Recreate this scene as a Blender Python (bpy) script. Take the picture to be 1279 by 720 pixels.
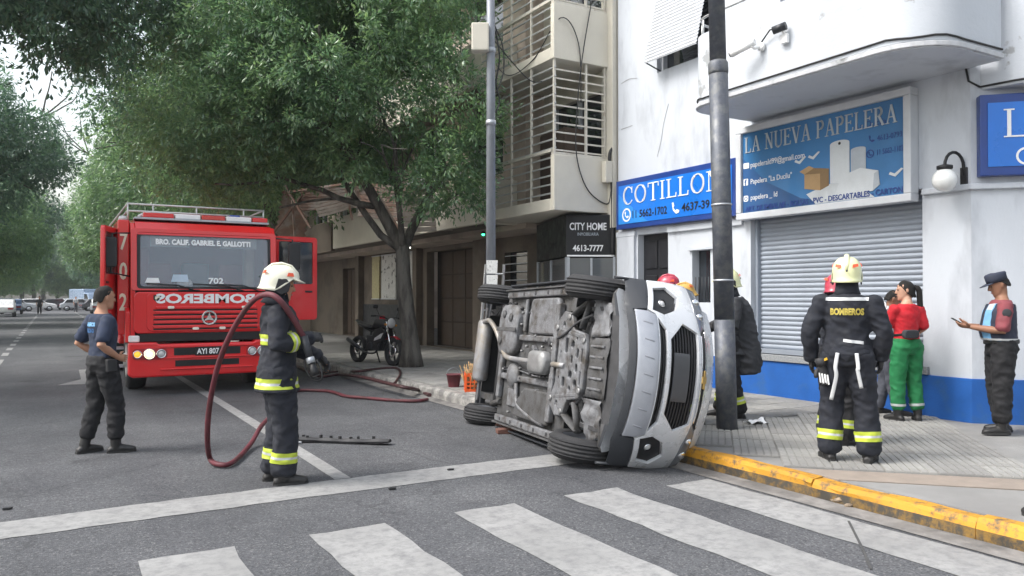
import bpy, bmesh, math, random
from mathutils import Vector, Matrix, noise
from mathutils.bvhtree import BVHTree
from math import sin, cos, pi, radians, sqrt, atan2

for o in list(bpy.data.objects):
    bpy.data.objects.remove(o, do_unlink=True)
SC = bpy.context.scene
COL = SC.collection
random.seed(7)

# ------------------------------------------------------------------ camera
CAM_H, FPX, AZ = 1.58, 980.0, radians(30.4)
PITCH = math.atan(12 / 980)
cam_d = bpy.data.cameras.new('camera')
cam_d.sensor_width = 36.0
cam_d.lens = FPX / 1279 * 36
cam_d.clip_end = 2000
cam = bpy.data.objects.new('camera', cam_d)
COL.objects.link(cam)
cam.location = (0, 0, CAM_H)
cam.rotation_euler = (pi / 2 + PITCH, 0, -AZ)
SC.camera = cam

# ------------------------------------------------------------------ sky and sun (bright overcast)
SUN_EL, SUN_AZ = radians(52), radians(-75)      # azimuth clockwise from +Y
w = bpy.data.worlds.new('World')
SC.world = w
w.use_nodes = True
nt = w.node_tree
nt.nodes.clear()
n_out = nt.nodes.new('ShaderNodeOutputWorld')
n_bg = nt.nodes.new('ShaderNodeBackground')
n_sky = nt.nodes.new('ShaderNodeTexSky')
n_sky.sky_type = 'NISHITA'
n_sky.sun_disc = False
n_sky.sun_elevation = SUN_EL
n_sky.sun_rotation = SUN_AZ
n_sky.air_density = 1.6
n_sky.dust_density = 4.0
n_sky.ozone_density = 1.5
n_hs = nt.nodes.new('ShaderNodeHueSaturation')
n_hs.inputs['Saturation'].default_value = 0.44
nt.links.new(n_sky.outputs[0], n_hs.inputs['Color'])
nt.links.new(n_hs.outputs[0], n_bg.inputs['Color'])
n_bg.inputs['Strength'].default_value = 0.15
nt.links.new(n_bg.outputs[0], n_out.inputs['Surface'])
sun_d = bpy.data.lights.new('sun', 'SUN')
sun_d.energy = 1.5
sun_d.angle = radians(22)
sun_d.color = (1.0, 0.98, 0.95)
sun = bpy.data.objects.new('sun', sun_d)
COL.objects.link(sun)
sun.rotation_euler = (pi / 2 - SUN_EL, 0, pi - SUN_AZ)
VS = SC.view_settings
VS.view_transform = 'Standard'
VS.look = 'None'
VS.gamma = 1.0
VS.use_curve_mapping = False
VS.exposure = 1.12
SC.cycles.max_bounces = 6
SC.cycles.transparent_max_bounces = 8
SC.cycles.use_denoising = True

# ------------------------------------------------------------------ pixel -> place
FV = Vector((sin(AZ) * cos(PITCH), cos(AZ) * cos(PITCH), sin(PITCH)))
RV = Vector((cos(AZ), -sin(AZ), 0))
UV = RV.cross(FV)
def ray(x, y):
    return FV + RV * ((x - 639.5) / FPX) + UV * ((360 - y) / FPX)
def G(x, y, z=0.0):                      # where a pixel's ray meets the height z
    r = ray(x, y)
    t = (z - CAM_H) / r.z
    return Vector((0, 0, CAM_H)) + r * t
def AT(x, y, d):                         # a point at depth d along the ray
    return Vector((0, 0, CAM_H)) + ray(x, y) * d
def ONX(x, y, X):                        # meets the plane X = const
    r = ray(x, y)
    return Vector((0, 0, CAM_H)) + r * (X / r.x)
SW = 0.14                                # pavement height

# ------------------------------------------------------------------ materials
MATS = {}
def mat(name, col, rough=0.6, metal=0.0, var=0.12, scale=6.0, bump=0.0, bscale=60.0, col2=None, mixscale=2.0,
        mixlo=0.45, mixhi=0.62, spec=0.5, coat=0.0, detail=6.0, emit=None, estr=0.0, alpha=1.0, stretch=None, rvar=0.12):
    if name in MATS:
        return MATS[name]
    m = bpy.data.materials.new(name)
    m.use_nodes = True
    t = m.node_tree
    b = t.nodes['Principled BSDF']
    b.inputs['Roughness'].default_value = rough
    b.inputs['Metallic'].default_value = metal
    b.inputs['Specular IOR Level'].default_value = spec
    b.inputs['Coat Weight'].default_value = coat
    b.inputs['Coat Roughness'].default_value = 0.06
    tc = t.nodes.new('ShaderNodeTexCoord')
    src = tc.outputs['Object']
    if stretch:
        mp = t.nodes.new('ShaderNodeMapping')
        mp.inputs['Scale'].default_value = stretch
        t.links.new(src, mp.inputs['Vector'])
        src = mp.outputs[0]
    def ns(s, d=detail):
        n = t.nodes.new('ShaderNodeTexNoise')
        n.inputs['Scale'].default_value = s
        n.inputs['Detail'].default_value = d
        n.inputs['Roughness'].default_value = 0.62
        t.links.new(src, n.inputs['Vector'])
        return n.outputs['Fac']
    def ramp(fac, a, c, lo, hi):
        r = t.nodes.new('ShaderNodeValToRGB')
        r.color_ramp.elements[0].position = lo
        r.color_ramp.elements[1].position = hi
        r.color_ramp.elements[0].color = (*a, 1)
        r.color_ramp.elements[1].color = (*c, 1)
        t.links.new(fac, r.inputs[0])
        return r.outputs[0]
    col = tuple(col)
    n1 = ns(scale)
    base = ramp(n1, tuple(c * (1 - var) for c in col), tuple(min(1, c * (1 + var)) for c in col), 0.3, 0.7)
    if col2:
        f = ramp(ns(mixscale), (0, 0, 0), (1, 1, 1), mixlo, mixhi)
        mx = t.nodes.new('ShaderNodeMix')
        mx.data_type = 'RGBA'
        t.links.new(f, mx.inputs[0])
        t.links.new(base, mx.inputs[6])
        mx.inputs[7].default_value = (*col2, 1)
        base = mx.outputs[2]
    t.links.new(base, b.inputs['Base Color'])
    if rvar:
        mr = t.nodes.new('ShaderNodeMapRange')
        mr.inputs['From Min'].default_value = 0.3
        mr.inputs['From Max'].default_value = 0.7
        mr.inputs['To Min'].default_value = max(0.02, rough - rvar)
        mr.inputs['To Max'].default_value = min(1, rough + rvar)
        t.links.new(n1, mr.inputs[0])
        t.links.new(mr.outputs[0], b.inputs['Roughness'])
    if bump:
        bp = t.nodes.new('ShaderNodeBump')
        bp.inputs['Strength'].default_value = bump
        bp.inputs['Distance'].default_value = 0.01
        t.links.new(ns(bscale, 4), bp.inputs['Height'])
        t.links.new(bp.outputs[0], b.inputs['Normal'])
    if emit:
        b.inputs['Emission Color'].default_value = (*emit, 1)
        b.inputs['Emission Strength'].default_value = estr
    if alpha < 1:
        b.inputs['Alpha'].default_value = alpha
    MATS[name] = m
    return m

def glass_mat(name, col, rough=0.04, trans=0.0, alpha=1.0):
    if name in MATS:
        return MATS[name]
    m = bpy.data.materials.new(name)
    m.use_nodes = True
    b = m.node_tree.nodes['Principled BSDF']
    b.inputs['Base Color'].default_value = (*col, 1)
    b.inputs['Roughness'].default_value = rough
    b.inputs['Specular IOR Level'].default_value = 0.8
    b.inputs['Coat Weight'].default_value = 0.5
    b.inputs['Alpha'].default_value = alpha
    MATS[name] = m
    return m

# ------------------------------------------------------------------ mesh builder
class MB:
    def __init__(s):
        s.v, s.f, s.m, s.sm = [], [], [], []
        s.mi = 0
        s.smooth = False
        s.X = Matrix.Identity(4)
    def add(s, vs, fs, smooth=None):
        b = len(s.v)
        s.v += [tuple(s.X @ Vector(p)) for p in vs]
        for f in fs:
            s.f.append([b + i for i in f])
            s.m.append(s.mi)
            s.sm.append(s.smooth if smooth is None else smooth)
        return s
    def box(s, c, d, rot=None):
        hx, hy, hz = d[0] / 2, d[1] / 2, d[2] / 2
        P = [Vector((x, y, z)) for z in (-hz, hz) for y in (-hy, hy) for x in (-hx, hx)]
        if rot is not None:
            P = [rot @ p for p in P]
        c = Vector(c)
        return s.add([c + p for p in P], [(0, 2, 3, 1), (4, 5, 7, 6), (0, 1, 5, 4), (2, 6, 7, 3), (0, 4, 6, 2), (1, 3, 7, 5)], False)
    def bb(s, a, b):
        return s.box([(a[i] + b[i]) / 2 for i in range(3)], [abs(b[i] - a[i]) for i in range(3)])
    def beam(s, p, q, wd, ht, up=(0, 0, 1)):
        p, q = Vector(p), Vector(q)
        d = (q - p)
        L = d.length
        d.normalize()
        u = Vector(up)
        if abs(d.dot(u)) > 0.99:
            u = Vector((1, 0, 0))
        sd = d.cross(u).normalized()
        u = sd.cross(d)
        R = Matrix((sd, d, u)).transposed()
        return s.box((p + q) / 2, (wd, L, ht), R)
    def rings(s, rs, caps=True, smooth=True, closed=True):
        n = len(rs[0])
        vs = [p for r in rs for p in r]
        fs = []
        for i in range(len(rs) - 1):
            for j in range(n if closed else n - 1):
                k = (j + 1) % n
                fs.append((i * n + j, i * n + k, (i + 1) * n + k, (i + 1) * n + j))
        s.add(vs, fs, smooth)
        if caps:
            b = len(s.v) - len(vs)
            s.f.append([b + j for j in range(n)][::-1]); s.m.append(s.mi); s.sm.append(smooth and n < 40 and False)
            s.f.append([b + (len(rs) - 1) * n + j for j in range(n)]); s.m.append(s.mi); s.sm.append(False)
        return s
    def tube(s, pts, r, n=10, caps=True, ref=None):
        pts = [Vector(p) for p in pts]
        N = len(pts)
        rr = r if isinstance(r, (list, tuple)) else [r] * N
        rs = []
        T0 = (pts[1] - pts[0]).normalized()
        a = Vector(ref) if ref else (Vector((0, 0, 1)) if abs(T0.z) < 0.9 else Vector((1, 0, 0)))
        a = (a - T0 * a.dot(T0)).normalized()
        for i in range(N):
            T = (pts[min(i + 1, N - 1)] - pts[max(i - 1, 0)])
            if T.length < 1e-9:
                T = T0
            T = T.normalized()
            a = (a - T * a.dot(T))
            a = a.normalized() if a.length > 1e-6 else T.orthogonal().normalized()
            b = T.cross(a)
            q = rr[i]
            ra, rb = q if isinstance(q, (list, tuple)) else (q, q)
            rs.append([pts[i] + a * (cos(2 * pi * j / n) * ra) + b * (sin(2 * pi * j / n) * rb) for j in range(n)])
        return s.rings(rs, caps)
    def cyl(s, p, q, r, n=16):
        return s.tube([p, q], r, n)
    def lathe(s, prof, c=(0, 0, 0), n=24, axis='z', caps=True):
        c = Vector(c)
        rs = []
        for r, h in prof:
            ring = []
            for j in range(n):
                a = 2 * pi * j / n
                x, y = r * cos(a), r * sin(a)
                p = {'z': (x, y, h), 'y': (y, h, x), 'x': (h, x, y)}[axis]
                ring.append(c + Vector(p))
            rs.append(ring)
        return s.rings(rs, caps)
    def prism(s, poly, ext, frame=None):
        # poly: 2D points (a,b); frame: 4x4 whose x,y axes carry a,b, extrude along z by ext (lo,hi)
        n = len(poly)
        M = frame or Matrix.Identity(4)
        vs = [M @ Vector((p[0], p[1], ext[0])) for p in poly] + [M @ Vector((p[0], p[1], ext[1])) for p in poly]
        fs = [tuple(range(n))[::-1], tuple(range(n, 2 * n))] + [(i, (i + 1) % n, n + (i + 1) % n, n + i) for i in range(n)]
        return s.add(vs, fs, False)
    def ball(s, c, r, n=14, m=9):
        r = r if isinstance(r, (tuple, list)) else (r, r, r)
        c = Vector(c)
        rs = []
        for i in range(m + 1):
            th = pi * (0.02 + 0.96 * i / m)
            rs.append([c + Vector((r[0] * sin(th) * cos(2 * pi * j / n), r[1] * sin(th) * sin(2 * pi * j / n), -r[2] * cos(th))) for j in range(n)])
        return s.rings(rs, True)
    def mesh(s, name):
        me = bpy.data.meshes.new(name)
        me.from_pydata(s.v, [], s.f)
        me.polygons.foreach_set('material_index', s.m)
        me.polygons.foreach_set('use_smooth', s.sm)
        me.update()
        return me
    def build(s, name, mats, parent=None, bev=0.0, solid=0.0, sub=0, fix=True):
        me = s.mesh(name)
        if fix:
            b = bmesh.new(); b.from_mesh(me)
            bmesh.ops.recalc_face_normals(b, faces=b.faces)
            b.to_mesh(me); b.free()
        return link(name, me, mats, parent, bev, solid, sub)

def link(name, me, mats, parent=None, bev=0.0, solid=0.0, sub=0):
    if mats is not None:
        for m in (mats if isinstance(mats, (list, tuple)) else [mats]):
            me.materials.append(m)
    o = bpy.data.objects.new(name, me)
    COL.objects.link(o)
    if parent is not None:
        o.parent = parent
    if solid:
        d = o.modifiers.new('solid', 'SOLIDIFY'); d.thickness = solid; d.offset = 0
    if bev:
        d = o.modifiers.new('bevel', 'BEVEL'); d.width = bev; d.segments = 2; d.limit_method = 'ANGLE'; d.angle_limit = radians(40)
        d.harden_normals = False
    if sub:
        d = o.modifiers.new('sub', 'SUBSURF'); d.levels = sub; d.render_levels = sub
    return o
def tag(o, label=None, cat=None, group=None, kind=None):
    if label: o['label'] = label
    if cat: o['category'] = cat
    if group: o['group'] = group
    if kind: o['kind'] = kind
    return o
def thing(name, label, cat, loc=(0, 0, 0), rz=0.0, group=None):
    o = bpy.data.objects.new(name, None)
    o.empty_display_size = 0.1
    COL.objects.link(o)
    o.location = loc
    o.rotation_euler = (0, 0, rz)
    return tag(o, label, cat, group)
def copy_tree(o, parent=None):
    c = o.copy()
    COL.objects.link(c)
    if parent is not None:
        c.parent = parent
    for ch in list(o.children):
        copy_tree(ch, c)
    return c
def share(src, name, parent, M):
    c = bpy.data.objects.new(name, src.data)
    COL.objects.link(c)
    c.parent = parent
    c.matrix_local = M
    for md in src.modifiers:
        if md.type == 'BEVEL':
            d = c.modifiers.new('bevel', 'BEVEL'); d.width = md.width; d.segments = md.segments; d.limit_method = 'ANGLE'; d.angle_limit = md.angle_limit
    return c
def FR(o, x, y):                        # 4x4 from origin and two axes
    x = Vector(x).normalized(); y = Vector(y); y = (y - x * y.dot(x)).normalized()
    z = x.cross(y)
    M = Matrix((x, y, z)).transposed().to_4x4()
    M.translation = Vector(o)
    return M
def baked(o):
    dg = bpy.context.evaluated_depsgraph_get()
    dg.update()
    return bpy.data.meshes.new_from_object(o.evaluated_get(dg))

# ------------------------------------------------------------------ lettering
def text_mesh(txt, size=1.0, depth=0.004, bold=0.0, align='LEFT', sx=1.0, spacing=1.0):
    c = bpy.data.curves.new('t', 'FONT')
    c.body = txt; c.size = size; c.extrude = depth / 2; c.offset = bold; c.align_x = align; c.space_character = spacing
    c.resolution_u = 3
    o = bpy.data.objects.new('t', c)
    COL.objects.link(o)
    me = baked(o)
    bpy.data.objects.remove(o, do_unlink=True)
    bpy.data.curves.remove(c)
    if sx != 1.0:
        for v in me.vertices: v.co.x *= sx
    return me
def letters(txt, frame, size, m, parent, depth=0.004, bold=0.0, align='LEFT', sx=1.0, spacing=1.0, name='lettering', fit=None):
    me = text_mesh(txt, size, depth, bold, align, sx, spacing)
    if fit:
        xs = [v.co.x for v in me.vertices]
        k = fit / (max(xs) - min(xs)); x0 = min(xs)
        for v in me.vertices: v.co.x = (v.co.x - (x0 if align == 'LEFT' else 0)) * k
    me.transform(frame)
    if frame.determinant() < 0: me.flip_normals()
    return link(name, me, m, parent)

# small roman capitals with serifs, drawn as strokes
TH, TN = 0.125, 0.055
def _arc(cx, cy, rx, ry, a0, a1, n=12):
    return [(cx + rx * cos(radians(a0 + (a1 - a0) * i / n)), cy + ry * sin(radians(a0 + (a1 - a0) * i / n))) for i in range(n + 1)]
SERIF = {
 'L': (0.62, [[(.14,0),(.14,1)]], [TH], [((.08,0),(.58,0)),], [(.0,0,.28),(.0,1,.28)], [[(.55,0),(.57,.24)]]),
 'A': (0.78, [[(.66,0),(.38,1)]], [TH], [((.20,.34),(.58,.34))], [(.0,0,.26),(.5,0,.3)], [[(.12,0),(.38,1)]]),
 'N': (0.80, [[(.14,1),(.64,0)]], [TH], [], [(.0,0,.28),(.0,1,.24),(.50,1,.28)], [[(.13,0),(.13,1)],[(.64,0),(.64,1)]]),
 'U': (0.78, [[(.14,1),(.14,.3)]+_arc(.38,.28,.24,.28,180,270,6)], [TH], [], [(.0,1,.28),(.5,1,.26)], [_arc(.38,.28,.25,.28,270,360,6)+[(.63,1)]]),
 'E': (0.66, [[(.14,0),(.14,1)]], [TH], [((.08,0),(.58,0)),((.08,1),(.56,1)),((.14,.52),(.44,.52))], [(.0,0,.26),(.0,1,.26)], [[(.57,0),(.60,.22)],[(.56,1),(.57,.8)],[(.44,.42),(.44,.62)]]),
 'V': (0.74, [[(.10,1),(.38,0)]], [TH], [], [(-.02,1,.28),(.50,1,.26)], [[(.63,1),(.38,0)]]),
 'P': (0.64, [[(.14,0),(.14,1)],_arc(.30,.75,.24,.24,-70,70,8)], [TH,TH], [((.14,1),(.36,1)),((.14,.5),(.36,.5))], [(.0,0,.28),(.0,1,.24)], []),
 'R': (0.74, [[(.14,0),(.14,1)],_arc(.30,.76,.23,.23,-70,70,8),[(.36,.5),(.64,0)]], [TH,TH,TH], [((.14,1),(.36,1)),((.14,.52),(.36,.52))], [(.0,0,.28),(.0,1,.24),(.52,0,.24)], []),
 'C': (0.74, [_arc(.40,.5,.30,.47,110,250,12)], [TH], [], [], [_arc(.40,.5,.31,.49,40,112,6),_arc(.40,.5,.31,.49,248,325,6),[(.65,.62),(.66,.98)]]),
 'O': (0.82, [_arc(.40,.5,.32,.47,120,240,12),_arc(.40,.5,.32,.47,-60,60,12)], [TH,TH], [], [], [_arc(.40,.5,.31,.48,58,122,6),_arc(.40,.5,.31,.48,238,302,6)]),
 'T': (0.68, [[(.34,0),(.34,1)]], [TH], [((.02,1),(.66,1))], [(.20,0,.28)], [[(.03,1),(.02,.76)],[(.65,1),(.66,.76)]]),
 'I': (0.34, [[(.16,0),(.16,1)]], [TH], [], [(.02,0,.28),(.02,1,.28)], []),
 'D': (0.80, [[(.14,0),(.14,1)],_arc(.34,.5,.34,.46,-75,75,10)], [TH,TH], [((.1,1),(.45,1)),((.1,0),(.45,0))], [(.0,0,.2),(.0,1,.2)], []),
 ' ': (0.34, [], [], [], [], []),
}
def serif_mesh(txt, h, depth=0.008, kx=1.0):
    mb = MB(); x = 0
    for ch in txt:
        adv, thick, ws, bars, serifs, thin = SERIF[ch]
        k = 0
        def stroke(p, wd, z):
            for (a, b) in zip(p[:-1], p[1:]):
                a2, b2 = Vector(((x + a[0]) * h * kx, a[1] * h, z)), Vector(((x + b[0]) * h * kx, b[1] * h, z))
                d = (b2 - a2)
                if d.length < 1e-6: continue
                e = d.normalized() * (wd * h * 0.10 if len(p) > 2 else 0)
                mb.beam(a2 - e, b2 + e, wd * h, depth)
        for p, wd in zip(thick, ws):
            stroke(p, wd, k * 0.0006); k += 1
        for p in thin:
            stroke(p, TN, k * 0.0006); k += 1
        for a, b in bars:
            stroke([(a[0], a[1] + (TN / 2 if a[1] == 0 else -TN / 2 if a[1] == 1 else 0)), (b[0], b[1] + (TN / 2 if a[1] == 0 else -TN / 2 if a[1] == 1 else 0))], TN, k * 0.0006); k += 1
        for sx_, sy_, sl in serifs:
            yy = sy_ + (0.022 if sy_ == 0 else -0.022)
            stroke([(sx_, yy), (sx_ + sl, yy)], 0.045, k * 0.0006); k += 1
        x += adv + 0.06
    return mb, x * h * kx
def serif(txt, frame, h, width, m, parent, depth=0.008):
    _, W = serif_mesh(txt, h, depth)
    mb, _ = serif_mesh(txt, h, depth, width / W)
    me = mb.mesh('lettering')
    me.transform(frame)
    return link('lettering', me, m, parent)
def catmull(pts, k=8):
    pts = [Vector(p) for p in pts]
    out = []
    for i in range(len(pts) - 1):
        p0, p1, p2, p3 = pts[max(i - 1, 0)], pts[i], pts[i + 1], pts[min(i + 2, len(pts) - 1)]
        for j in range(k):
            t = j / k
            out.append(0.5 * ((2 * p1) + (p2 - p0) * t + (2 * p0 - 5 * p1 + 4 * p2 - p3) * t * t + (3 * p1 - p0 - 3 * p2 + p3) * t ** 3))
    out.append(pts[-1])
    return out
def plate2d(outline, holes, thick, bevel=0.0, res=3):
    # flat sheet with real holes: a filled 2D curve turned into a mesh
    c = bpy.data.curves.new('p', 'CURVE'); c.dimensions = '2D'; c.fill_mode = 'BOTH'; c.extrude = thick / 2; c.bevel_depth = bevel; c.bevel_resolution = 1
    for ring in [outline] + holes:
        s = c.splines.new('POLY'); s.points.add(len(ring) - 1); s.use_cyclic_u = True
        for i, p in enumerate(ring): s.points[i].co = (p[0], p[1], 0, 1)
    o = bpy.data.objects.new('p', c); COL.objects.link(o)
    me = baked(o)
    bpy.data.objects.remove(o, do_unlink=True); bpy.data.curves.remove(c)
    return me
def circ(cx, cy, r, n=14, ry=None):
    ry = ry or r
    return [(cx + r * cos(2 * pi * i / n), cy + ry * sin(2 * pi * i / n)) for i in range(n)]
def rrect(x0, y0, x1, y1, r, n=4):
    out = []
    for cx, cy, a in ((x1 - r, y1 - r, 0), (x0 + r, y1 - r, 90), (x0 + r, y0 + r, 180), (x1 - r, y0 + r, 270)):
        out += [(cx + r * cos(radians(a + 90 * i / n)), cy + r * sin(radians(a + 90 * i / n))) for i in range(n + 1)]
    return out
# ================================================================== MATERIAL SET
def asphalt_material(name, base, dark, light):
    m = bpy.data.materials.new(name); m.use_nodes = True
    t = m.node_tree; b = t.nodes['Principled BSDF']
    tc = t.nodes.new('ShaderNodeTexCoord')
    vo = t.nodes.new('ShaderNodeTexVoronoi'); vo.inputs['Scale'].default_value = 95
    t.links.new(tc.outputs['Object'], vo.inputs['Vector'])
    sp = t.nodes.new('ShaderNodeSeparateColor'); t.links.new(vo.outputs['Color'], sp.inputs[0])
    r1 = t.nodes.new('ShaderNodeValToRGB')
    e = r1.color_ramp.elements
    e[0].position = 0.0; e[0].color = (*dark, 1)
    e[1].position = 1.0; e[1].color = (*light, 1)
    x = e.new(0.35); x.color = (*base, 1)
    x = e.new(0.86); x.color = (*[c * 1.25 for c in base], 1)
    t.links.new(sp.outputs[0], r1.inputs[0])
    n = t.nodes.new('ShaderNodeTexNoise'); n.inputs['Scale'].default_value = 0.55; n.inputs['Detail'].default_value = 8; n.inputs['Roughness'].default_value = 0.65
    t.links.new(tc.outputs['Object'], n.inputs['Vector'])
    r2 = t.nodes.new('ShaderNodeValToRGB')
    r2.color_ramp.elements[0].position = 0.35; r2.color_ramp.elements[0].color = (.66, .66, .67, 1)
    r2.color_ramp.elements[1].position = 0.68; r2.color_ramp.elements[1].color = (1.12, 1.11, 1.09, 1)
    t.links.new(n.outputs['Fac'], r2.inputs[0])
    mx = t.nodes.new('ShaderNodeMix'); mx.data_type = 'RGBA'; mx.blend_type = 'MULTIPLY'; mx.inputs[0].default_value = 1
    t.links.new(r1.outputs[0], mx.inputs[6]); t.links.new(r2.outputs[0], mx.inputs[7])
    # long worn tracks and cracks along the traffic
    mp = t.nodes.new('ShaderNodeMapping'); mp.inputs['Scale'].default_value = (1.1, 0.06, 1)
    t.links.new(tc.outputs['Object'], mp.inputs['Vector'])
    n3 = t.nodes.new('ShaderNodeTexNoise'); n3.inputs['Scale'].default_value = 1.0; n3.inputs['Detail'].default_value = 5
    t.links.new(mp.outputs[0], n3.inputs['Vector'])
    r3 = t.nodes.new('ShaderNodeValToRGB')
    r3.color_ramp.elements[0].position = 0.35; r3.color_ramp.elements[0].color = (.82, .82, .83, 1)
    r3.color_ramp.elements[1].position = 0.65; r3.color_ramp.elements[1].color = (1.08, 1.08, 1.06, 1)
    t.links.new(n3.outputs['Fac'], r3.inputs[0])
    m2 = t.nodes.new('ShaderNodeMix'); m2.data_type = 'RGBA'; m2.blend_type = 'MULTIPLY'; m2.inputs[0].default_value = 1
    t.links.new(mx.outputs[2], m2.inputs[6]); t.links.new(r3.outputs[0], m2.inputs[7])
    # thin wandering cracks, broken up by noise, and a few oily stains
    v2 = t.nodes.new('ShaderNodeTexVoronoi'); v2.feature = 'DISTANCE_TO_EDGE'; v2.inputs['Scale'].default_value = .42
    nw = t.nodes.new('ShaderNodeTexNoise'); nw.inputs['Scale'].default_value = 2.2; nw.inputs['Detail'].default_value = 6
    t.links.new(tc.outputs['Object'], nw.inputs['Vector'])
    mw = t.nodes.new('ShaderNodeMix'); mw.data_type = 'RGBA'; mw.blend_type = 'LINEAR_LIGHT'; mw.inputs[0].default_value = .25
    t.links.new(tc.outputs['Object'], mw.inputs[6]); t.links.new(nw.outputs['Color'], mw.inputs[7]); t.links.new(mw.outputs[2], v2.inputs['Vector'])
    rc = t.nodes.new('ShaderNodeValToRGB'); rc.color_ramp.elements[0].position = .002; rc.color_ramp.elements[0].color = (.45, .45, .45, 1); rc.color_ramp.elements[1].position = .008; rc.color_ramp.elements[1].color = (1, 1, 1, 1)
    t.links.new(v2.outputs['Distance'], rc.inputs[0])
    n5 = t.nodes.new('ShaderNodeTexNoise'); n5.inputs['Scale'].default_value = .9; n5.inputs['Detail'].default_value = 3
    t.links.new(tc.outputs['Object'], n5.inputs['Vector'])
    rs5 = t.nodes.new('ShaderNodeValToRGB'); rs5.color_ramp.elements[0].position = .62; rs5.color_ramp.elements[0].color = (1, 1, 1, 1); rs5.color_ramp.elements[1].position = .74; rs5.color_ramp.elements[1].color = (.42, .42, .43, 1)
    t.links.new(n5.outputs['Fac'], rs5.inputs[0])
    m5 = t.nodes.new('ShaderNodeMix'); m5.data_type = 'RGBA'; m5.blend_type = 'MULTIPLY'; m5.inputs[0].default_value = .4
    t.links.new(m2.outputs[2], m5.inputs[6]); t.links.new(rc.outputs[0], m5.inputs[7])
    m6 = t.nodes.new('ShaderNodeMix'); m6.data_type = 'RGBA'; m6.blend_type = 'MULTIPLY'; m6.inputs[0].default_value = .8
    t.links.new(m5.outputs[2], m6.inputs[6]); t.links.new(rs5.outputs[0], m6.inputs[7])
    t.links.new(m6.outputs[2], b.inputs['Base Color'])
    b.inputs['Roughness'].default_value = 0.78
    b.inputs['Specular IOR Level'].default_value = 0.35
    bp = t.nodes.new('ShaderNodeBump'); bp.inputs['Strength'].default_value = 0.5; bp.inputs['Distance'].default_value = 0.005
    t.links.new(vo.outputs['Distance'], bp.inputs['Height'])
    t.links.new(bp.outputs[0], b.inputs['Normal'])
    return m
M_ASPH = asphalt_material('asphalt', (.086, .089, .097), (.050, .052, .057), (.18, .18, .185))
def worn_paint(name, col, under, lo, hi, sc=9.0):
    m = bpy.data.materials.new(name); m.use_nodes = True
    t = m.node_tree; b = t.nodes['Principled BSDF']
    tc = t.nodes.new('ShaderNodeTexCoord')
    n = t.nodes.new('ShaderNodeTexNoise'); n.inputs['Scale'].default_value = sc; n.inputs['Detail'].default_value = 10; n.inputs['Roughness'].default_value = 0.72
    t.links.new(tc.outputs['Object'], n.inputs['Vector'])
    r = t.nodes.new('ShaderNodeValToRGB'); r.color_ramp.elements[0].position = lo; r.color_ramp.elements[1].position = hi
    t.links.new(n.outputs['Fac'], r.inputs[0])
    n2 = t.nodes.new('ShaderNodeTexNoise'); n2.inputs['Scale'].default_value = 1.6; n2.inputs['Detail'].default_value = 7
    t.links.new(tc.outputs['Object'], n2.inputs['Vector'])
    r2 = t.nodes.new('ShaderNodeValToRGB')
    r2.color_ramp.elements[0].position = .3; r2.color_ramp.elements[0].color = (*[c * .74 for c in col], 1)
    r2.color_ramp.elements[1].position = .7; r2.color_ramp.elements[1].color = (*col, 1)
    t.links.new(n2.outputs['Fac'], r2.inputs[0])
    mx = t.nodes.new('ShaderNodeMix'); mx.data_type = 'RGBA'
    t.links.new(r.outputs[0], mx.inputs[0]); mx.inputs[6].default_value = (*under, 1)
    t.links.new(r2.outputs[0], mx.inputs[7])
    t.links.new(mx.outputs[2], b.inputs['Base Color'])
    b.inputs['Roughness'].default_value = 0.7
    bp = t.nodes.new('ShaderNodeBump'); bp.inputs['Strength'].default_value = 0.4; bp.inputs['Distance'].default_value = 0.004
    t.links.new(n.outputs['Fac'], bp.inputs['Height']); t.links.new(bp.outputs[0], b.inputs['Normal'])
    return m
M_LINE = worn_paint('road paint', (.30, .30, .295), (.17, .17, .172), .34, .56, 11)
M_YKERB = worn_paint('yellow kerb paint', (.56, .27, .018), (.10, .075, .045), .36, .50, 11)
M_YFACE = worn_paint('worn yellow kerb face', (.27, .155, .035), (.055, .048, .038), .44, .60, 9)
M_KERB = mat('kerb granite', (.30, .29, .27), .85, var=.25, scale=22, bump=.4, bscale=90, col2=(.15, .145, .14), mixscale=5)
M_TILE = mat('grooved pavement tile', (.275, .27, .255), .8, var=.16, scale=14, bump=.25, bscale=140, col2=(.22, .215, .20), mixscale=1.3, mixlo=.5, mixhi=.8)
M_TILE2 = mat('greyer pavement tile', (.225, .22, .21), .8, var=.18, scale=14, bump=.25, bscale=140, col2=(.19, .185, .175), mixscale=1.7, mixlo=.5, mixhi=.8)
M_CONC = mat('pavement concrete', (.225, .222, .215), .85, var=.16, scale=3, bump=.3, bscale=70, col2=(.19, .185, .18), mixscale=.9)
M_PINK = mat('pinkish border concrete', (.245, .205, .172), .85, var=.15, scale=9, bump=.3, bscale=90)
M_GUT = mat('gutter concrete', (.20, .19, .18), .9, var=.25, scale=5, bump=.5, bscale=60, col2=(.11, .105, .10), mixscale=2.2)

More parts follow.
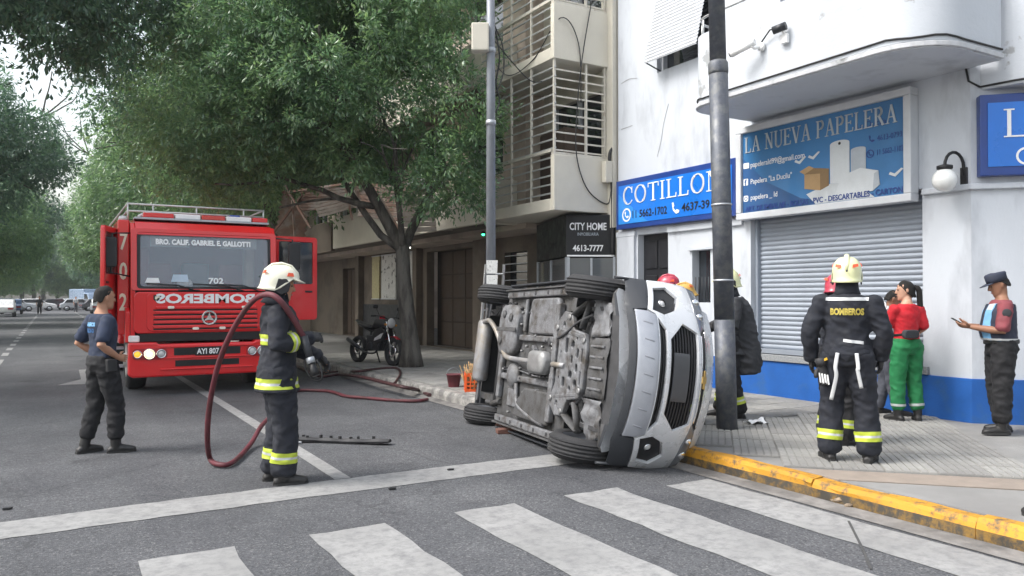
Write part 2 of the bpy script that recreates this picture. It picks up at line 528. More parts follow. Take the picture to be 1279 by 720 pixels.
# ================================================================== GROUND
mb = MB()
mb.add([(-60, -40, -.012), (200, -40, -.012), (200, 420, -.012), (-60, 420, -.012)], [(0, 1, 2, 3)])
tag(mb.build('ground', M_CONC), kind='structure')
mb = MB()
mb.add([(-4.5, -30, 0), (5.2, -30, 0), (5.2, 300, 0), (-4.5, 300, 0)], [(0, 1, 2, 3)])
mb.add([(5.2, -8.5, 0), (60, -8.5, 0), (60, .3, 0), (5.2, .3, 0)], [(0, 1, 2, 3)])
mb.add([(-40, -8.5, 0), (-4.5, -8.5, 0), (-4.5, .3, 0), (-40, .3, 0)], [(0, 1, 2, 3)])
mb.add([(5.2, .3, 0), (6.7, .3, 0), (5.2, 1.8, 0)], [(0, 1, 2)])
mb.add([(-40, 104, 0), (-4.5, 104, 0), (-4.5, 116, 0), (-40, 116, 0)], [(0, 1, 2, 3)])
mb.add([(5.2, 104, 0), (60, 104, 0), (60, 116, 0), (5.2, 116, 0)], [(0, 1, 2, 3)])
tag(mb.build('road', M_ASPH), kind='structure')

# painted lines
def stripe(name, poly, z=.004, m=M_LINE):
    a = MB(); a.add([(p[0], p[1], z) for p in poly], [tuple(range(len(poly)))])
    return tag(a.build(name, m), kind='structure')
def rough_rect(x0, x1, y0, y1, seed, amp=.016, skew=0.0, n=14):
    r = random.Random(seed); P = []
    for i in range(n + 1): P.append((x0 + r.uniform(-amp, amp), y0 + (y1 - y0) * i / n))
    for i in range(1, 4): P.append((x0 + (x1 - x0) * i / 4, y1 + skew * i / 4 + r.uniform(-amp, amp)))
    for i in range(n, -1, -1): P.append((x1 + r.uniform(-amp, amp), y0 + (y1 - y0) * i / n))
    return P
for k, (x0, x1) in enumerate([(4.45, 4.92), (3.53, 4.05), (2.55, 3.07), (1.48, 2.02), (.465, 1.0), (-.57, -.05), (-1.6, -1.08), (-2.65, -2.13), (-3.7, -3.18)]):
    stripe('crosswalk_stripe', rough_rect(x0, x1, 1.9, 5.2 - .04 * (k == 0) * 4, k, skew=-.02))
P = []
r = random.Random(5)
for i in range(61):
    x = -4.4 + 9.3 * i / 60
    P.append((x, 6.13 + .05 * sin(x * .6) + r.uniform(-.012, .012)))
for i in range(60, -1, -1):
    x = -4.4 + 9.3 * i / 60
    P.append((x, 6.60 + .05 * sin(x * .6) + r.uniform(-.012, .012)))
stripe('stop_line', P)
stripe('lane_line', rough_rect(2.13, 2.27, 6.66, 26, 3, .006))
stripe('lane_line', rough_rect(-1.17, -1.03, 6.68, 23.8, 9, .006))
for k in range(22):
    y0 = 25.3 + k * 2.6
    stripe('lane_dash', rough_rect(-1.18, -1.02, y0, y0 + 1.3, k, .006, n=3))
for k in range(12):
    stripe('lane_dash', rough_rect(2.12, 2.28, 29 + k * 6, 31.5 + k * 6, k + 40, .006, n=3))
stripe('road_arrow', [(.1, 16.35), (1.15, 16.25), (.72, 17.3), (.68, 19.6), (.52, 19.6), (.50, 17.3)])
# tar seam across a stripe
mb = MB()
sm = catmull([G(1060, 652), G(1068, 668), G(1078, 688), G(1088, 712)], 6)
for a, b in zip(sm[:-1], sm[1:]):
    mb.beam((a.x, a.y, .0055), (b.x, b.y, .0055), .016, .003)
tag(mb.build('tar_seam', mat('tar', (.06, .06, .06), .7)), kind='structure')
# pale gutter strip
mb = MB()
mb.add([(4.97, 1.6, .006), (5.2, 1.6, .006), (5.2, 60, .006), (4.97, 60, .006)], [(0, 1, 2, 3)])
tag(mb.build('gutter', M_GUT), kind='structure')

# ---------------------------------------------------------------- pavement (right side of the street)
arc = [(6.7 - 1.5 * cos(radians(a)), 1.8 - 1.5 * sin(radians(a))) for a in range(0, 91, 10)]
mb = MB()
out = [(5.34, 104)] + [(5.34, 1.9)] + [(6.7 - 1.36 * cos(radians(a)), 1.8 - 1.36 * sin(radians(a))) for a in range(10, 91, 10)] + [(60, .44), (60, 104)]
mb.prism(out, (-.01, SW - .012))
tag(mb.build('pavement', M_CONC), kind='structure')
mb = MB(); mb.bb((-40, .3, -.01), (-4.5, 104, SW)); tag(mb.build('pavement', M_CONC), kind='structure')
mb = MB(); mb.bb((-40, 116, -.01), (-4.5, 300, SW)); tag(mb.build('pavement', M_CONC), kind='structure')
mb = MB(); mb.bb((5.2, 116, -.01), (60, 300, SW)); tag(mb.build('pavement', M_CONC), kind='structure')

# kerb: blocks, yellow to the car, grey granite beyond
kerb = thing('kerb', None, None); kerb['kind'] = 'structure'
def kerb_block(y0, y1, yellow, seed):
    r = random.Random(seed)
    a = MB()
    h = SW + r.uniform(-.006, .01); fx = 5.2 + r.uniform(-.012, .012)
    n = max(2, int((y1 - y0) / .12))
    prof = [(0, -.02), (-.0, .075), (.012, h - .03), (.035, h), (.14, h)]
    R = []
    for i in range(n + 1):
        y = y0 + (y1 - y0) * i / n
        row = []
        for q, (dx, z) in enumerate(prof):
            w_ = noise.noise(Vector((y * 3.1, q * 2.3, seed))) * .014 - max(0, noise.noise(Vector((y * 9, 4.2, seed))) - .28) * (.09 if 1 < q < 4 else 0)
            row.append((fx + dx + w_, y, z + (w_ * .6 if q > 1 else 0)))
        R.append(row)
    vs = [p for q in R for p in q]; N = len(prof); fs = []
    for i in range(n):
        for j in range(N - 1):
            fs.append((i * N + j, i * N + j + 1, (i + 1) * N + j + 1, (i + 1) * N + j))
    a.add(vs, fs)
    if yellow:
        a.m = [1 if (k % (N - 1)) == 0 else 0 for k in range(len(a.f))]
    for e in (0, n):
        a.mi = 0
        a.add([R[e][j] for j in range(N)] + [(R[e][-1][0], R[e][-1][1], -.02)], [tuple(range(N + 1))])
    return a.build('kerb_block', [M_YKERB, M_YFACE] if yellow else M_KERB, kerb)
ky = [1.75, 2.9, 4.18, 5.75, 7.4]
for i, (a, b) in enumerate(zip(ky[:-1], ky[1:])): kerb_block(a + .003, b - .003, True, i)
y = 7.4; i = 20
while y < 60:
    kerb_block(y + .006, y + 1.19, False, i); y += 1.2; i += 1
mb = MB()                                           # the bend into the side street
for a, b in zip(arc[:-1], arc[1:]):
    mb.beam((a[0] + .05, a[1] + .05, SW / 2), (b[0] + .05, b[1] + .05, SW / 2), .14, SW + .01)
mb.bb((6.7, .3, 0), (60, .44, SW + .004))
mb.build('kerb_bend', M_YKERB, kerb)
mb = MB(); mb.bb((5.2, 60, 0), (5.34, 104, SW + .004)); mb.build('kerb_run', M_KERB, kerb)
mb = MB(); mb.bb((-4.62, .3, 0), (-4.5, 104, SW + .006)); mb.build('kerb_run', M_KERB, kerb)

# grooved tiles: laid diagonally by the chamfered corner, square to the street further on
def tile_mesh(w_=.396, ribs=6, m=M_TILE):
    a = MB(); p = w_ / ribs; h = .009; g = .014
    a.bb((-w_ / 2, -w_ / 2, -.012), (w_ / 2, w_ / 2, 0))
    for i in range(ribs):
        x0 = -w_ / 2 + i * p + g / 2; x1 = x0 + p - g
        a.add([(x0 - .003, -w_ / 2, 0), (x1 + .003, -w_ / 2, 0), (x1 + .003, w_ / 2, 0), (x0 - .003, w_ / 2, 0),
               (x0, -w_ / 2 + .003, h), (x1, -w_ / 2 + .003, h), (x1, w_ / 2 - .003, h), (x0, w_ / 2 - .003, h)],
              [(4, 5, 6, 7), (0, 1, 5, 4), (2, 3, 7, 6), (0, 4, 7, 3), (1, 2, 6, 5)])
    me = a.mesh('tile'); me.materials.append(m)
    return me, a
TM, TA = tile_mesh(); TM2, _ = tile_mesh(m=M_TILE2)
tiles = thing('pavement_tiling', None, None, (0, 0, SW - .012)); tiles['kind'] = 'structure'
s2 = sqrt(.5)
def inside(x, y, diag):
    if not (5.44 < x < 9.12) or y > 19.5: return False
    side = (x - y) - 1.05                     # the pinkish border's line
    if side > 2.15 * 1.0 and x + y < 9.85: return False
    if x + y < 10.05: return False
    if (x - y) > 3.62: return False           # the chamfered wall
    return True
spots = []
TS = .402
rnd = random.Random(3)
for i in range(-30, 60):
    for j in range(-60, 60):
        u_, v_ = i * TS, j * TS
        x, y = 7.4 + (u_ - v_) * s2, 5.2 + (u_ + v_) * s2
        if y < 6.4 and inside(x, y, True): spots.append((x, y, radians(-45), ))
        x, y = 5.44 + .2 + i * TS, 6.75 + j * TS
        if y > 6.65 and 5.44 < x < 9.1 and y < 19.8: spots.append((x, y, 0 if (i + j) % 2 else pi / 2))
spots.sort(key=lambda q: q[0] ** 2 + q[1] ** 2)
for k, (x, y, a) in enumerate(spots[:300]):
    o = bpy.data.objects.new('tile', TM2 if rnd.random() < .3 else TM)
    COL.objects.link(o); o.parent = tiles
    o.location = (x, y, .012 + rnd.uniform(-.002, .003)); o.rotation_euler = (rnd.uniform(-.004, .004), rnd.uniform(-.004, .004), a + rnd.uniform(-.006, .006))
a = MB()
for (x, y, r_) in spots[300:]:
    a.X = Matrix.Translation((x, y, .012 + rnd.uniform(-.002, .002))) @ Matrix.Rotation(r_, 4, 'Z')
    a.add(TA.v, TA.f)
o = a.build('tile_field', M_TILE, tiles, fix=False); o['kind'] = 'stuff'
# pinkish border strip and plain concrete apron by the bend
def slab(name, pts, z0, z1, m):
    a = MB(); a.prism(pts, (z0, z1)); return tag(a.build(name, m), kind='structure')
slab('border_strip', [(5.36, 4.55), (5.36, 4.05), (7.9, 1.5), (8.2, 1.75)], SW - .02, SW + .006, M_PINK)
slab('corner_apron', [(5.36, 4.03), (5.36, 1.95), (6.0, .8), (7.85, 1.5)], SW - .02, SW + .002, M_CONC)
# ================================================================== BUILDINGS
M_WHITE = mat('white painted render', (.53, .56, .605), .75, var=.05, scale=1.5, bump=.3, bscale=35, col2=(.33, .35, .385), mixscale=2.0, mixlo=.54, mixhi=.80, stretch=(1, 1, .33))  # white lowered in colour for daylight that houses opposite would block
M_BLUEB = mat('blue wall paint', (.010, .095, .36), .6, var=.15, scale=3, bump=.25, bscale=40, col2=(.035, .11, .26), mixscale=2.5, mixlo=.55, mixhi=.75)
M_CREAM = mat('cream render', (.61, .575, .49), .8, var=.07, scale=1.8, bump=.25, bscale=50, col2=(.46, .43, .37), mixscale=.9, mixlo=.55, mixhi=.85)
M_BEIGE = mat('shaded weathered beige render', (.165, .135, .108), .85, var=.12, scale=1.4, bump=.3, bscale=40, col2=(.10, .083, .066), mixscale=.8)  # base colour darkened for the shade under canopy and overhang
M_BROWN = mat('brown cladding', (.062, .041, .028), .7, var=.18, scale=2.5, bump=.15)  # brown also darkened in colour for the shaded entrance
M_RUST = mat('dark corroded panel', (.05, .034, .025), .8, var=.3, scale=8, bump=.3)
M_STEEL = mat('galvanised steel', (.42, .44, .47), .45, .6, var=.10, scale=12)
M_SLAT = mat('grey shutter steel', (.31, .345, .40), .5, .2, var=.05, scale=3)
M_DKMET = mat('dark metal', (.035, .037, .042), .5, .3, var=.2, scale=8)
M_RAIL = mat('aluminium rail', (.50, .51, .51), .4, .5, var=.08, scale=9)
M_RAILC = mat('cream painted rail', (.58, .55, .48), .5, .1, var=.1, scale=9, col2=(.33, .24, .17), mixscale=7, mixlo=.6, mixhi=.75)
M_GLASS = glass_mat('window glass', (.03, .035, .042))
M_GLASS2 = glass_mat('shop glass', (.10, .11, .12), .05)
M_BLACK = mat('black paint', (.008, .008, .009), .5, var=.2)
M_WLET = mat('white lettering', (.80, .80, .80), .5, var=.03)
M_GLET = mat('silver lettering', (.40, .44, .48), .4, .2, var=.05)
M_SBLUE = mat('sign blue', (.008, .16, .62), .35, var=.12, scale=1.2, coat=.3)
M_SNAVY = mat('sign navy', (.012, .045, .22), .4, var=.1, coat=.2)
M_PBLUE = mat('faded panel blue', (.035, .165, .38), .4, var=.18, scale=.8, coat=.2)
M_PBLUE2 = mat('faded panel darker blue', (.018, .085, .235), .4, var=.15, scale=.9, coat=.2)
M_FRAME = mat('pale sign frame', (.56, .58, .61), .55, .1, var=.08, scale=4)
M_CABLE = mat('black cable', (.02, .02, .02), .6)

def wall_x(mb, X, y0, y1, z0, z1, holes, depth=.2, sgn=1):
    """wall sheet in the plane X, with openings (ya,yb,za,zb) and their reveals running in by depth"""
    ys = sorted({y0, y1, *[h[0] for h in holes], *[h[1] for h in holes]})
    zs = sorted({z0, z1, *[h[2] for h in holes], *[h[3] for h in holes]})
    for a, b in zip(ys[:-1], ys[1:]):
        for c, d in zip(zs[:-1], zs[1:]):
            my, mz = (a + b) / 2, (c + d) / 2
            if any(h[0] < my < h[1] and h[2] < mz < h[3] for h in holes): continue
            mb.add([(X, a, c), (X, b, c), (X, b, d), (X, a, d)], [(0, 3, 2, 1)])
    for a, b, c, d in holes:
        e = X + depth * sgn
        mb.add([(X, a, c), (X, a, d), (e, a, d), (e, a, c)], [(0, 1, 2, 3)])
        mb.add([(X, b, c), (X, b, d), (e, b, d), (e, b, c)], [(3, 2, 1, 0)])
        mb.add([(X, a, c), (X, b, c), (e, b, c), (e, a, c)], [(3, 2, 1, 0)])
        mb.add([(X, a, d), (X, b, d), (e, b, d), (e, a, d)], [(0, 1, 2, 3)])

# ---------------------------------------------------------------- white corner building
WX = 9.2
corner = thing('corner_building', 'white rendered corner building with blue painted base and curved balcony', 'building', (0, 0, 0))
SH = (5.74, 8.48, .74, 2.92)
DR = (10.34, 11.15, SW, 2.72)
WN = (9.33, 9.75, 1.50, 2.36)
UW = (9.35, 10.62, 5.55, 7.0)
BW = (6.3, 7.9, 4.3, 6.6)
mb = MB()
wall_x(mb, WX, 5.15, 11.72, 0, 11, [SH, DR, WN, UW, BW], .28)
c2 = (12.2, 2.15)
mb.add([(WX, 5.15, 0), (WX, 5.15, 11), (c2[0], c2[1], 11), (c2[0], c2[1], 0)], [(0, 1, 2, 3)])
mb.add([(c2[0], c2[1], 0), (c2[0], c2[1], 11), (30, c2[1], 11), (30, c2[1], 0)], [(0, 1, 2, 3)])
mb.add([(WX, 11.72, 0), (WX, 11.72, 11), (30, 11.72, 11), (30, 11.72, 0)], [(3, 2, 1, 0)])
mb.add([(WX, 5.15, 11), (WX, 11.72, 11), (30, 11.72, 11), (30, c2[1], 11), (c2[0], c2[1], 11)], [(0, 1, 2, 3, 4)])
mb.build('wall', M_WHITE, corner)
# blue base, a thin proud coat of paint on both faces
dch = Vector((c2[0] - WX, c2[1] - 5.15, 0)).normalized(); nch = Vector((-s2, -s2, 0))
mb = MB()
mb.bb((WX - .022, 5.14, 0), (WX + .02, 10.30, .64))
p, q = Vector((WX, 5.15, .32)) - dch * .012 + nch * .0, Vector((c2[0], c2[1], .32))
mb.beam(p, q, .044, .64)
mb.build('blue_base', M_BLUEB, corner, bev=.006)
# small ledges (string courses)
for a_, b_ in (((WX - .05, 8.62, 2.70), (WX + .03, 10.32, 2.80)), ((WX - .062, 11.18, 2.70), (WX + .03, 11.72, 2.80)), ((WX - .06, 5.13, 2.83), (WX + .03, 5.72, 2.90))):
    mb = MB(); mb.bb(a_, b_); mb.build('ledge', M_WHITE, corner, bev=.012)
mb = MB(); mb.beam(Vector((WX, 5.15, 2.865)) - dch * .02, Vector((c2[0], c2[1], 2.865)), .11, .068); mb.build('ledge', M_WHITE, corner, bev=.012)
mb = MB(); mb.bb((WX - .06, 11.2, 0), (WX + .05, 11.70, 2.70)); mb.build('pilaster', M_WHITE, corner, bev=.01)
# stone sill under the shutter
mb = MB(); mb.bb((WX - .05, 5.66, .645), (WX + .27, 8.56, .74)); mb.build('sill', mat('granite sill', (.25, .26, .27), .6, var=.5, scale=60), corner, bev=.008)
# rolling shutter, every slat its own piece
sht = bpy.data.objects.new('roller_shutter', None); COL.objects.link(sht); sht.parent = corner
nsl = 31; ph = (SH[3] - SH[2]) / nsl
mb = MB()
prof = []
for i in range(7):
    a = pi * i / 6
    prof.append((-.012 * sin(a), ph * (.06 + .84 * i / 6)))
pts = [(p[0], p[1]) for p in prof]
L = SH[1] - SH[0] - .06
vs = [(x, 0, z) for x, z in pts] + [(x, L, z) for x, z in pts]
mb.smooth = True
mb.add(vs, [(i, i + 1, 8 + i, 7 + i) for i in range(6)])
mb.smooth = False
mb.add([(.006, 0, 0), (.006, L, 0), (.006, L, ph * 1.02), (.006, 0, ph * 1.02)], [(0, 1, 2, 3)])
sl0 = mb.build('slat', M_SLAT, sht, fix=False)
rs = random.Random(2)
sl0.location = (WX + .17, SH[0] + .03, SH[2])
for i in range(1, nsl):
    share(sl0, 'slat', sht, Matrix.Translation((WX + .17 + rs.uniform(-.002, .002), SH[0] + .03, SH[2] + i * ph)))
mb = MB()
for y in (SH[0], SH[1]): mb.bb((WX + .09, y - .05 if y == SH[1] else y + .05, SH[2]), (WX + .24, y, SH[3]))
mb.bb((WX + .12, SH[0] + .03, SH[2] + .001), (WX + .165, SH[1] - .03, SH[2] + .07))
mb.build('guide_rail', M_SLAT, sht)
# shop behind, dark
mb = MB(); mb.bb((WX + .32, 4.9, .1), (WX + .36, 11.7, 3)); mb.build('inner_wall', M_BLACK, corner)
# service door with panels
dr = MB(); dr.bb((WX + .14, DR[0], DR[2]), (WX + .19, DR[1], DR[3])); door = dr.build('door', mat('dark door paint', (.014, .015, .019), .45, var=.2), corner)
for k in range(4):
    for s_ in (0, 1):
        a = MB(); y0 = DR[0] + .06 + s_ * .37; z0 = DR[2] + .1 + k * .62
        a.bb((WX + .115, y0, z0), (WX + .139, y0 + .31, z0 + .5)); a.build('panel', MATS['dark door paint'], door, bev=.012)
# barred little window
wn = MB(); wn.bb((WX + .16, WN[0], WN[2]), (WX + .2, WN[1], WN[3])); win = wn.build('window', M_GLASS, corner)
for k in range(5):
    a = MB(); y = WN[0] + .06 + k * .075; a.cyl((WX + .02, y, WN[2]), (WX + .02, y, WN[2] + .42), .009, 6); a.build('bar', M_DKMET, win)
a = MB(); a.bb((WX - .05, WN[0] - .18, WN[3] + .005), (WX + .02, WN[1] + .06, WN[3] + .05)); a.build('lintel', M_WHITE, win)
# upper window with a roller blind pushed out at the foot
wn = MB(); wn.bb((WX + .2, UW[0], UW[2]), (WX + .24, UW[1], UW[3])); win = wn.build('window', M_GLASS, corner)
a = MB(); a.bb((WX + .1, UW[0], UW[2]), (WX + .2, UW[0] + .05, UW[3])); a.bb((WX + .1, UW[1] - .05, UW[2]), (WX + .2, UW[1], UW[3])); a.bb((WX + .1, UW[0] + .05, UW[2]), (WX + .2, UW[1] - .05, UW[2] + .05))
a.build('frame', M_FRAME, win)
bl = MB()
nb = 22
for i in range(nb):
    t0, t1 = i / nb, (i + .9) / nb
    P0 = Vector((WX + .05 - .32 * (1 - t0), 0, UW[2] + .12 + t0 * 1.35)); P1 = Vector((WX + .05 - .32 * (1 - t1), 0, UW[2] + .12 + t1 * 1.35))
    for (Q0, Q1) in ((P0, P1),):
        n_ = Vector((-.02, 0, -.005))
        bl.add([(Q0.x, UW[0], Q0.z), (Q0.x, UW[1], Q0.z), ((Q0.x + Q1.x) / 2 + n_.x, UW[1], (Q0.z + Q1.z) / 2), ((Q0.x + Q1.x) / 2 + n_.x, UW[0], (Q0.z + Q1.z) / 2), (Q1.x, UW[1], Q1.z), (Q1.x, UW[0], Q1.z)], [(0, 1, 2, 3), (3, 2, 4, 5)])
bl.build('blind', mat('grey white blind', (.62, .64, .67), .6, var=.05), win, solid=.008)
a = MB()
for y in (UW[0] + .02, UW[1] - .02): a.beam((WX + .12, y, UW[2] + .02), (WX - .26, y, UW[2] + .13), .025, .012)
a.build('blind_arm', M_DKMET, win)
wn = MB(); wn.bb((WX + .2, BW[0], BW[2]), (WX + .24, BW[1], BW[3])); win = wn.build('window', M_GLASS, corner)
a = MB(); a.bb((WX + .13, 7.07, BW[2]), (WX + .2, 7.13, BW[3])); a.build('frame', M_FRAME, win)

# curved balcony: outline in plan, swept parapet with rim
def plan_balcony(X0, X1, ya, yb, r1, r2, n=8):
    P = [(X1, yb)]
    for i in range(n + 1):
        a = radians(90 + 90 * i / n); P.append((X0 + r2 + r2 * cos(a), yb - r2 + r2 * sin(a)))
    for i in range(n + 1):
        a = radians(180 + 90 * i / n); P.append((X0 + r1 + r1 * cos(a), ya + r1 + r1 * sin(a)))
    P.append((X1, ya))
    return P
bal = bpy.data.objects.new('balcony', None); COL.objects.link(bal); bal.parent = corner
BP = plan_balcony(7.83, WX - .001, 4.80, 8.42, .62, .42)
def offset_plan(P, d):
    out = []
    for i, p in enumerate(P):
        a = Vector(P[max(i - 1, 0)]); b = Vector(P[min(i + 1, len(P) - 1)])
        t_ = (b - a).normalized(); nrm = Vector((-t_.y, t_.x))
        out.append((p[0] - nrm.x * d, p[1] - nrm.y * d))
    return out
mb = MB(); mb.prism(BP, (4.25, 4.33)); mb.build('slab', M_WHITE, bal, bev=.01)
mb = MB(); mb.prism(offset_plan(BP, .035), (4.262, 4.318)); mb.build('rim', mat('stained slab rim', (.50, .51, .53), .8, var=.2, scale=6, col2=(.2, .2, .2), mixscale=4, mixlo=.58, mixhi=.7), bal, bev=.008)
IN = offset_plan(BP, -.11)
mb = MB(); mb.smooth = True
n = len(BP)
for zz, (A, B) in (((4.335, 5.27), (BP, IN)),):
    vs = [(p[0], p[1], zz) for p in BP] + [(p[0], p[1], B) for p in BP] if False else None
vs = [(p[0], p[1], 4.331) for p in BP] + [(p[0], p[1], 5.27) for p in BP] + [(p[0], p[1], 5.27) for p in IN] + [(p[0], p[1], 4.331) for p in IN]
fs = []
for k in range(3):
    for i in range(n - 1): fs.append((k * n + i, k * n + i + 1, (k + 1) * n + i + 1, (k + 1) * n + i))
mb.add(vs, fs)
M_BALC = mat('white balcony render', (.53, .56, .60), .75, var=.05, scale=1.5, bump=.35, bscale=20, col2=(.33, .34, .35), mixscale=2.6, mixlo=.625, mixhi=.66)
o = mb.build('parapet', M_BALC, bal)
d = o.modifiers.new('e', 'EDGE_SPLIT'); d.split_angle = radians(50)
mb = MB()
RP = offset_plan(BP, -.05)
mb.tube([(p[0], p[1], 5.52) for p in RP], .018, 8)
for i in range(1, n, 3): mb.cyl((RP[i][0], RP[i][1], 5.26), (RP[i][0], RP[i][1], 5.52), .012, 8)
mb.build('railing', M_RAIL, bal)
# black cable clipped under the rim
CP = offset_plan(BP, .012)
mb = MB(); mb.tube([(p[0], p[1], 4.375 + .012 * sin(i * 1.3)) for i, p in enumerate(CP)], .012, 6); mb.build('cable', M_CABLE, bal)
# bay over the chamfer
mb = MB()
B0 = Vector((WX, 5.15, 0)) + dch * .10; B1 = Vector((c2[0], c2[1], 0)) - dch * .3
P = []
for i in range(15):
    t_ = i / 14
    q = B0.lerp(B1, t_) + nch * (.55 * (1 - abs(2 * t_ - 1) ** 3.2))
    P.append((q.x, q.y))
mb.prism(P, (3.98, 5.2)); mb.build('bay', M_BALC, corner, bev=.02)
mb = MB(); mb.tube([(p[0] - .01, p[1] - .01, 4.02) for p in P], .012, 6); mb.tube([(WX - .012, 5.2, 4.3), (WX - .015, 5.16, 4.1), (P[0][0] - .01, P[0][1] - .01, 4.02)], .012, 6)
mb.build('cable', M_CABLE, corner)
# hairline plaster cracks: thin stained grooves
mb = MB()
for (pts) in ([ONX(835, 130, WX), ONX(829, 155, WX), ONX(826, 175, WX), ONX(821, 196, WX)], [ONX(776, 105, WX), ONX(786, 99, WX), ONX(796, 98, WX)], [ONX(776, 162, WX), ONX(790, 157, WX)]):
    pts = catmull(pts, 4)
    for a, b in zip(pts[:-1], pts[1:]): mb.beam((WX - .003, a.y, a.z), (WX - .003, b.y, b.z), .012, .004, up=(1, 0, 0))
mb.build('crack', mat('grey stain', (.3, .31, .33), .9), corner)

# frames for wall signs on X = WX: text x-axis runs toward -Y (reading left to right from the street)
def wallframe(x, y, X):
    p = ONX(x, y, X)
    return FR((X, p.y, p.z), (0, -1, 0), (0, 0, 1))
def board(mb, y0, y1, z0, z1, X0, X1): mb.bb((X0, y0, z0), (X1, y1, z1))

# -- big panel sign over the shutter
sg = thing('shop_sign', 'long framed blue panel sign over the roller shutter with pictured paper rolls', 'sign', (WX, 7.2, 2.76))
def SP(o): o.matrix_parent_inverse = Matrix.Translation((-WX, -7.2, -2.76)); return o
S0, S1, Z0, Z1 = 5.78, 8.62, 2.76, 4.17
mb = MB()
for (a, b, c, d) in ((S0, S1, Z0, Z0 + .10), (S0, S1, Z1 - .10, Z1), (S0, S0 + .10, Z0 + .1, Z1 - .1), (S1 - .10, S1, Z0 + .1, Z1 - .1)):
    mb.bb((WX - .17, a, c), (WX - .002, b, d))
SP(mb.build('frame', M_FRAME, sg, bev=.012))
mb = MB(); mb.bb((WX - .12, S0 + .10, Z0 + .10), (WX - .01, S1 - .10, Z1 - .10)); SP(mb.build('panel', M_PBLUE, sg))
PX_ = WX - .1205
def sheet(poly, X, m, parent, name='print', fn=SP):
    a = MB(); a.prism([(p[0], p[1]) for p in poly], (0, .002), FR((X, 0, 0), (0, -1, 0), (0, 0, 1)))
    return fn(a.build(name, m, parent))
# print: darker swoosh, light ground, boxes and rolls (coordinates: -Y, Z)
sheet([(-8.52, 3.70), (-8.05, 3.28), (-7.45, 2.98), (-6.9, 2.87), (-8.52, 2.87)], PX_ - .001, M_PBLUE2, sg)
sheet([(-7.35, 3.02), (-7.0, 3.12), (-6.6, 3.10), (-6.30, 2.87), (-7.2, 2.87)], PX_ - .004, mat('printed pale grey', (.55, .58, .60), .5, var=.1), sg)
M_PRW = mat('printed white', (.60, .63, .65), .5, var=.06); M_PRK = mat('printed kraft', (.42, .27, .13), .5, var=.1); M_PRK2 = mat('printed dark kraft', (.24, .15, .07), .5)
M_PRG = mat('printed shade grey', (.40, .44, .48), .5)
sheet([(-7.38, 3.10), (-7.12, 3.05), (-7.12, 3.28), (-7.38, 3.30)], PX_ - .006, M_PRK, sg)
sheet([(-7.12, 3.05), (-6.98, 3.10), (-6.98, 3.33), (-7.12, 3.28)], PX_ - .006, M_PRK2, sg)
sheet([(-7.38, 3.30), (-7.12, 3.28), (-6.98, 3.33), (-7.22, 3.37)], PX_ - .007, M_PRK2, sg)
sheet([(-7.46, 3.35), (-7.38, 3.30), (-7.22, 3.37), (-7.30, 3.41)], PX_ - .008, M_PRK, sg)
sheet([(-6.96, 3.12), (-6.66, 3.10), (-6.66, 3.64)] + [(-6.81 + .15 * cos(radians(a)), 3.64 + .045 * sin(radians(a))) for a in range(15, 180, 15)] + [(-6.96, 3.64)], PX_ - .006, M_PRW, sg)
sheet(circ(-6.81, 3.642, .02), PX_ - .009, M_BLACK, sg)
sheet([(-6.64, 3.10), (-6.42, 3.12), (-6.42, 3.52)] + [(-6.53 + .11 * cos(radians(a)), 3.52 + .03 * sin(radians(a))) for a in range(15, 180, 15)] + [(-6.64, 3.52)], PX_ - .006, M_PRG, sg)
sheet([(-6.90, 2.93), (-6.32, 2.95), (-6.22, 3.02), (-6.24, 3.20), (-6.50, 3.27), (-6.78, 3.20)], PX_ - .008, M_PRW, sg)
sheet([(-6.32, 2.95), (-6.22, 3.02), (-6.24, 3.20), (-6.30, 3.17)], PX_ - .010, M_PRG, sg)
for (a, b) in ((-7.55, 3.50), (-7.32, 3.53), (-6.1, 3.13)):
    sheet([(a, b), (a + .09, b - .04), (a + .2, b + .05), (a + .17, b + .06), (a + .08, b), (a + .02, b + .03)], PX_ - .005, M_PRW, sg)
fr = lambda y, z, X=PX_ - .004: FR((X, y, z), (0, -1, 0), (0, 0, 1))
SP(serif('LA NUEVA PAPELERA', fr(8.47, 3.77), .235, 2.50, M_GLET, sg, .01))
for txt, y, z, h, fit in (('papelerald99@gmail.com', 8.36, 3.54, .115, .98), ('Papelera "La Ducilu"', 8.36, 3.29, .11, .76), ('papelera _ ld', 8.36, 3.05, .11, .5)):
    SP(letters(txt, fr(y, z), h, M_WLET, sg, .003, fit=fit))
SP(letters('La Duciia', fr(6.55, 3.78), .11, M_SNAVY, sg, .003, fit=.42))
SP(letters('4613-0793', fr(6.26, 3.58), .10, M_SNAVY, sg, .003, fit=.34))
SP(letters('11 5662-1102', fr(6.26, 3.40), .10, M_SNAVY, sg, .003, fit=.36))
SP(letters('ART. DE EMBALAJE - BOLSAS - PVC - DESCARTABLES - CARTON', fr(8.46, 2.885, PX_ - .012), .105, M_SNAVY, sg, .003, .002, fit=2.55))
def ring_icon(y, z, r, parent, fn, m=M_WLET, X=PX_ - .004):
    me = plate2d(circ(0, 0, r, 20), [circ(0, 0, r * .76, 20)], .003); me.transform(fr(y, z, X)); fn(link('icon', me, m, parent))
    # handset inside
    a = MB(); P = [(-.45, .40), (-.2, .55), (-.1, .2), (-.25, .05), (.05, -.25), (.2, -.1), (.55, -.2), (.40, -.45), (.1, -.5), (-.3, -.15)]
    a.prism([(p[0] * r, p[1] * r) for p in P], (0, .003), fr(y, z, X)); fn(a.build('icon', m, parent))
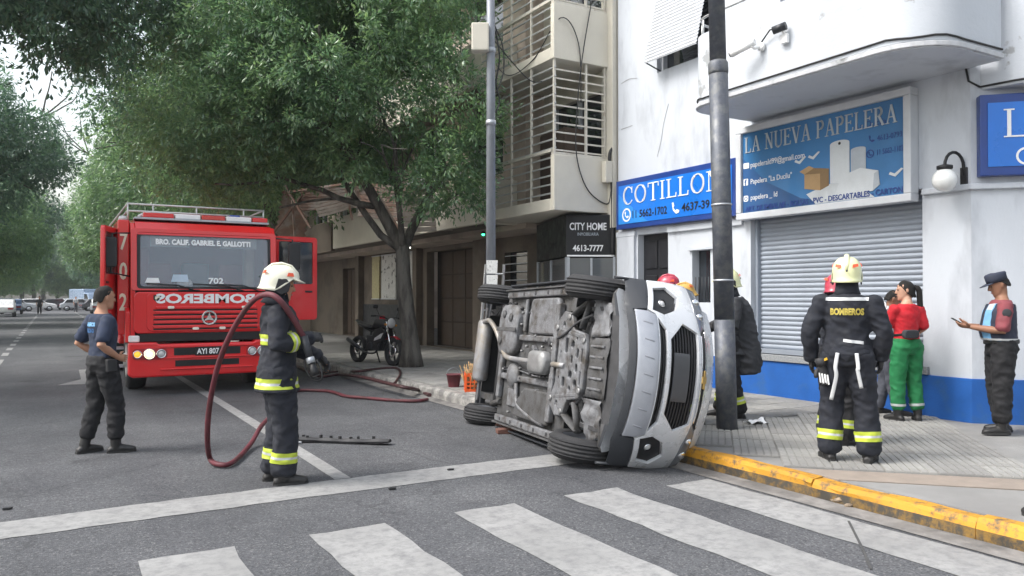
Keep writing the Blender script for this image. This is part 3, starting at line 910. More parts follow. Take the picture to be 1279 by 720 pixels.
def handset(y, z, r, parent, fn, m, X):
    a = MB(); P = [(-.75, .85), (-.40, .95), (-.2, .35), (-.42, .12), (.05, -.42), (.3, -.2), (.92, -.4), (.80, -.75), (.2, -.9), (-.5, -.3)]
    a.prism([(p[0] * r, p[1] * r) for p in P], (0, .003), fr(y, z, X)); fn(a.build('icon', m, parent))
ring_icon(6.36, 3.43, .055, sg, SP, M_SNAVY); handset(6.34, 3.62, .05, sg, SP, M_SNAVY, PX_ - .004)
a = MB(); a.prism(rrect(0, 0, .11, .085, .012), (0, .003), fr(8.50, 3.535)); a.prism([(0.01, .08), (.055, .04), (.10, .08)], (.003, .005), fr(8.50, 3.535)); SP(a.build('icon', M_WLET, sg))
a = MB(); a.prism(rrect(0, 0, .09, .10, .012), (0, .003), fr(8.50, 3.28)); SP(a.build('icon', M_WLET, sg)); SP(letters('f', fr(8.475, 3.285, PX_ - .008), .12, M_PBLUE2, sg, .002, .004))
me = plate2d(rrect(0, 0, .09, .09, .025), [circ(.045, .045, .033)], .003); me.transform(fr(8.50, 3.035)); SP(link('icon', me, M_WLET, sg))
SP((lambda a: a.build('icon', M_WLET, sg))(MB().prism(circ(.045, .045, .02), (0, .003), fr(8.50, 3.035))))

# -- the narrower sign reading along the door
ID = lambda o: o
sg2 = thing('shop_sign', 'bright blue shop sign with navy border above the dark service door', 'sign', (0, 0, 0))
C0, C1, D0, D1 = 8.66, 11.62, 2.84, 3.74
mb = MB(); mb.bb((WX - .13, C0, D0), (WX - .002, C1, D1)); mb.build('box', M_SNAVY, sg2, bev=.01)
mb = MB(); mb.bb((WX - .138, C0 + .07, D0 + .09), (WX - .128, C1 - .08, D1 - .10)); mb.build('panel', M_SBLUE, sg2)
CX = WX - .1385
f2 = lambda y, z: FR((CX - .002, y, z), (0, -1, 0), (0, 0, 1))
a = MB(); a.prism([(-C1 + .08, D0 + .09), (-C1 + .9, D0 + .09), (-C1 + .08, D1 - .25)], (0, .002), FR((CX, 0, 0), (0, -1, 0), (0, 0, 1))); a.build('print', mat('sign lighter blue', (.03, .25, .72), .35, coat=.3), sg2)
serif('COTILLON', f2(11.42, 3.28), .32, 2.52, M_WLET, sg2, .012)
letters('11 5662-1702', f2(11.13, 3.02), .185, M_BLACK, sg2, .003, .004, fit=.92)
letters('4637-3917', f2(9.85, 3.02), .185, M_BLACK, sg2, .003, .004, fit=.85)
ring_icon(11.30, 3.09, .125, sg2, ID, M_WLET, CX - .004); handset(10.0, 3.09, .11, sg2, ID, M_WLET, CX - .004)

# -- the sign on the chamfer
sg3 = thing('shop_sign', 'blue shop sign on the chamfered corner wall beside the globe lamp', 'sign')
fc = lambda t, z, o=.0: FR(Vector((WX, 5.15, z)) + dch * t + nch * o, dch, (0, 0, 1))
mb = MB(); mb.prism([(.06, 0), (2.9, 0), (2.9, .93), (.06, .93)], (.002, .13), fc(0, 2.97)); mb.build('box', M_SNAVY, sg3, bev=.01)
mb = MB(); mb.prism([(.14, .10), (2.8, .10), (2.8, .83), (.14, .83)], (.128, .14), fc(0, 2.97)); mb.build('panel', M_SBLUE, sg3)
serif('LA DUENA'[:2] + ' NUEVA', fc(.30, 3.40, .1415), .32, 2.3, M_WLET, sg3, .01)
me = plate2d(circ(0, 0, .10, 20), [circ(0, 0, .076, 20)], .003); me.transform(fc(.52, 3.18, .1425)); link('icon', me, M_WLET, sg3)
letters('11 5662-1702', fc(.70, 3.10, .1425), .18, M_WLET, sg3, .003, .003)

# -- globe wall lamp
lamp = thing('wall_lamp', 'white globe lamp hanging from a black gooseneck bracket on the white wall', 'lamp', (WX, 5.22, 2.98))
mb = MB(); mb.bb((-.03, -.04, -.08), (0, .04, .12)); mb.build('bracket_plate', M_BLACK, lamp, bev=.006)
path = [(-.02, 0, .02)] + [(-.16 + .14 * cos(radians(a)), .06 * (1 - cos(radians(a))) * .5, .12 + .17 * sin(radians(a))) for a in range(0, 181, 20)] + [(-.30, .06, .10)]
mb = MB(); mb.tube(path, .018, 10); mb.build('arm', M_BLACK, lamp)
mb = MB(); mb.lathe([(.05, .08), (.085, .10), (.085, .135), (.03, .15)], (-.30, .06, -.01), 18); mb.build('collar', M_BLACK, lamp)
mb = MB(); mb.ball((-.30, .06, -.04), .135, 22, 16); mb.build('globe', mat('opal glass', (.72, .73, .72), .25, var=.03, coat=.4), lamp)

# -- security cameras on the balcony
cm = thing('security_camera', 'white bullet security camera on a bracket under the curved balcony rail', 'camera', (7.815, 7.0, 4.78))
mb = MB(); mb.lathe([(.055, 0), (.055, -.03), (.03, -.05)], (0, 0, 0), 14, 'x'); mb.tube([(-.03, 0, 0), (-.12, .02, -.03), (-.16, .05, .02)], .018, 8); mb.build('bracket', M_WLET, cm)
mb = MB(); mb.cyl((-.13, .0, .05), (-.22, .32, -.04), .045, 14); mb.build('housing', M_WLET, cm)
mb = MB(); mb.cyl((-.215, .30, -.034), (-.226, .335, -.045), .034, 14); mb.build('lens', M_BLACK, cm)
cm = thing('security_camera', 'dark bullet security camera above a junction box on the curved balcony', 'camera', (7.815, 6.62, 4.86))
mb = MB(); mb.bb((-.05, -.05, -.14), (0, .05, -.03)); mb.tube([(-.03, 0, -.03), (-.08, .0, .03)], .016, 8); mb.build('bracket', M_WLET, cm, bev=.005)
mb = MB(); mb.cyl((-.06, -.05, .06), (-.12, .10, .03), .05, 14); mb.build('housing', M_DKMET, cm)
mb = MB(); mb.tube([(-.05, .05, .06), (-.06, .2, .08), (-.03, .36, -.02)], .01, 6); mb.build('cable', M_CABLE, cm)

# ---------------------------------------------------------------- cream apartment building with barred balconies
apt = thing('apartment_building', 'cream apartment building with horizontally barred balconies beside the white corner building', 'building')
AY0, AY1, BXF = 11.76, 14.35, 7.88
mb = MB()
wall_x(mb, WX + .02, AY0, AY1, 0, 13, [(12.2, 14.0, 3.4, 5.6), (12.2, 14.0, 6.3, 8.4)], .15)
mb.add([(WX + .02, AY0, 0), (30, AY0, 0), (30, AY0, 13), (WX + .02, AY0, 13)], [(0, 1, 2, 3)])
mb.bb((WX - .10, AY0 + .002, 2.9), (WX + .0, AY0 + .35, 13))
mb.build('wall', M_CREAM, apt)
for z in (3.4, 6.3):
    a = MB(); a.bb((WX + .14, 12.2, z), (WX + .17, 14.0, z + 2.2)); win = a.build('window', M_GLASS, apt)
    a = MB()
    for y in (12.2, 13.07, 13.94): a.bb((WX + .08, y, z), (WX + .14, y + .06, z + 2.2))
    a.build('frame', M_FRAME, win)
for fl, z0 in enumerate((3.2, 5.98, 8.76)):
    b_ = bpy.data.objects.new('balcony', None); COL.objects.link(b_); b_.parent = apt
    a = MB(); a.bb((BXF, AY0 + .16, z0), (WX + .02, AY1 + .4, z0 + .16)); a.build('slab', M_CREAM, b_, bev=.01)
    a = MB(); a.bb((BXF - .005, AY0 + .15, z0 - .02), (WX + .0, AY0 + .27, z0 + 1.0)); a.build('end_panel', M_CREAM, b_, bev=.012)
    a = MB(); a.bb((BXF - .005, AY0 + .275, z0 - .02), (BXF + .1, AY1 + .4, z0 + .20)); a.build('edge_beam', M_CREAM, b_, bev=.012)
    if fl > 1: continue
    top = z0 + 2.78
    # front bars
    k = 0
    z = z0 + .30
    proto = None
    while z < top - .06:
        if proto is None:
            a = MB(); a.bb((-.012, 0, -.014), (.012, AY1 + .4 - AY0 - .16, .014)); proto = a.build('bar', M_RAIL, b_); proto.location = (BXF + .04, AY0 + .16, z)
        else: share(proto, 'bar', b_, Matrix.Translation((BXF + .04, AY0 + .16, z)))
        z += .165
    z = z0 + 1.09; p2 = None
    while z < top - .06:
        if p2 is None:
            a = MB(); a.bb((0, -.012, -.014), (WX - BXF - .06, .012, .014)); p2 = a.build('bar', M_RAILC, b_); p2.location = (BXF + .03, AY0 + .21, z)
        else: share(p2, 'bar', b_, Matrix.Translation((BXF + .03, AY0 + .21, z)))
        z += .165
    for (x, y) in ((BXF + .04, AY0 + .21), (BXF + .04, AY0 + 1.0), (BXF + .04, AY0 + 1.75), (BXF + .04, AY0 + 2.5), (BXF + .75, AY0 + .21), (WX - .14, AY0 + .21)):
        a = MB(); a.bb((x - .02, y - .02, z0 + (.2 if y > AY0 + .3 else 1.0)), (x + .02, y + .02, top)); a.build('post', M_RAILC, b_)
    a = MB(); a.bb((BXF + .0, AY0 + .17, z0 + 1.003), (WX - .02, AY0 + .25, z0 + 1.05)); a.build('handrail', M_RAILC, b_)
    a = MB(); a.bb((BXF + .0, AY0 + .26, z0 + 1.06), (BXF + .08, AY1 + .4, z0 + 1.11)); a.build('handrail', M_RAILC, b_)
# things kept on the balcony
a = thing('balcony_cabinet', 'tall brown cupboard standing inside the lower barred balcony', 'cupboard', (8.75, 12.9, 3.36))
q = MB(); q.bb((-.25, -.45, 0), (.25, .45, 1.5)); q.build('body', M_BROWN, a, bev=.01)
q = MB(); q.bb((-.27, -.43, .03), (-.252, -.01, 1.46)); q.bb((-.27, .01, .03), (-.252, .43, 1.46)); q.build('door', M_RUST, a)
# loose cables down the end wall
mb = MB()
mb.tube(catmull([(8.9, AY0 + .13, 8.0), (8.5, AY0 + .10, 6.2), (8.35, AY0 + .10, 5.0), (8.35, AY0 + .11, 4.2), (8.6, AY0 + .12, 3.6), (9.05, AY0 + .12, 3.35), (9.1, AY0 + .05, 3.6)], 8), .012, 6)
mb.tube(catmull([(7.85, 14.5, 6.9), (7.84, 13.6, 6.05), (7.86, 12.6, 6.1), (8.0, AY0 + .12, 6.7), (8.4, AY0 + .12, 6.3), (8.45, AY0 + .11, 5.2)], 8), .01, 6)
mb.tube(catmull([(9.12, AY0 + .04, 2.4), (9.12, AY0 + .04, 3.5), (9.05, AY0 + .04, 4.2), (9.12, AY0 + .04, 4.4)], 6), .03, 8)
mb.build('cable', M_CABLE, apt)
mb = MB(); mb.bb((WX - .26, AY0 + .0, 3.75), (WX - .105, AY0 + .14, 4.15)); mb.build('meter_box', M_CREAM, apt, bev=.01)
# ground floor
mb = MB(); mb.bb((WX + .03, AY0 + .03, 0), (WX + .08, 14.5, 3.2)); mb.build('shop_inner', M_BLACK, apt)
SFP = [(9.19, 11.80), (8.40, 12.26), (9.1, 14.4)]
shop = bpy.data.objects.new('shop_front', None); COL.objects.link(shop); shop.parent = apt
for (a_, b_) in ((SFP[0], SFP[1]), (SFP[1], SFP[2])):
    A, B = Vector((*a_, 0)), Vector((*b_, 0)); dd = (B - A).normalized(); Lg = (B - A).length
    f_ = FR(A, dd, (0, 0, 1))
    g = MB(); g.prism([(.03, .5), (Lg - .03, .5), (Lg - .03, 2.33), (.03, 2.33)], (-.01, .01), f_); g.build('pane', M_GLASS2, shop)
    g = MB()
    for (x0, x1, z0, z1) in ((0, .05, .14, 2.35), (Lg - .05, Lg, .14, 2.35), (.05, Lg - .05, .42, .5), (Lg * .5 - .02, Lg * .5 + .02, .5, 2.33)):
        g.prism([(x0, z0), (x1, z0), (x1, z1), (x0, z1)], (-.03, .03), f_)
    g.build('frame', M_STEEL, shop)
    g = MB(); g.prism([(.05, .14), (Lg - .05, .14), (Lg - .05, .42), (.05, .42)], (-.02, .02), f_); g.build('stall_riser', M_DKMET, shop)
cs = thing('shop_sign', 'black angled shop fascia with white capitals and phone number', 'sign')
mb = MB(); mb.prism([SFP[0], (8.36, 12.24), (9.08, 14.42), (9.19, 14.42)], (2.36, 3.15)); mb.build('box', M_BLACK, cs, bev=.008)
A = Vector((*SFP[0], 0)); B = Vector((8.36, 12.24, 0)); dd = (A - B).normalized(); Lg = (A - B).length
fs_ = lambda t, z: FR(B + dd * t + Vector((dd.y, -dd.x, 0)) * .004 + Vector((0, 0, z)), dd, (0, 0, 1))
letters('CITY HOME', fs_(.07, 2.86), .19, M_WLET, cs, .004, .004, fit=.70)
letters('INMOBILIARIA', fs_(.22, 2.75), .085, M_GLET, cs, .003, fit=.40)
letters('4613-7777', fs_(.13, 2.46), .16, M_WLET, cs, .004, .004, fit=.58)
mb = MB(); mb.prism([(.02, .0), (Lg - .02, .0), (Lg - .02, .03), (.02, .03)], (0, .012), fs_(0, 2.355)); mb.build('edge_strip', M_WLET, cs)
B2 = Vector((9.08, 14.42, 0)); A2 = Vector((8.36, 12.24, 0)); d2 = (A2 - B2).normalized()
letters('CITY', FR(B2 + d2 * .5 + Vector((d2.y, -d2.x, 0)) * .004 + Vector((0, 0, 2.85)), d2, (0, 0, 1)), .2, M_DKMET, cs, .004)
letters('HOME', FR(B2 + d2 * 1.1 + Vector((d2.y, -d2.x, 0)) * .004 + Vector((0, 0, 2.55)), d2, (0, 0, 1)), .2, M_DKMET, cs, .004)

# ---------------------------------------------------------------- weathered beige building behind the trees
bei = thing('beige_building', 'weathered beige building with overhanging upper floors above a dark recessed entrance', 'building')
BY0, BY1, RX, OX = 14.42, 34.0, 9.75, 7.9
GAR = (18.4, 21.7, SW, 2.95); DO1 = (27.6, 29.6, SW, 2.7); DO2 = (15.9, 17.0, 1.3, 2.7)
mb = MB()
wall_x(mb, RX, BY0, BY1, 0, 3.2, [GAR, DO1, DO2], .25)
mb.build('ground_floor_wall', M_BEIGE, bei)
UWS = [(15.4, 17.0, 4.4, 6.2), (18.4, 20.2, 4.4, 6.2), (21.8, 23.6, 4.4, 6.2), (25.2, 27, 4.4, 6.2), (28.5, 30.3, 4.4, 6.2), (15.4, 17.0, 7.4, 9.2), (18.4, 20.2, 7.4, 9.2), (21.8, 23.6, 7.4, 9.2), (25.2, 27, 7.4, 9.2)]
mb = MB()
wall_x(mb, OX + .9, BY0, BY1, 3.2, 13, UWS, .2)
mb.add([(OX + .9, BY0, 3.2), (30, BY0, 3.2), (30, BY0, 13), (OX + .9, BY0, 13)], [(0, 1, 2, 3)])
mb.add([(OX + .9, BY0, 13), (30, BY0, 13), (30, BY1, 13), (OX + .9, BY1, 13)], [(0, 1, 2, 3)])
mb.add([(OX + .9, BY1, 0), (30, BY1, 0), (30, BY1, 13), (OX + .9, BY1, 13)], [(3, 2, 1, 0)])
mb.bb((OX + .9, BY0, 3.08), (RX + .3, BY1, 3.195))
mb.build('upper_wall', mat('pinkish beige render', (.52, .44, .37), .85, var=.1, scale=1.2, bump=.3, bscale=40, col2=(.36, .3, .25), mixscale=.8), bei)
for h in UWS:
    a = MB(); a.bb((OX + 1.04, h[0], h[2]), (OX + 1.08, h[1], h[3])); wi = a.build('window', M_GLASS, bei)
    a = MB(); a.bb((OX + .99, (h[0] + h[1]) / 2 - .03, h[2]), (OX + 1.04, (h[0] + h[1]) / 2 + .03, h[3])); a.bb((OX + .99, h[0], h[2]), (OX + 1.04, h[0] + .06, h[3])); a.bb((OX + .99, h[1] - .06, h[2]), (OX + 1.04, h[1], h[3])); a.build('frame', M_FRAME, wi)
for z0 in (3.2, 6.2, 9.2):
    b_ = bpy.data.objects.new('balcony', None); COL.objects.link(b_); b_.parent = bei
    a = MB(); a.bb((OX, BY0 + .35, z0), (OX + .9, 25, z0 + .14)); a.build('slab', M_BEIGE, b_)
    a = MB(); a.bb((OX - .004, BY0 + .34, z0 - .03), (OX + .12, 25, z0 + .95)); a.bb((OX + .12, BY0 + .34, z0 - .03), (OX + .9, BY0 + .46, z0 + .95)); a.build('parapet', M_CREAM, b_, bev=.01)
    for k in range(2):
        a = MB(); a.bb((OX + .03, BY0 + .36, z0 + 1.12 + .2 * k), (OX + .06, 25, z0 + 1.15 + .2 * k)); a.build('rail', M_RAIL, b_)
    pp = None
    for k in range(11):
        if pp is None: a = MB(); a.bb((-.015, -.015, 0), (.015, .015, .42)); pp = a.build('post', M_RAIL, b_); pp.location = (OX + .045, BY0 + .4, z0 + .95)
        else: share(pp, 'post', b_, Matrix.Translation((OX + .045, BY0 + .4 + k, z0 + .95)))
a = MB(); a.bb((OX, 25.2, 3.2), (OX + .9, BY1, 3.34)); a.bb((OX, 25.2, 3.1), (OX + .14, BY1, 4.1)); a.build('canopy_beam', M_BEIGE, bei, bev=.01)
# garage door, dark sheet of panels set back
a = MB(); a.bb((RX + .5, GAR[0] - .3, 0), (RX + .55, GAR[1] + .3, 3.2)); gd = a.build('garage_door', M_RUST, bei)
for k in range(4):
    for j in range(4):
        a = MB(); y0 = GAR[0] + .03 + j * .82; z0 = SW + .04 + k * .7
        a.bb((RX + .47, y0, z0), (RX + .498, y0 + .78, z0 + .66)); a.build('panel', M_BROWN, gd, bev=.008)
a = MB(); a.bb((RX + .2, DO1[0], DO1[2]), (RX + .24, DO1[1], DO1[3])); d_ = a.build('door', M_RUST, bei)
for k in range(4):
    a = MB(); a.bb((RX + .165, DO1[0] + .06 + k * .48, DO1[2] + .1), (RX + .199, DO1[0] + .48 + k * .48, DO1[3] - .08)); a.build('panel', M_BROWN, d_, bev=.01)
a = MB(); a.bb((RX + .18, DO2[0], DO2[2]), (RX + .22, DO2[1], DO2[3])); wi = a.build('window', M_GLASS, bei)
for k in range(7):
    a = MB(); a.bb((RX + .02, DO2[0], DO2[2] + .1 + k * .2), (RX + .04, DO2[1], DO2[2] + .12 + k * .2)); a.build('bar', M_FRAME, wi)
a = MB(); a.bb((RX - .03, 22.1, SW), (RX - .002, 27.4, 1.35)); a.build('dark_dado', M_DKMET, bei)
for k in range(3):
    a = MB(); a.bb((RX - .22, (17.6, 22.0, 27.2)[k], SW), (RX - .001, (18.3, 22.3, 27.55)[k], 3.08)); a.build('pier', M_BEIGE, bei, bev=.015)
# posters and green lamp
for k, (px, w_, m_) in enumerate(((25.9, .7, mat('yellowish poster', (.5, .45, .25), .6, var=.2, scale=14)), (24.7, 1.3, mat('white poster', (.62, .62, .6), .6, var=.15, scale=10, col2=(.08, .08, .08), mixscale=5, mixlo=.58, mixhi=.62)), (23.0, .9, mat('pale poster', (.6, .6, .58), .6, var=.2, scale=12)))):
    o = MB(); o.bb((RX - .05, px - w_ / 2, 1.55), (RX - .003, px + w_ / 2, 3.0))
    t_ = thing('wall_poster', ('narrow yellowish poster on the dark wall behind the tree', 'large white poster with dark print on the dark wall behind the tree', 'pale poster on the dark wall beside the garage door')[k], 'poster')
    o.build('board', m_, t_); f_ = MB()
    for a_, b_ in ((1.52, 1.55), (3.0, 3.03)): f_.bb((RX - .06, px - w_ / 2 - .03, a_), (RX - .003, px + w_ / 2 + .03, b_))
    f_.build('frame', M_FRAME, t_)
gl = thing('entrance_light', 'small green indicator lamp under the beige overhang by the garage', 'lamp', (8.4, 15.6, 3.02))
a = MB(); a.lathe([(.05, 0), (.05, .04), (.03, .055)], (0, 0, 0), 12); a.build('base', M_DKMET, gl)
a = MB(); a.ball((0, 0, -.01), .035); a.build('bulb', mat('green lamp', (.02, .5, .2), .4, emit=(.05, 1, .35), estr=3), gl)
gl = thing('entrance_light', 'white ceiling lamp lit under the dark beige overhang', 'lamp', (8.6, 20.6, 3.0))
a = MB(); a.bb((-.1, -.2, 0), (.1, .2, .08)); a.build('base', M_DKMET, gl)
a = MB(); a.bb((-.08, -.18, -.03), (.08, .18, -.001)); a.build('diffuser', mat('lit diffuser', (.8, .8, .8), .4, emit=(1, .97, .9), estr=4), gl)

# collapsed corrugated awning: bent frame with corrugated slats hanging off the overhang
M_AWN = mat('rusty brown sheet', (.22, .135, .10), .7, .1, var=.3, scale=5, bump=.2, col2=(.30, .26, .23), mixscale=3)
M_AWN2 = mat('dull grey-brown sheet', (.30, .27, .24), .6, .2, var=.25, scale=5, bump=.2)
aw = thing('collapsed_awning', 'collapsed awning of brown corrugated sheets hanging over the entrance behind the tree', 'awning')
def slat_panel(o, ux, uy, W, H, n, m_, sag=0.0):
    ux, uy = Vector(ux).normalized(), Vector(uy).normalized()
    first = None
    for i in range(n):
        a = MB(); p0 = Vector(o) + uy * (H * i / n); p1 = p0 + ux * W
        mid = (p0 + p1) / 2 + Vector((0, 0, -sag * (1 + .3 * sin(i))))
        wd = H / n * .82
        a.beam(p0, mid, wd, .03, up=ux.cross(uy)); a.beam(mid, p1, wd, .03, up=ux.cross(uy))
        a.build('slat', m_, aw)
slat_panel(AT(372, 262, 20.5), RV * 1.0 + Vector((0, 0, .06)), Vector((0, 0, 1)) + FV * .5, 1.75, .70, 7, M_AWN, .02)
slat_panel(AT(398, 270, 20), RV * 1.0 + Vector((0, 0, .30)), Vector((-.3, .2, .9)), 1.1, .42, 5, M_AWN2, .03)
slat_panel(AT(447, 268, 19.5), RV * .95 + Vector((0, 0, -.12)), Vector((0, 0, 1)) + FV * .3, 1.4, .95, 8, M_AWN, .0)
slat_panel(AT(345, 288, 21), RV * .6 + Vector((0, 0, -.5)), Vector((.2, .2, .9)), .9, 1.3, 9, M_AWN, .02)
slat_panel(AT(500, 288, 18.7), RV * 1.0 + Vector((0, 0, .04)), Vector((0, 0, 1)) + FV * .2, 1.25, 1.05, 8, M_AWN2, .0)
for (p, q) in (((428, 216, 19.3), (440, 275, 19.3)), ((440, 222, 19.2), (458, 275, 19.2)), ((360, 240, 20.4), (445, 228, 19.6)), ((356, 232, 20.5), (388, 285, 20.3)), ((342, 290, 20.6), (380, 240, 20.6)), ((470, 240, 19), (500, 290, 18.7)), ((365, 250, 20.6), (370, 318, 20.6)), ((500, 240, 18.7), (560, 236, 17.6))):
    a = MB(); a.beam(AT(*p), AT(*q), .07, .05); a.build('strut', M_AWN, aw)

# ---------------------------------------------------------------- further houses along the street
def row_house(y0, y1, h, m, label, side=1, seed=0):
    b = thing('town_house', label, 'building')
    X = 9.3 * side if side > 0 else -8.6
    xe = X + 18 * side
    fl = int(h // 3.1)
    holes = []
    k = max(2, int((y1 - y0) / 3.2))
    for f_ in range(fl):
        for i in range(k):
            yc = y0 + (i + .5) * (y1 - y0) / k
            holes.append((yc - .65, yc + .65, .9 + f_ * 3.1 + (.3 if f_ else .1), 2.3 + f_ * 3.1 + .3))
    a = MB(); wall_x(a, X, y0, y1, 0, h, holes, .2, side)
    a.add([(X, y0, 0), (xe, y0, 0), (xe, y0, h), (X, y0, h)], [(0, 1, 2, 3)]); a.add([(X, y1, 0), (xe, y1, 0), (xe, y1, h), (X, y1, h)], [(0, 1, 2, 3)])
    a.add([(X, y0, h), (xe, y0, h), (xe, y1, h), (X, y1, h)], [(0, 1, 2, 3)])
    a.build('wall', m, b)
    w0 = None
    for hh in holes:
        if w0 is None: a = MB(); a.bb((.17 * side, 0, 0), (.2 * side, 1.3, hh[3] - hh[2])); w0 = a.build('window', M_GLASS, b); w0.location = (X, hh[0], hh[2])
        else: share(w0, 'window', b, Matrix.Translation((X, hh[0], hh[2])))
    a = MB(); a.bb((X - .12 * side, y0, h - .25), (X - .003 * side, y1, h + .15)); a.build('cornice', m, b)
    return b
row_house(34.1, 47, 9.6, M_CREAM, 'cream three storey house beyond the beige building', 1)
row_house(47.2, 64, 12.6, M_BEIGE, 'beige four storey house further along the same pavement', 1)
row_house(64.2, 84, 9.5, M_WHITE, 'white three storey house near the far crossing', 1)
row_house(84.2, 103, 12.5, M_CREAM, 'tall cream house on the corner of the far crossing', 1)
# ================================================================== TREES
def leaf_material(name, a, b, c):
    m = bpy.data.materials.new(name); m.use_nodes = True
    t = m.node_tree; t.nodes.remove(t.nodes['Principled BSDF'])
    out = t.nodes['Material Output']
    geo = t.nodes.new('ShaderNodeNewGeometry')
    tc = t.nodes.new('ShaderNodeTexCoord')
    n = t.nodes.new('ShaderNodeTexNoise'); n.inputs['Scale'].default_value = .9; n.inputs['Detail'].default_value = 3
    t.links.new(tc.outputs['Object'], n.inputs['Vector'])
    ad = t.nodes.new('ShaderNodeMath'); ad.operation = 'MULTIPLY_ADD'; ad.inputs[1].default_value = .45
    t.links.new(geo.outputs['Random Per Island'], ad.inputs[0])
    m3 = t.nodes.new('ShaderNodeMath'); m3.operation = 'MULTIPLY'; m3.inputs[1].default_value = .75
    t.links.new(n.outputs['Fac'], m3.inputs[0]); t.links.new(m3.outputs[0], ad.inputs[2])
    r = t.nodes.new('ShaderNodeValToRGB')
    e = r.color_ramp.elements
    e[0].position = .2; e[0].color = (*a, 1); e[1].position = .85; e[1].color = (*c, 1)
    x = e.new(.5); x.color = (*b, 1)
    t.links.new(ad.outputs[0], r.inputs[0])
    di = t.nodes.new('ShaderNodeBsdfDiffuse'); tr = t.nodes.new('ShaderNodeBsdfTranslucent'); gl = t.nodes.new('ShaderNodeBsdfGlossy')
    gl.inputs['Roughness'].default_value = .38; gl.inputs['Color'].default_value = (.9, .95, .9, 1)
    t.links.new(r.outputs[0], di.inputs[0])
    hs = t.nodes.new('ShaderNodeHueSaturation'); hs.inputs['Value'].default_value = 1.5; hs.inputs['Hue'].default_value = .485
    t.links.new(r.outputs[0], hs.inputs['Color']); t.links.new(hs.outputs[0], tr.inputs[0])
    m1 = t.nodes.new('ShaderNodeMixShader'); m1.inputs[0].default_value = .50
    t.links.new(di.outputs[0], m1.inputs[1]); t.links.new(tr.outputs[0], m1.inputs[2])
    m2 = t.nodes.new('ShaderNodeMixShader'); m2.inputs[0].default_value = .07
    t.links.new(m1.outputs[0], m2.inputs[1]); t.links.new(gl.outputs[0], m2.inputs[2])
    t.links.new(m2.outputs[0], out.inputs[0])
    return m
M_LEAF = leaf_material('ash leaves', (.058, .132, .070), (.102, .200, .095), (.18, .29, .11))
M_LEAFD = leaf_material('darker plane leaves', (.040, .090, .066), (.066, .132, .088), (.11, .20, .10))
M_LEAFF = leaf_material('far leaves', (.060, .130, .066), (.104, .20, .09), (.175, .285, .105))
M_BARK = mat('grey bark', (.060, .053, .047), .9, var=.45, scale=16, bump=1.6, bscale=22, col2=(.13, .12, .105), mixscale=6, mixlo=.42, mixhi=.58, stretch=(1, 1, .25))

def leaf_mesh(seed, lobes, n, size, clump=.34, per=34):
    """many small folded leaves gathered on twigs, spread through ellipsoid lobes (c, r)"""
    r = random.Random(seed)
    V, Fc = [], []
    vol = [l[1][0] * l[1][1] * l[1][2] for l in lobes]
    made = 0
    while made < n:
        c, rad = r.choices(lobes, vol)[0]
        while True:
            d = Vector((r.uniform(-1, 1), r.uniform(-1, 1), r.uniform(-1, 1)))
            L = d.length
            if .05 < L < 1 and r.random() < .25 + .75 * L * L: break
        # ragged outline
        k = 1 + .30 * noise.noise(Vector((d.x * 2.2 + seed, d.y * 2.2, d.z * 2.2)))
        cc = Vector(c) + Vector((d.x * rad[0], d.y * rad[1], d.z * rad[2])) * k
        if noise.noise(cc * .62 + Vector((seed, 0, 0))) < -.17: continue      # gaps
        tw = Vector((d.x + r.gauss(0, .5), d.y + r.gauss(0, .5), d.z * .5 + r.gauss(0, .35) - .15)).normalized()
        ln = clump * r.uniform(.6, 1.5)
        s0 = tw.orthogonal().normalized(); s1 = tw.cross(s0)
        for q in range(int(per * r.uniform(.5, 1.3))):
            t_ = r.uniform(-.4, 1)
            a = r.uniform(0, 2 * pi)
            off = (s0 * cos(a) + s1 * sin(a))
            p = cc + tw * ln * t_ + off * r.uniform(.02, clump * .5) + Vector((0, 0, -.03))
            ld = (tw * r.uniform(.2, 1) + off * r.uniform(.3, 1.2) + Vector((0, 0, r.uniform(-.6, .15)))).normalized()
            wd = ld.cross(Vector((r.gauss(0, .5), r.gauss(0, .5), 1)))
            if wd.length < 1e-3: continue
            wd.normalize()
            s = size * r.uniform(.65, 1.35)
            b = len(V)
            up = ld.cross(wd) * s * .08
            V += [p, p + ld * s * .5 + wd * s * .19 + up, p + ld * s, p + ld * s * .5 - wd * s * .19 + up]
            Fc.append((b, b + 1, b + 2, b + 3))
            made += 1
    me = bpy.data.meshes.new('crown')
    me.from_pydata([tuple(v) for v in V], [], Fc)
    me.update()
    return me
def branches(mb, base, dirn, length, rad, depth, r, tips, fork=3, droop=0.0):
    pts = [Vector(base)]; d = Vector(dirn).normalized(); n = 5
    for i in range(n):
        d = (d + Vector((r.gauss(0, .14), r.gauss(0, .14), r.gauss(0, .10) + .03 - droop))).normalized()
        pts.append(pts[-1] + d * length / n)
    mb.tube(pts, [rad * (1 - .45 * i / n) for i in range(n + 1)], 8 if rad > .05 else 5)
    if depth == 0:
        tips.append(pts[-1]); return
    for k in range(fork):
        i = r.choice([2, 3, 4, 5, 5])
        a = r.uniform(0, 2 * pi); s0 = d.orthogonal().normalized(); s1 = d.cross(s0)
        nd = (d + (s0 * cos(a) + s1 * sin(a)) * r.uniform(.5, 1.0)).normalized()
        branches(mb, pts[i], nd, length * r.uniform(.55, .8), rad * .5, depth - 1, r, tips, fork, droop)
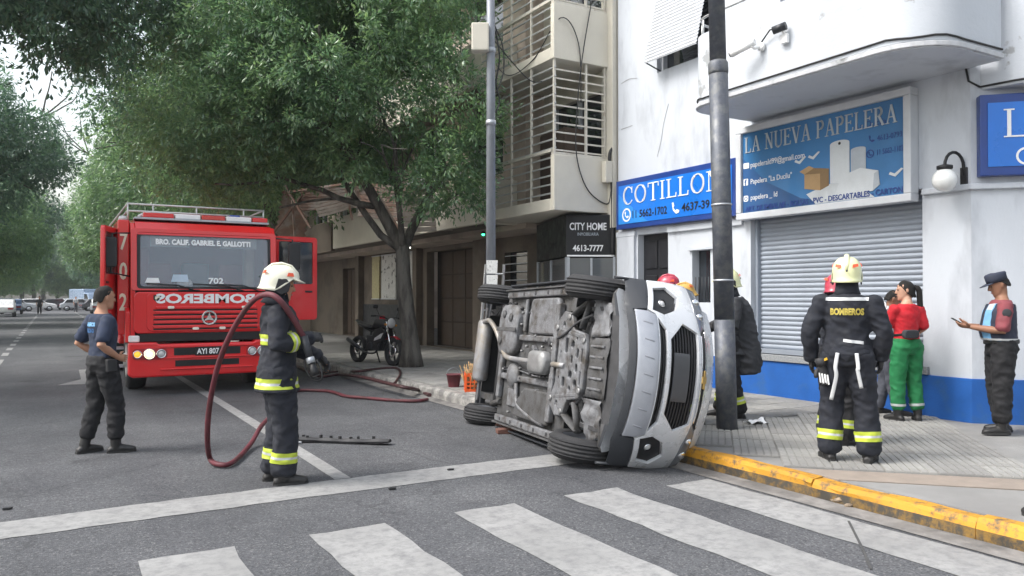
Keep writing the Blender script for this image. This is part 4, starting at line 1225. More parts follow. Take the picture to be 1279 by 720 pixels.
def trunk_mesh(seed, h, r0, limbs, lean=(0, 0)):
    r = random.Random(seed)
    mb = MB(); pts = []; rad = []
    for i in range(9):
        t_ = i / 8
        pts.append(Vector((lean[0] * t_ + .05 * sin(t_ * 5 + seed), lean[1] * t_ + .04 * cos(t_ * 4 + seed), h * t_ - .05)))
        rad.append(r0 * (1.5 - .5 * min(1, t_ * 4)) * (1 - .22 * t_))
    mb.tube(pts, rad, 14)
    tips = []
    for (d, L, rr) in limbs: branches(mb, pts[-1] - Vector((0, 0, .15)), d, L, rr, 2, r, tips)
    me = mb.mesh('trunk')
    b = bmesh.new(); b.from_mesh(me)
    for v in b.verts:
        q = noise.noise(v.co * 6) * .02 + noise.noise(Vector((v.co.x * 14, v.co.y * 14, v.co.z * 3))) * .012
        v.co += Vector((v.co.x, v.co.y, 0)).normalized() * q if v.co.z < h else Vector((0, 0, 0))
    b.to_mesh(me); b.free()
    me.materials.append(M_BARK)
    return me
def tree(label, loc, trunk, crown, rz=0.0, sc=1.0, group='street trees', crown_off=(0, 0, 0)):
    t = thing('street_tree', label, 'tree', loc, rz, group)
    t.scale = (sc, sc, sc)
    o = bpy.data.objects.new('trunk', trunk); COL.objects.link(o); o.parent = t
    o = bpy.data.objects.new('crown', crown); COL.objects.link(o); o.parent = t; o.location = crown_off
    return t

# the ash by the motorcycle: trunk forks at head height, crown spreads over the engine
T1 = trunk_mesh(1, 2.6, .185, [((-.55, .1, .85), 2.6, .14), ((.22, .1, 1), 2.4, .11), ((-.7, .35, .55), 2.8, .08), ((-.2, -.5, .8), 2.3, .07)], (-.12, .05))
base = Vector((6.4, 15.1, SW))
def rel(px, py, d): return AT(px, py, d) - base
C1 = leaf_mesh(11, [
    (rel(420, 90, 15.6), (2.6, 2.3, 2.0)), (rel(300, 150, 15.8), (1.8, 2.0, 1.5)), (rel(545, 130, 15.2), (1.25, 1.5, 1.7)),
    (rel(400, 145, 15.4), (2.3, 1.8, .85)), (rel(250, 215, 16.6), (1.1, 1.5, .8)), (rel(545, 215, 15.0), (.95, 1.1, .75)),
    (rel(330, 20, 16), (2.3, 2.2, 1.8)), (rel(520, 20, 15.6), (1.6, 1.8, 1.8)), (rel(430, -70, 16), (3.0, 2.4, 1.8)), (rel(455, 190, 14.8), (.8, .7, .4)), (rel(505, 208, 14.5), (.8, .6, .35)), (rel(488, 224, 14.4), (.7, .45, .3)), (rel(550, 236, 14.5), (.6, .55, .35)), (rel(440, 205, 14.7), (.6, .5, .3)), (rel(575, 255, 14.7), (.42, .5, .3)), (rel(590, 190, 14.8), (.5, .7, .9)), (rel(230, 130, 16.5), (1.1, 1.6, 1.5)),
], 170000, .10, .27, 34)
C1.materials.append(M_LEAF)
tree('ash tree with forked grey trunk standing by the parked motorcycle', base, T1, C1)

# two more crowns shared along the street
T2 = trunk_mesh(4, 3.3, .19, [((-.5, 0, .9), 3.2, .13), ((.4, .3, 1), 3.0, .12), ((0, -.6, .8), 2.8, .10), ((.1, .5, .9), 2.8, .1)])
C2 = leaf_mesh(21, [((0, 0, 6.3), (3.6, 3.6, 2.7)), ((-2.0, .5, 5.3), (2.2, 2.4, 1.7)), ((1.6, -.8, 5.6), (2.2, 2.2, 1.8)), ((.2, .2, 8.3), (2.4, 2.4, 1.6)), ((-1.0, -2.0, 5.0), (1.8, 1.6, 1.3))], 60000, .15, .40, 28)
C2.materials.append(M_LEAFF)
C3 = leaf_mesh(33, [((0, 0, 7.3), (3.8, 3.8, 2.4)), ((2.6, .4, 7.0), (2.4, 2.6, 1.7)), ((1.4, -2.2, 6.9), (2.2, 2.0, 1.6)), ((-1.8, .8, 6.6), (2.2, 2.2, 1.7)), ((.5, .5, 9.4), (2.6, 2.6, 1.6))], 60000, .15, .40, 28)
C3.materials.append(M_LEAFD)
bl = Vector((-5.2, 17.0, SW))
rl = lambda px, py, d: AT(px, py, d) - bl
C4 = leaf_mesh(47, [((0, 0, 7.6), (4.2, 4.2, 2.4)), ((2.8, -1.0, 7.6), (2.8, 2.6, 1.8)), (rl(30, 25, 14), (1.5, 1.5, .9)), (rl(120, 5, 14.5), (1.7, 1.6, 1.0)), (rl(20, -60, 14), (2.2, 2.2, 1.4)), (rl(190, -20, 16), (1.9, 1.8, 1.1)),
    (rl(185, 95, 20), (1.5, 1.7, 1.3)), (rl(120, 55, 19), (1.2, 1.3, .9)), (rl(130, 125, 21), (.9, 1.2, .8)), (rl(250, 60, 21), (1.9, 1.9, 1.6)), (rl(60, 5, 19), (1.8, 1.6, .8))], 95000, .14, .36, 26)
C4.materials.append(M_LEAFD)
for (x, y, rz, sc, cr, lab) in (
    (6.0, 24.5, .4, 1.15, C2, 'bushy green street tree whose crown rises behind the fire engine'),
    (6.0, 33.5, 1.7, 1.25, C2, 'bushy green street tree beside the cream three storey house'),
    (6.0, 45.0, 3.1, 1.35, C2, 'bushy green street tree before the beige four storey house'),
    (6.0, 57.0, 4.4, 1.4, C2, 'bushy green street tree at the end of the beige four storey house'),
    (6.0, 70.0, 5.5, 1.4, C2, 'bushy green street tree before the far white house'),
    (6.0, 86.0, .9, 1.45, C2, 'bushy green street tree before the far corner house'),
    (-5.2, 17.0, 0, 1.0, C4, 'dark spreading plane tree overhanging the far lane opposite the fire engine'),
    (-5.0, 36.0, .5, 1.3, C3, 'dark plane tree on the opposite pavement, second from the crossing'),
    (-5.2, 52.0, 2.6, 1.35, C2, 'green tree on the opposite pavement, third from the crossing'),
    (-5.3, 66.0, .3, 1.35, C3, 'dark plane tree on the opposite pavement, fourth from the crossing'),
    (-5.6, 84.0, 2.0, 1.4, C2, 'green tree on the opposite pavement near the far crossing')):
    tree(lab, (x, y, SW), T2, cr, rz, sc, crown_off=(0, 0, 0 if y < 30 else (-.9 if x > 0 else -1.6)))
for k, (x, y, sc, cr) in enumerate(((-6, 122, 1.3, C2), (6.5, 121, 1.3, C3), (-2.5, 150, 1.5, C3), (4.5, 148, 1.5, C2), (-9, 152, 1.5, C2), (11, 150, 1.5, C3), (1, 178, 1.8, C2), (-9, 182, 1.8, C3), (-14, 140, 1.5, C3), (-5.5, 200, 2.2, C2), (4, 215, 2.4, C3), (-14, 215, 2.4, C2), (13, 205, 2.2, C2), (-2, 240, 2.8, C3), (-18, 250, 2.8, C2), (20, 240, 2.8, C3))):
    tree('pale distant tree beyond the far crossing', (x, y, 0), T2, cr, k * 1.3, sc, 'trees beyond the far crossing', (0, 0, -2.2))

# ================================================================== POLES
M_POLE = mat('dark painted steel pole', (.085, .093, .112), .5, .3, var=.2, scale=14, bump=.35, bscale=45, col2=(.14, .145, .15), mixscale=9)
M_POLE2 = mat('bluish grey pole', (.20, .215, .24), .5, .3, var=.12, scale=8, bump=.15)
pb = G(908, 536, SW)
pole = thing('street_light_pole', 'thick dark steel pole standing on the pavement before the shuttered shop', 'pole', pb)
lean = AT(894, 0, pb.xy.length * 1.0)
M4 = lambda z: Vector((-.021 * z * cos(AZ), .021 * z * sin(AZ), z))
mb = MB(); mb.tube([M4(0), M4(1.2)], [.114, .112], 20); mb.build('base_sleeve', M_POLE, pole)
mb = MB(); mb.tube([M4(1.19), M4(3.98)], [.109, .104], 20); mb.build('lower_shaft', M_POLE, pole)
mb = MB(); mb.tube([M4(3.90), M4(3.93), M4(4.02), M4(4.05)], [.105, .110, .108, .09], 20); mb.build('collar', M_POLE, pole)
mb = MB(); mb.tube([M4(4.04), M4(6.5), M4(9)], [.09, .086, .07], 18)
mb.tube(catmull([M4(9), M4(9.6) + Vector((-.3, 0, 0)), M4(9.9) + Vector((-1.5, 0, 0)), M4(9.9) + Vector((-2.2, 0, 0))], 5), .05, 10); mb.build('upper_shaft', M_POLE, pole)
mb = MB(); mb.tube([M4(9.86) + Vector((-2.15, 0, 0)), M4(9.86) + Vector((-2.4, 0, 0)), M4(9.86) + Vector((-2.9, 0, 0))], [(.04, .06), (.06, .14), (.03, .1)], 12); mb.build('lantern', M_STEEL, pole)
for z in (1.62, 2.45):
    mb = MB(); mb.tube([M4(z), M4(z + .02)], [.113, .113], 18); mb.build('strap', M_STEEL, pole)
p = ONX(613, 400, 5.72)
pole = thing('utility_pole', 'slim bluish grey utility pole with white notices behind the overturned car', 'pole', (5.72, p.y, SW))
mb = MB(); mb.tube([(0, 0, 0), (0, 0, 5.0), (-.01, 0, 6.6)], [.078, .066, .06], 16); mb.build('shaft', M_POLE2, pole)
for z in (4.05, 5.15):
    mb = MB(); mb.tube([(0, 0, z), (0, 0, z + .07)], .078, 16); mb.build('band', M_STEEL, pole)
f_ = FR((-.04, -.082, 1.58), RV, (0, 0, 1))
for dz, hh in ((0.0, .20), (.22, .20)):
    me = MB(); me.prism([(-.07, dz), (.09, dz), (.10, dz + hh), (-.07, dz + hh)], (0, .003), f_); me.build('notice', mat('paper notice', (.62, .62, .6), .7, var=.1, scale=20, col2=(.3, .3, .3), mixscale=30, mixlo=.58, mixhi=.62), pole)
f2_ = FR((-.10, -.06, 5.18), RV, (0, 0, 1))
mb = MB(); mb.box(Vector((-.17, .02, 5.35)), (.26, .2, .42), Matrix.Rotation(-AZ, 3, 'Z')); mb.build('junction_box', M_CREAM, pole, bev=.02)
mb = MB(); mb.tube(catmull([(.08, 0, 5.5), (.14, -.02, 5.1), (.09, 0, 4.7), (.16, .01, 4.45), (.08, 0, 4.25)], 6), .014, 6); mb.tube(catmull([(.05, 0, 5.6), (.2, 0, 5.3), (.22, 0, 4.9), (.09, 0, 4.55)], 6), .012, 6)
mb.tube(catmull([(0, 0, 5.4), (1.2, .9, 5.15), (2.2, 2.0, 5.5)], 8), .01, 5); mb.build('cable', M_CABLE, pole)
# folding ladder leaning behind the pole
M_ALU = mat('ladder aluminium', (.62, .63, .64), .35, .7, var=.06)
p0 = Vector((5.95, p.y + .55, SW)); ladd = thing('ladder', 'short aluminium ladder leaning on the utility pole behind the car', 'ladder', p0)
top_ = Vector((5.72 + .06, p.y + .10, 2.08)) - p0
for s_ in (-.17, .17):
    mb = MB(); mb.beam(RV * s_, top_ + RV * (s_ * .8 + .06), .03, .06); mb.build('stile', M_ALU, ladd)
for k in range(7):
    c_ = top_ * ((k + .5) / 7) + RV * .06 * ((k + .5) / 7); mb = MB(); mb.cyl(c_ - RV * .16, c_ + RV * .16, .014, 8); mb.build('rung', M_ALU, ladd)
# ================================================================== FIRE ENGINE
M_RED = mat('fire engine red', (.66, .012, .014), .32, var=.06, scale=2, coat=.7, rvar=.05)
M_REDD = mat('darker red panel', (.34, .008, .014), .4, var=.1, scale=2, coat=.4)
M_RUB = mat('tyre rubber', (.022, .022, .024), .8, var=.25, scale=20, bump=.3, bscale=80, col2=(.06, .058, .055), mixscale=5, mixlo=.55, mixhi=.8)
M_PLAS = mat('black plastic', (.018, .018, .02), .55, var=.2, scale=9)
M_CHROME = mat('chrome', (.75, .76, .78), .12, 1.0, var=.03, rvar=.03)
M_WSH = glass_mat('windscreen glass', (.42, .50, .58), .04, alpha=.28)  # sky reflection put into the pale blue-grey base colour
M_GOLD = mat('pale gold lettering', (.85, .78, .60), .4, var=.05)
trk = thing('fire_engine', 'red fire engine with headlamp lit and side doors open in the street', 'fire engine', (2.24, 13.95, 0))
W2 = 1.15
def P(name, mb, m, par=None, bev=.012, **k): return mb.build(name, m, par or trk, bev=bev, **k)
def rbox(mb, x0, x1, y0, y1, z0, z1): mb.bb((x0, y0, z0), (x1, y1, z1))
# cab shell: side section swept across, with the screen opening left free
mb = MB()
for s in (-1, 1):                                     # side sheets with rounded outer edge
    xo = W2 * s; xi = xo - .07 * s
    prof = [(0, .9), (-.02, 1.70), (.06, 2.66), (.16, 2.80), (.5, 2.86), (1.7, 2.86), (1.7, .9)]
    mb.prism(prof, (xi, xo) if s > 0 else (xo, xi), Matrix(((0, 0, 1, 0), (1, 0, 0, 0), (0, 1, 0, 0), (0, 0, 0, 1))))
cab = P('cab', mb, M_RED)
mb = MB(); mb.prism([(-W2 + .072, 0), (W2 - .072, 0), (W2 - .072, .09), (-W2 + .072, .09)], (0, 1.5), FR((0, .16, 2.80), (1, 0, 0), (0, -.35, 1))); mb.X = Matrix.Identity(4)
mb = MB()
yz = [(-.018, 1.70), (.05, 2.60), (.07, 2.69), (.17, 2.80), (.5, 2.855), (1.69, 2.855)]
def sweep(mb, yzs, x0, x1, th=.03):
    n = len(yzs)
    for (a, b) in zip(yzs[:-1], yzs[1:]):
        mb.add([(x0, *a), (x1, *a), (x1, *b), (x0, *b)], [(0, 1, 2, 3)])
sweep(mb, yz[1:], -W2 + .07, W2 - .07)
P('roof', mb, M_RED, solid=.04, bev=0)
mb = MB(); sweep(mb, [(1.69, .9), (1.69, 2.85)], -W2 + .05, W2 - .05); P('cab_back', mb, M_REDD, bev=0)
mb = MB(); rbox(mb, -W2 + .07, W2 - .07, .02, 1.68, .86, .98); P('cab_floor', mb, M_PLAS)
# seats and steering wheel behind the glass
for x in (-.62, .0, .62):
    mb = MB(); rbox(mb, x - .24, x + .24, .75, 1.2, 1.25, 1.45); rbox(mb, x - .23, x + .23, 1.16, 1.3, 1.45, 2.2); P('seat', mb, M_REDD if x else mat('grey seat cloth', (.2, .21, .23), .8), bev=.04)
mb = MB(); mb.lathe([(.21, -.015), (.235, 0), (.21, .015), (.19, 0), (.21, -.015)], (.6, .55, 1.72), 20, caps=False); P('steering_wheel', mb, M_PLAS, bev=0)
mb = MB(); rbox(mb, -W2 + .09, W2 - .09, .05, .45, 1.45, 1.70); P('dashboard', mb, M_PLAS, bev=.03)
for x in (-.55, .55):
    mb = MB(); rbox(mb, x - .3, x + .3, .16, .19, 2.42, 2.60); P('sun_visor', mb, mat('pale visor', (.45, .44, .42), .7), bev=.01)
mb = MB(); rbox(mb, -.98, -.80, .75, 1.05, 1.75, 2.45); P('hung_jacket', mb, M_REDD, bev=.05)
mb = MB(); rbox(mb, .74, .90, .5, .8, 1.75, 2.5); P('hung_coat', mb, mat('tan coat', (.4, .34, .25), .8), bev=.05)
mb = MB(); mb.ball((-.3, .3, 1.80), (.13, .15, .11)); P('helmet_on_dash', mb, M_WLET, bev=0)
# windscreen set in a black rubber surround
ws = FR((0, -.012, 1.76), (1, 0, 0), (0, .078, 1))
me = plate2d(rrect(-1.06, -.04, 1.06, .88, .06), [rrect(-1.01, 0, 1.01, .84, .05)], .02); me.transform(ws); sur = link('windscreen_surround', me, M_PLAS, trk)
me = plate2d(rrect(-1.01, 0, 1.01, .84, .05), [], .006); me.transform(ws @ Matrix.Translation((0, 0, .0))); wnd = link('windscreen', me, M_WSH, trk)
me = plate2d(rrect(-W2 + .005, -.06, W2 - .005, .94, .05), [rrect(-1.065, -.045, 1.065, .885, .06)], .035, .006); me.transform(ws @ Matrix.Translation((0, 0, .004))); link('windscreen_frame', me, M_RED, trk)
ws2 = ws @ Matrix.Translation((0, 0, .006))
letters('BRO. CALIF. GABRIEL E. GALLOTTI', ws2 @ Matrix.Translation((-.78, .70, 0)), .115, M_WLET, wnd, .003, .006, fit=1.50)
letters('702', ws2 @ Matrix.Translation((.03, .055, 0)), .135, M_WLET, wnd, .003, .004, fit=.24)
for (x0, y0, x1, y1) in ((-.94, .06, -.72, .14), (-.55, .08, -.28, .20)):
    mb = MB(); mb.prism([(x0, y0), (x1, y0), (x1 - .02, y1), (x0 + .03, y1)], (0, .003), ws2); mb.build('sticker', M_WLET if x0 < -.9 else mat('pale blue sticker', (.45, .55, .65), .5), wnd)
for (x0, dx) in ((-.72, .55), (-.02, .62), (.35, .5)):
    mb = MB(); mb.tube([ws2 @ Vector((x0 + dx, -.07, .02)), ws2 @ Vector((x0 + dx * .5, .02, .035)), ws2 @ Vector((x0, .035, .02))], .011, 6); mb.beam(ws2 @ Vector((x0 - .2, .045, .018)), ws2 @ Vector((x0 + .25, .02, .018)), .012, .02); P('wiper', mb, M_PLAS, bev=0)
# cowl strip, bonnet panel with lettering, ribbed grille
mb = MB(); rbox(mb, -W2 + .07, W2 - .07, -.03, .05, 1.68, 1.735); P('cowl', mb, M_PLAS)
for x in (-.45, .2): mb = MB(); rbox(mb, x, x + .34, -.045, -.02, 1.69, 1.715); P('cowl_vent', mb, M_BLACK, bev=.004)
mb = MB(); mb.prism(rrect(-W2 + .04, 1.0, W2 - .04, 1.675, .09), (0, .06), FR((0, .02, 0), (1, 0, 0), (0, 0, 1))); front = P('front_panel', mb, M_RED, bev=.02)
mb = MB(); mb.prism(rrect(-.92, 1.03, .92, 1.665, .10), (.061, .085), FR((0, .02, 0), (1, 0, 0), (0, 0, 1))); P('bonnet_flap', mb, M_RED, front, bev=.02)
for k in range(5):
    z = 1.08 + k * .078
    mb = MB(); mb.prism([(-.82 + .012 * k, z), (.82 - .012 * k, z), (.84 - .012 * k, z + .05), (-.84 + .012 * k, z + .05)], (.086, .115), FR((0, .02, 0), (1, 0, 0), (0, 0, 1))); P('grille_slat', mb, M_RED, front, bev=.012)
    mb = MB(); rbox(mb, -.82, .82, -.068, -.0655, z - .026, z - .003); P('grille_gap', mb, M_BLACK, front, bev=0)
M4m = Matrix.Scale(-1, 4, (1, 0, 0))
letters('BOMBEROS', FR((.0, -.071, 1.495), (1, 0, 0), (0, 0, 1)) @ M4m, .205, M_WLET, front, .006, .008, align='CENTER', fit=1.56)
# shield, small lamps
mb = MB(); mb.prism([(-.82, 1.62), (-.70, 1.62), (-.70, 1.55), (-.76, 1.49), (-.82, 1.55)], (.086, .09), FR((0, .02, 0), (1, 0, 0), (0, 0, 1))); P('shield', mb, M_PLAS, front, bev=0)
mb = MB(); mb.prism([(-.795, 1.60), (-.725, 1.60), (-.725, 1.56), (-.76, 1.52), (-.795, 1.56)], (.09, .094), FR((0, .02, 0), (1, 0, 0), (0, 0, 1))); P('shield', mb, M_GOLD, front, bev=0)
for (x, z) in ((-.56, 1.42), (.6, 1.42), (-.18, 1.07), (.24, 1.07)):
    mb = MB(); mb.prism(rrect(x - .05, z - .022, x + .05, z + .022, .02), (.11, .135), FR((0, .02, 0), (1, 0, 0), (0, 0, 1))); P('marker_lamp', mb, mat('marker lamp lens', (.8, .76, .66), .3, coat=.5), front, bev=.006)
# three-pointed star in a ring
st = FR((.03, -.105, 1.245), (1, 0, 0), (0, 0, 1))
me = plate2d(circ(0, 0, .118, 28), [circ(0, 0, .098, 28)], .022, .003); me.transform(st); star = link('badge', me, M_CHROME, front)
mb = MB(); mb.prism(circ(0, 0, .098, 24), (-.02, -.012), st); mb.build('badge_back', M_BLACK, star)
mb = MB()
for k in range(3):
    a = radians(90 + 120 * k); q = radians(30 + 120 * k)
    mb.prism([(0, 0), (.032 * cos(a - pi / 3), .032 * sin(a - pi / 3)), (.1 * cos(a), .1 * sin(a)), (.032 * cos(a + pi / 3), .032 * sin(a + pi / 3))], (-.008, .01), st)
mb.build('badge_star', M_CHROME, star)
# bumper with lamp clusters
mb = MB(); rbox(mb, -W2 + .12, W2 - .12, -.02, .3, .86, 1.01); P('bumper_recess', mb, M_BLACK)
mb = MB()
bp = [(-1.19, .34), (-1.12, .30), (1.12, .30), (1.19, .34), (1.19, .86), (.78, .86), (.74, .83), (-.74, .83), (-.78, .86), (-1.19, .86)]
mb.prism(bp, (0, .22), FR((0, .06, 0), (1, 0, 0), (0, 0, 1))); bum = P('bumper', mb, M_RED, bev=.03)
for (x0, x1, z0, z1) in ((-.52, .52, .64, .76), (-.5, .5, .46, .56)):
    mb = MB(); rbox(mb, x0, x1, -.167, -.158, z0, z1); P('bumper_slot', mb, M_BLACK, bum, bev=.003)
for z in (.60, .78, .42):
    mb = MB(); rbox(mb, -.72, .72, -.185, -.158, z - .012, z + .012); P('bumper_rib', mb, M_RED, bum, bev=.008)
mb = MB(); rbox(mb, -.2, .2, -.185, -.17, .63, .77); pl = P('number_plate', mb, M_BLACK, bum, bev=.004)
letters('AYI 807', FR((-.175, -.187, .655), (1, 0, 0), (0, 0, 1)), .125, M_WLET, pl, .003, .003, fit=.35)
M_LENS = glass_mat('lamp lens', (.55, .55, .55), .1); M_AMB = mat('amber lens lit', (.8, .35, .02), .3, emit=(1, .42, .05), estr=.55)
M_HL = mat('lit headlamp', (1, .9, .7), .3, emit=(1, .60, .20), estr=.95)
for s in (-1, 1):
    mb = MB(); mb.prism(rrect(min(s * .62, s * 1.13), .585, max(s * .62, s * 1.13), .765, .05), (0, .012), FR((0, -.159, 0), (1, 0, 0), (0, 0, 1))); hs = P('headlamp', mb, M_REDD, bum, bev=.004)
    for x, r_, m_ in ((.71, .058, M_LENS), (.885, .075, M_HL if s < 0 else M_LENS), (1.06, .05, M_AMB if s < 0 else mat('amber lens', (.55, .22, .03), .25, coat=.5))):
        mb = MB(); mb.lathe([(r_ + .014, 0), (r_ + .014, -.02), (r_, -.02), (r_, -.004)], (s * x, -.172, .675), 18, 'y', caps=False); mb.build('bezel', M_CHROME, hs)
        mb = MB(); mb.lathe([(r_, 0), (r_ * .75, -.014), (r_ * .3, -.02), (.004, -.021)], (s * x, -.174, .675), 18, 'y'); mb.build('lens', m_, hs)
        if s < 0 and .8 < x < .95: mb = MB(); mb.ball((s * x, -.196, .675), (.034, .012, .034)); mb.build('bulb', mat('headlamp bulb', (1, 1, 1), .3, emit=(1, .85, .55), estr=6), hs)
# corner mudguards and grey-white fender edge
for s in (-1, 1):
    mb = MB(); mb.prism([(-.02, .86), (-.02, 1.35), (.1, 1.42), (.55, 1.42), (.55, 1.2), (.3, 1.1), (.2, .86)], (0, .07), Matrix(((0, 0, 1, s * 1.155 - (.0 if s > 0 else .07)), (1, 0, 0, 0), (0, 1, 0, 0), (0, 0, 0, 1)))); P('wheel_arch', mb, M_RED)
    mb = MB(); rbox(mb, s * 1.10 - .08, s * 1.10 + .08, -.10, .25, .865, .97); P('mudguard_edge', mb, mat('white reflective tape', (.75, .74, .72), .5), bev=.02)
# wheels
def truck_wheel(x, y, dual=False):
    o = bpy.data.objects.new('wheel', None); COL.objects.link(o); o.parent = trk; o.location = (x, y, .50)
    w_ = .30 if not dual else .56
    mb = MB(); mb.lathe([(.30, -w_ / 2), (.46, -w_ / 2), (.495, -w_ / 2 + .04), (.50, 0), (.495, w_ / 2 - .04), (.46, w_ / 2), (.30, w_ / 2)], (0, 0, 0), 36, 'x', caps=False); mb.build('tyre', M_RUB, o)
    mb = MB(); mb.lathe([(.305, -w_ / 2 + .01), (.27, -w_ / 2 + .05), (.14, -w_ / 2 + .02), (.12, -w_ / 2 - .03), (.02, -w_ / 2 - .04)], (0, 0, 0), 24, 'x'); mb.lathe([(.305, w_ / 2 - .01), (.27, w_ / 2 - .05), (.14, w_ / 2 - .02), (.12, w_ / 2 + .03), (.02, w_ / 2 + .04)], (0, 0, 0), 24, 'x'); mb.build('rim', mat('wheel steel', (.45, .44, .42), .5, .3), o)
for x in (-.98, .98): truck_wheel(x, 1.15); truck_wheel(x * .9, 5.3, True)
mb = MB(); rbox(mb, -.42, .42, .25, 7.0, .55, .80); mb.cyl((-.9, 1.15, .5), (.9, 1.15, .5), .07, 10); mb.cyl((-.8, 5.3, .5), (.8, 5.3, .5), .1, 10); P('chassis', mb, M_PLAS)
# crew and equipment body
mb = MB(); rbox(mb, -1.2, 1.2, 1.78, 7.3, .75, 2.88); body = P('equipment_body', mb, M_RED, bev=.03)
for s in (-1, 1):
    for k in range(4):
        mb = MB(); rbox(mb, s * 1.2, s * 1.222, 2.0 + k * 1.3, 3.15 + k * 1.3, .95, 2.5); lk = P('locker_shutter', mb, M_STEEL, body, bev=.005)
        for j in range(12): mb = MB(); rbox(mb, s * 1.2205, s * 1.23, 2.02 + k * 1.3, 3.13 + k * 1.3, .97 + j * .126, 1.08 + j * .126); mb.build('slat', M_STEEL, lk)
# number column beside the cab
mb = MB(); rbox(mb, -1.33, -1.155, .16, 1.2, .98, 2.84); colm = P('number_column', mb, M_RED, bev=.02)
for ch, z in (('7', 2.36), ('0', 1.88), ('2', 1.38)):
    letters(ch, FR((-1.245, .152, z), (1, 0, 0), (0, 0, 1)), .38, M_GOLD, colm, .004, .008, align='CENTER', sx=.62)
mb = MB(); mb.lathe([(.07, 0), (.07, .05), (.05, .08)], (-1.24, .35, 2.84), 14); P('beacon', mb, M_LENS, colm, bev=0)
# open crew door on the kerb-far side, mirror and steps
dl = bpy.data.objects.new('door', None); COL.objects.link(dl); dl.parent = trk; dl.location = (-1.34, .42, 0); dl.rotation_euler = (0, 0, radians(73))
def door(par, L, z0, z1, zw, sgn):
    me = plate2d(rrect(0, z0, L, z1, .05), [rrect(.07, zw, L - .07, z1 - .08, .04)], .05, .006); me.transform(FR((0, 0, 0), (sgn, 0, 0), (0, 0, 1))); link('panel', me, M_RED, par)
    mb = MB(); mb.prism([(.065, zw - .005), (L - .065, zw - .005), (L - .065, z1 - .075), (.065, z1 - .075)], (-.004, .004), FR((0, 0, 0), (sgn, 0, 0), (0, 0, 1))); mb.build('pane', glass_mat('dark door glass', (.04, .045, .05), .05, alpha=.85), par)
    mb = MB(); mb.box((sgn * (L - .16), -.034, zw - .13), (.14, .02, .035)); mb.build('handle', M_BLACK, par, bev=.006)
door(dl, .78, 1.15, 2.70, 1.95, -1)
dr_ = bpy.data.objects.new('door', None); COL.objects.link(dr_); dr_.parent = trk; dr_.location = (1.19, .30, 0); dr_.rotation_euler = (0, 0, radians(8))
door(dr_, .80, 1.18, 2.68, 1.82, 1)
for s in (-1, 1):
    mb = MB(); mb.tube([(s * 1.16, .05, 2.62), (s * 1.42, -.05, 2.60), (s * 1.44, -.05, 1.98), (s * 1.16, .03, 1.92)], .014, 6); arm = P('mirror_arm', mb, M_PLAS, bev=0)
    mb = MB(); mb.prism(rrect(-.10, -.24, .10, .24, .05), (-.04, .05), FR((s * 1.45, -.05, 2.30), (1, 0, 0), (0, 0, 1))); P('mirror', mb, M_PLAS, arm, bev=.02)
for k in range(3):
    mb = MB(); rbox(mb, -1.52, -1.2, .55, .80, .42 + k * .3, .46 + k * .3); P('step', mb, M_STEEL, bev=.004)
mb = MB(); rbox(mb, -1.52, -1.48, .52, .84, .38, 1.15); P('step_side', mb, M_RED, bev=.004)
# light bar and roof gear
mb = MB(); rbox(mb, -1.08, 1.08, .22, .50, 2.87, 2.905); P('light_bar', mb, M_STEEL, bev=.004)
for (x0, x1, m_) in ((-.95, -.48, M_RED), (-.46, -.06, M_WLET), (-.04, .34, mat('red lens', (.55, .03, .02), .25, coat=.6)), (.36, .78, M_WLET), (.80, 1.06, M_RED)):
    mb = MB(); rbox(mb, x0, x1, .24, .48, 2.905, 2.985); P('light_segment', mb, m_, bev=.015)
mb = MB(); rbox(mb, .5, .68, .7, .9, 2.90, 3.06); P('beacon', mb, mat('blue lens', (.03, .08, .4), .25, coat=.6), bev=.02)
# roof rack of pale tubes
M_TUBE = mat('pale rack tube', (.62, .63, .62), .4, .3, var=.08)
rack = bpy.data.objects.new('roof_rack', None); COL.objects.link(rack); rack.parent = trk
for z in (3.05, 3.17):
    for y in (.75, 6.8): mb = MB(); mb.cyl((-1.14, y, z), (1.1, y, z), .016, 8); mb.build('rail', M_TUBE, rack)
    for x in (-1.14, 1.1): mb = MB(); mb.cyl((x, .75, z + .003), (x, 6.8, z + .003), .016, 8); mb.build('rail', M_TUBE, rack)
for y in (.75, 6.8):
    for x in (-1.14, -.75, -.05, .75, 1.1): mb = MB(); mb.cyl((x, y + .002, 2.86), (x, y + .002, 3.17), .014, 8); mb.build('post', M_TUBE, rack)
for k in range(9): mb = MB(); mb.cyl((-.5, 1.2 + k * .6, 3.09), (.1, 1.2 + k * .6, 3.09), .014, 8); mb.build('rung', M_TUBE, rack)
mb = MB(); mb.tube(catmull([(-1.0, .5, 2.93), (-.8, .55, 3.02), (-.4, .6, 2.99), (-.1, .55, 2.95)], 5), .03, 8); mb.build('rolled_hose', M_TUBE, rack)
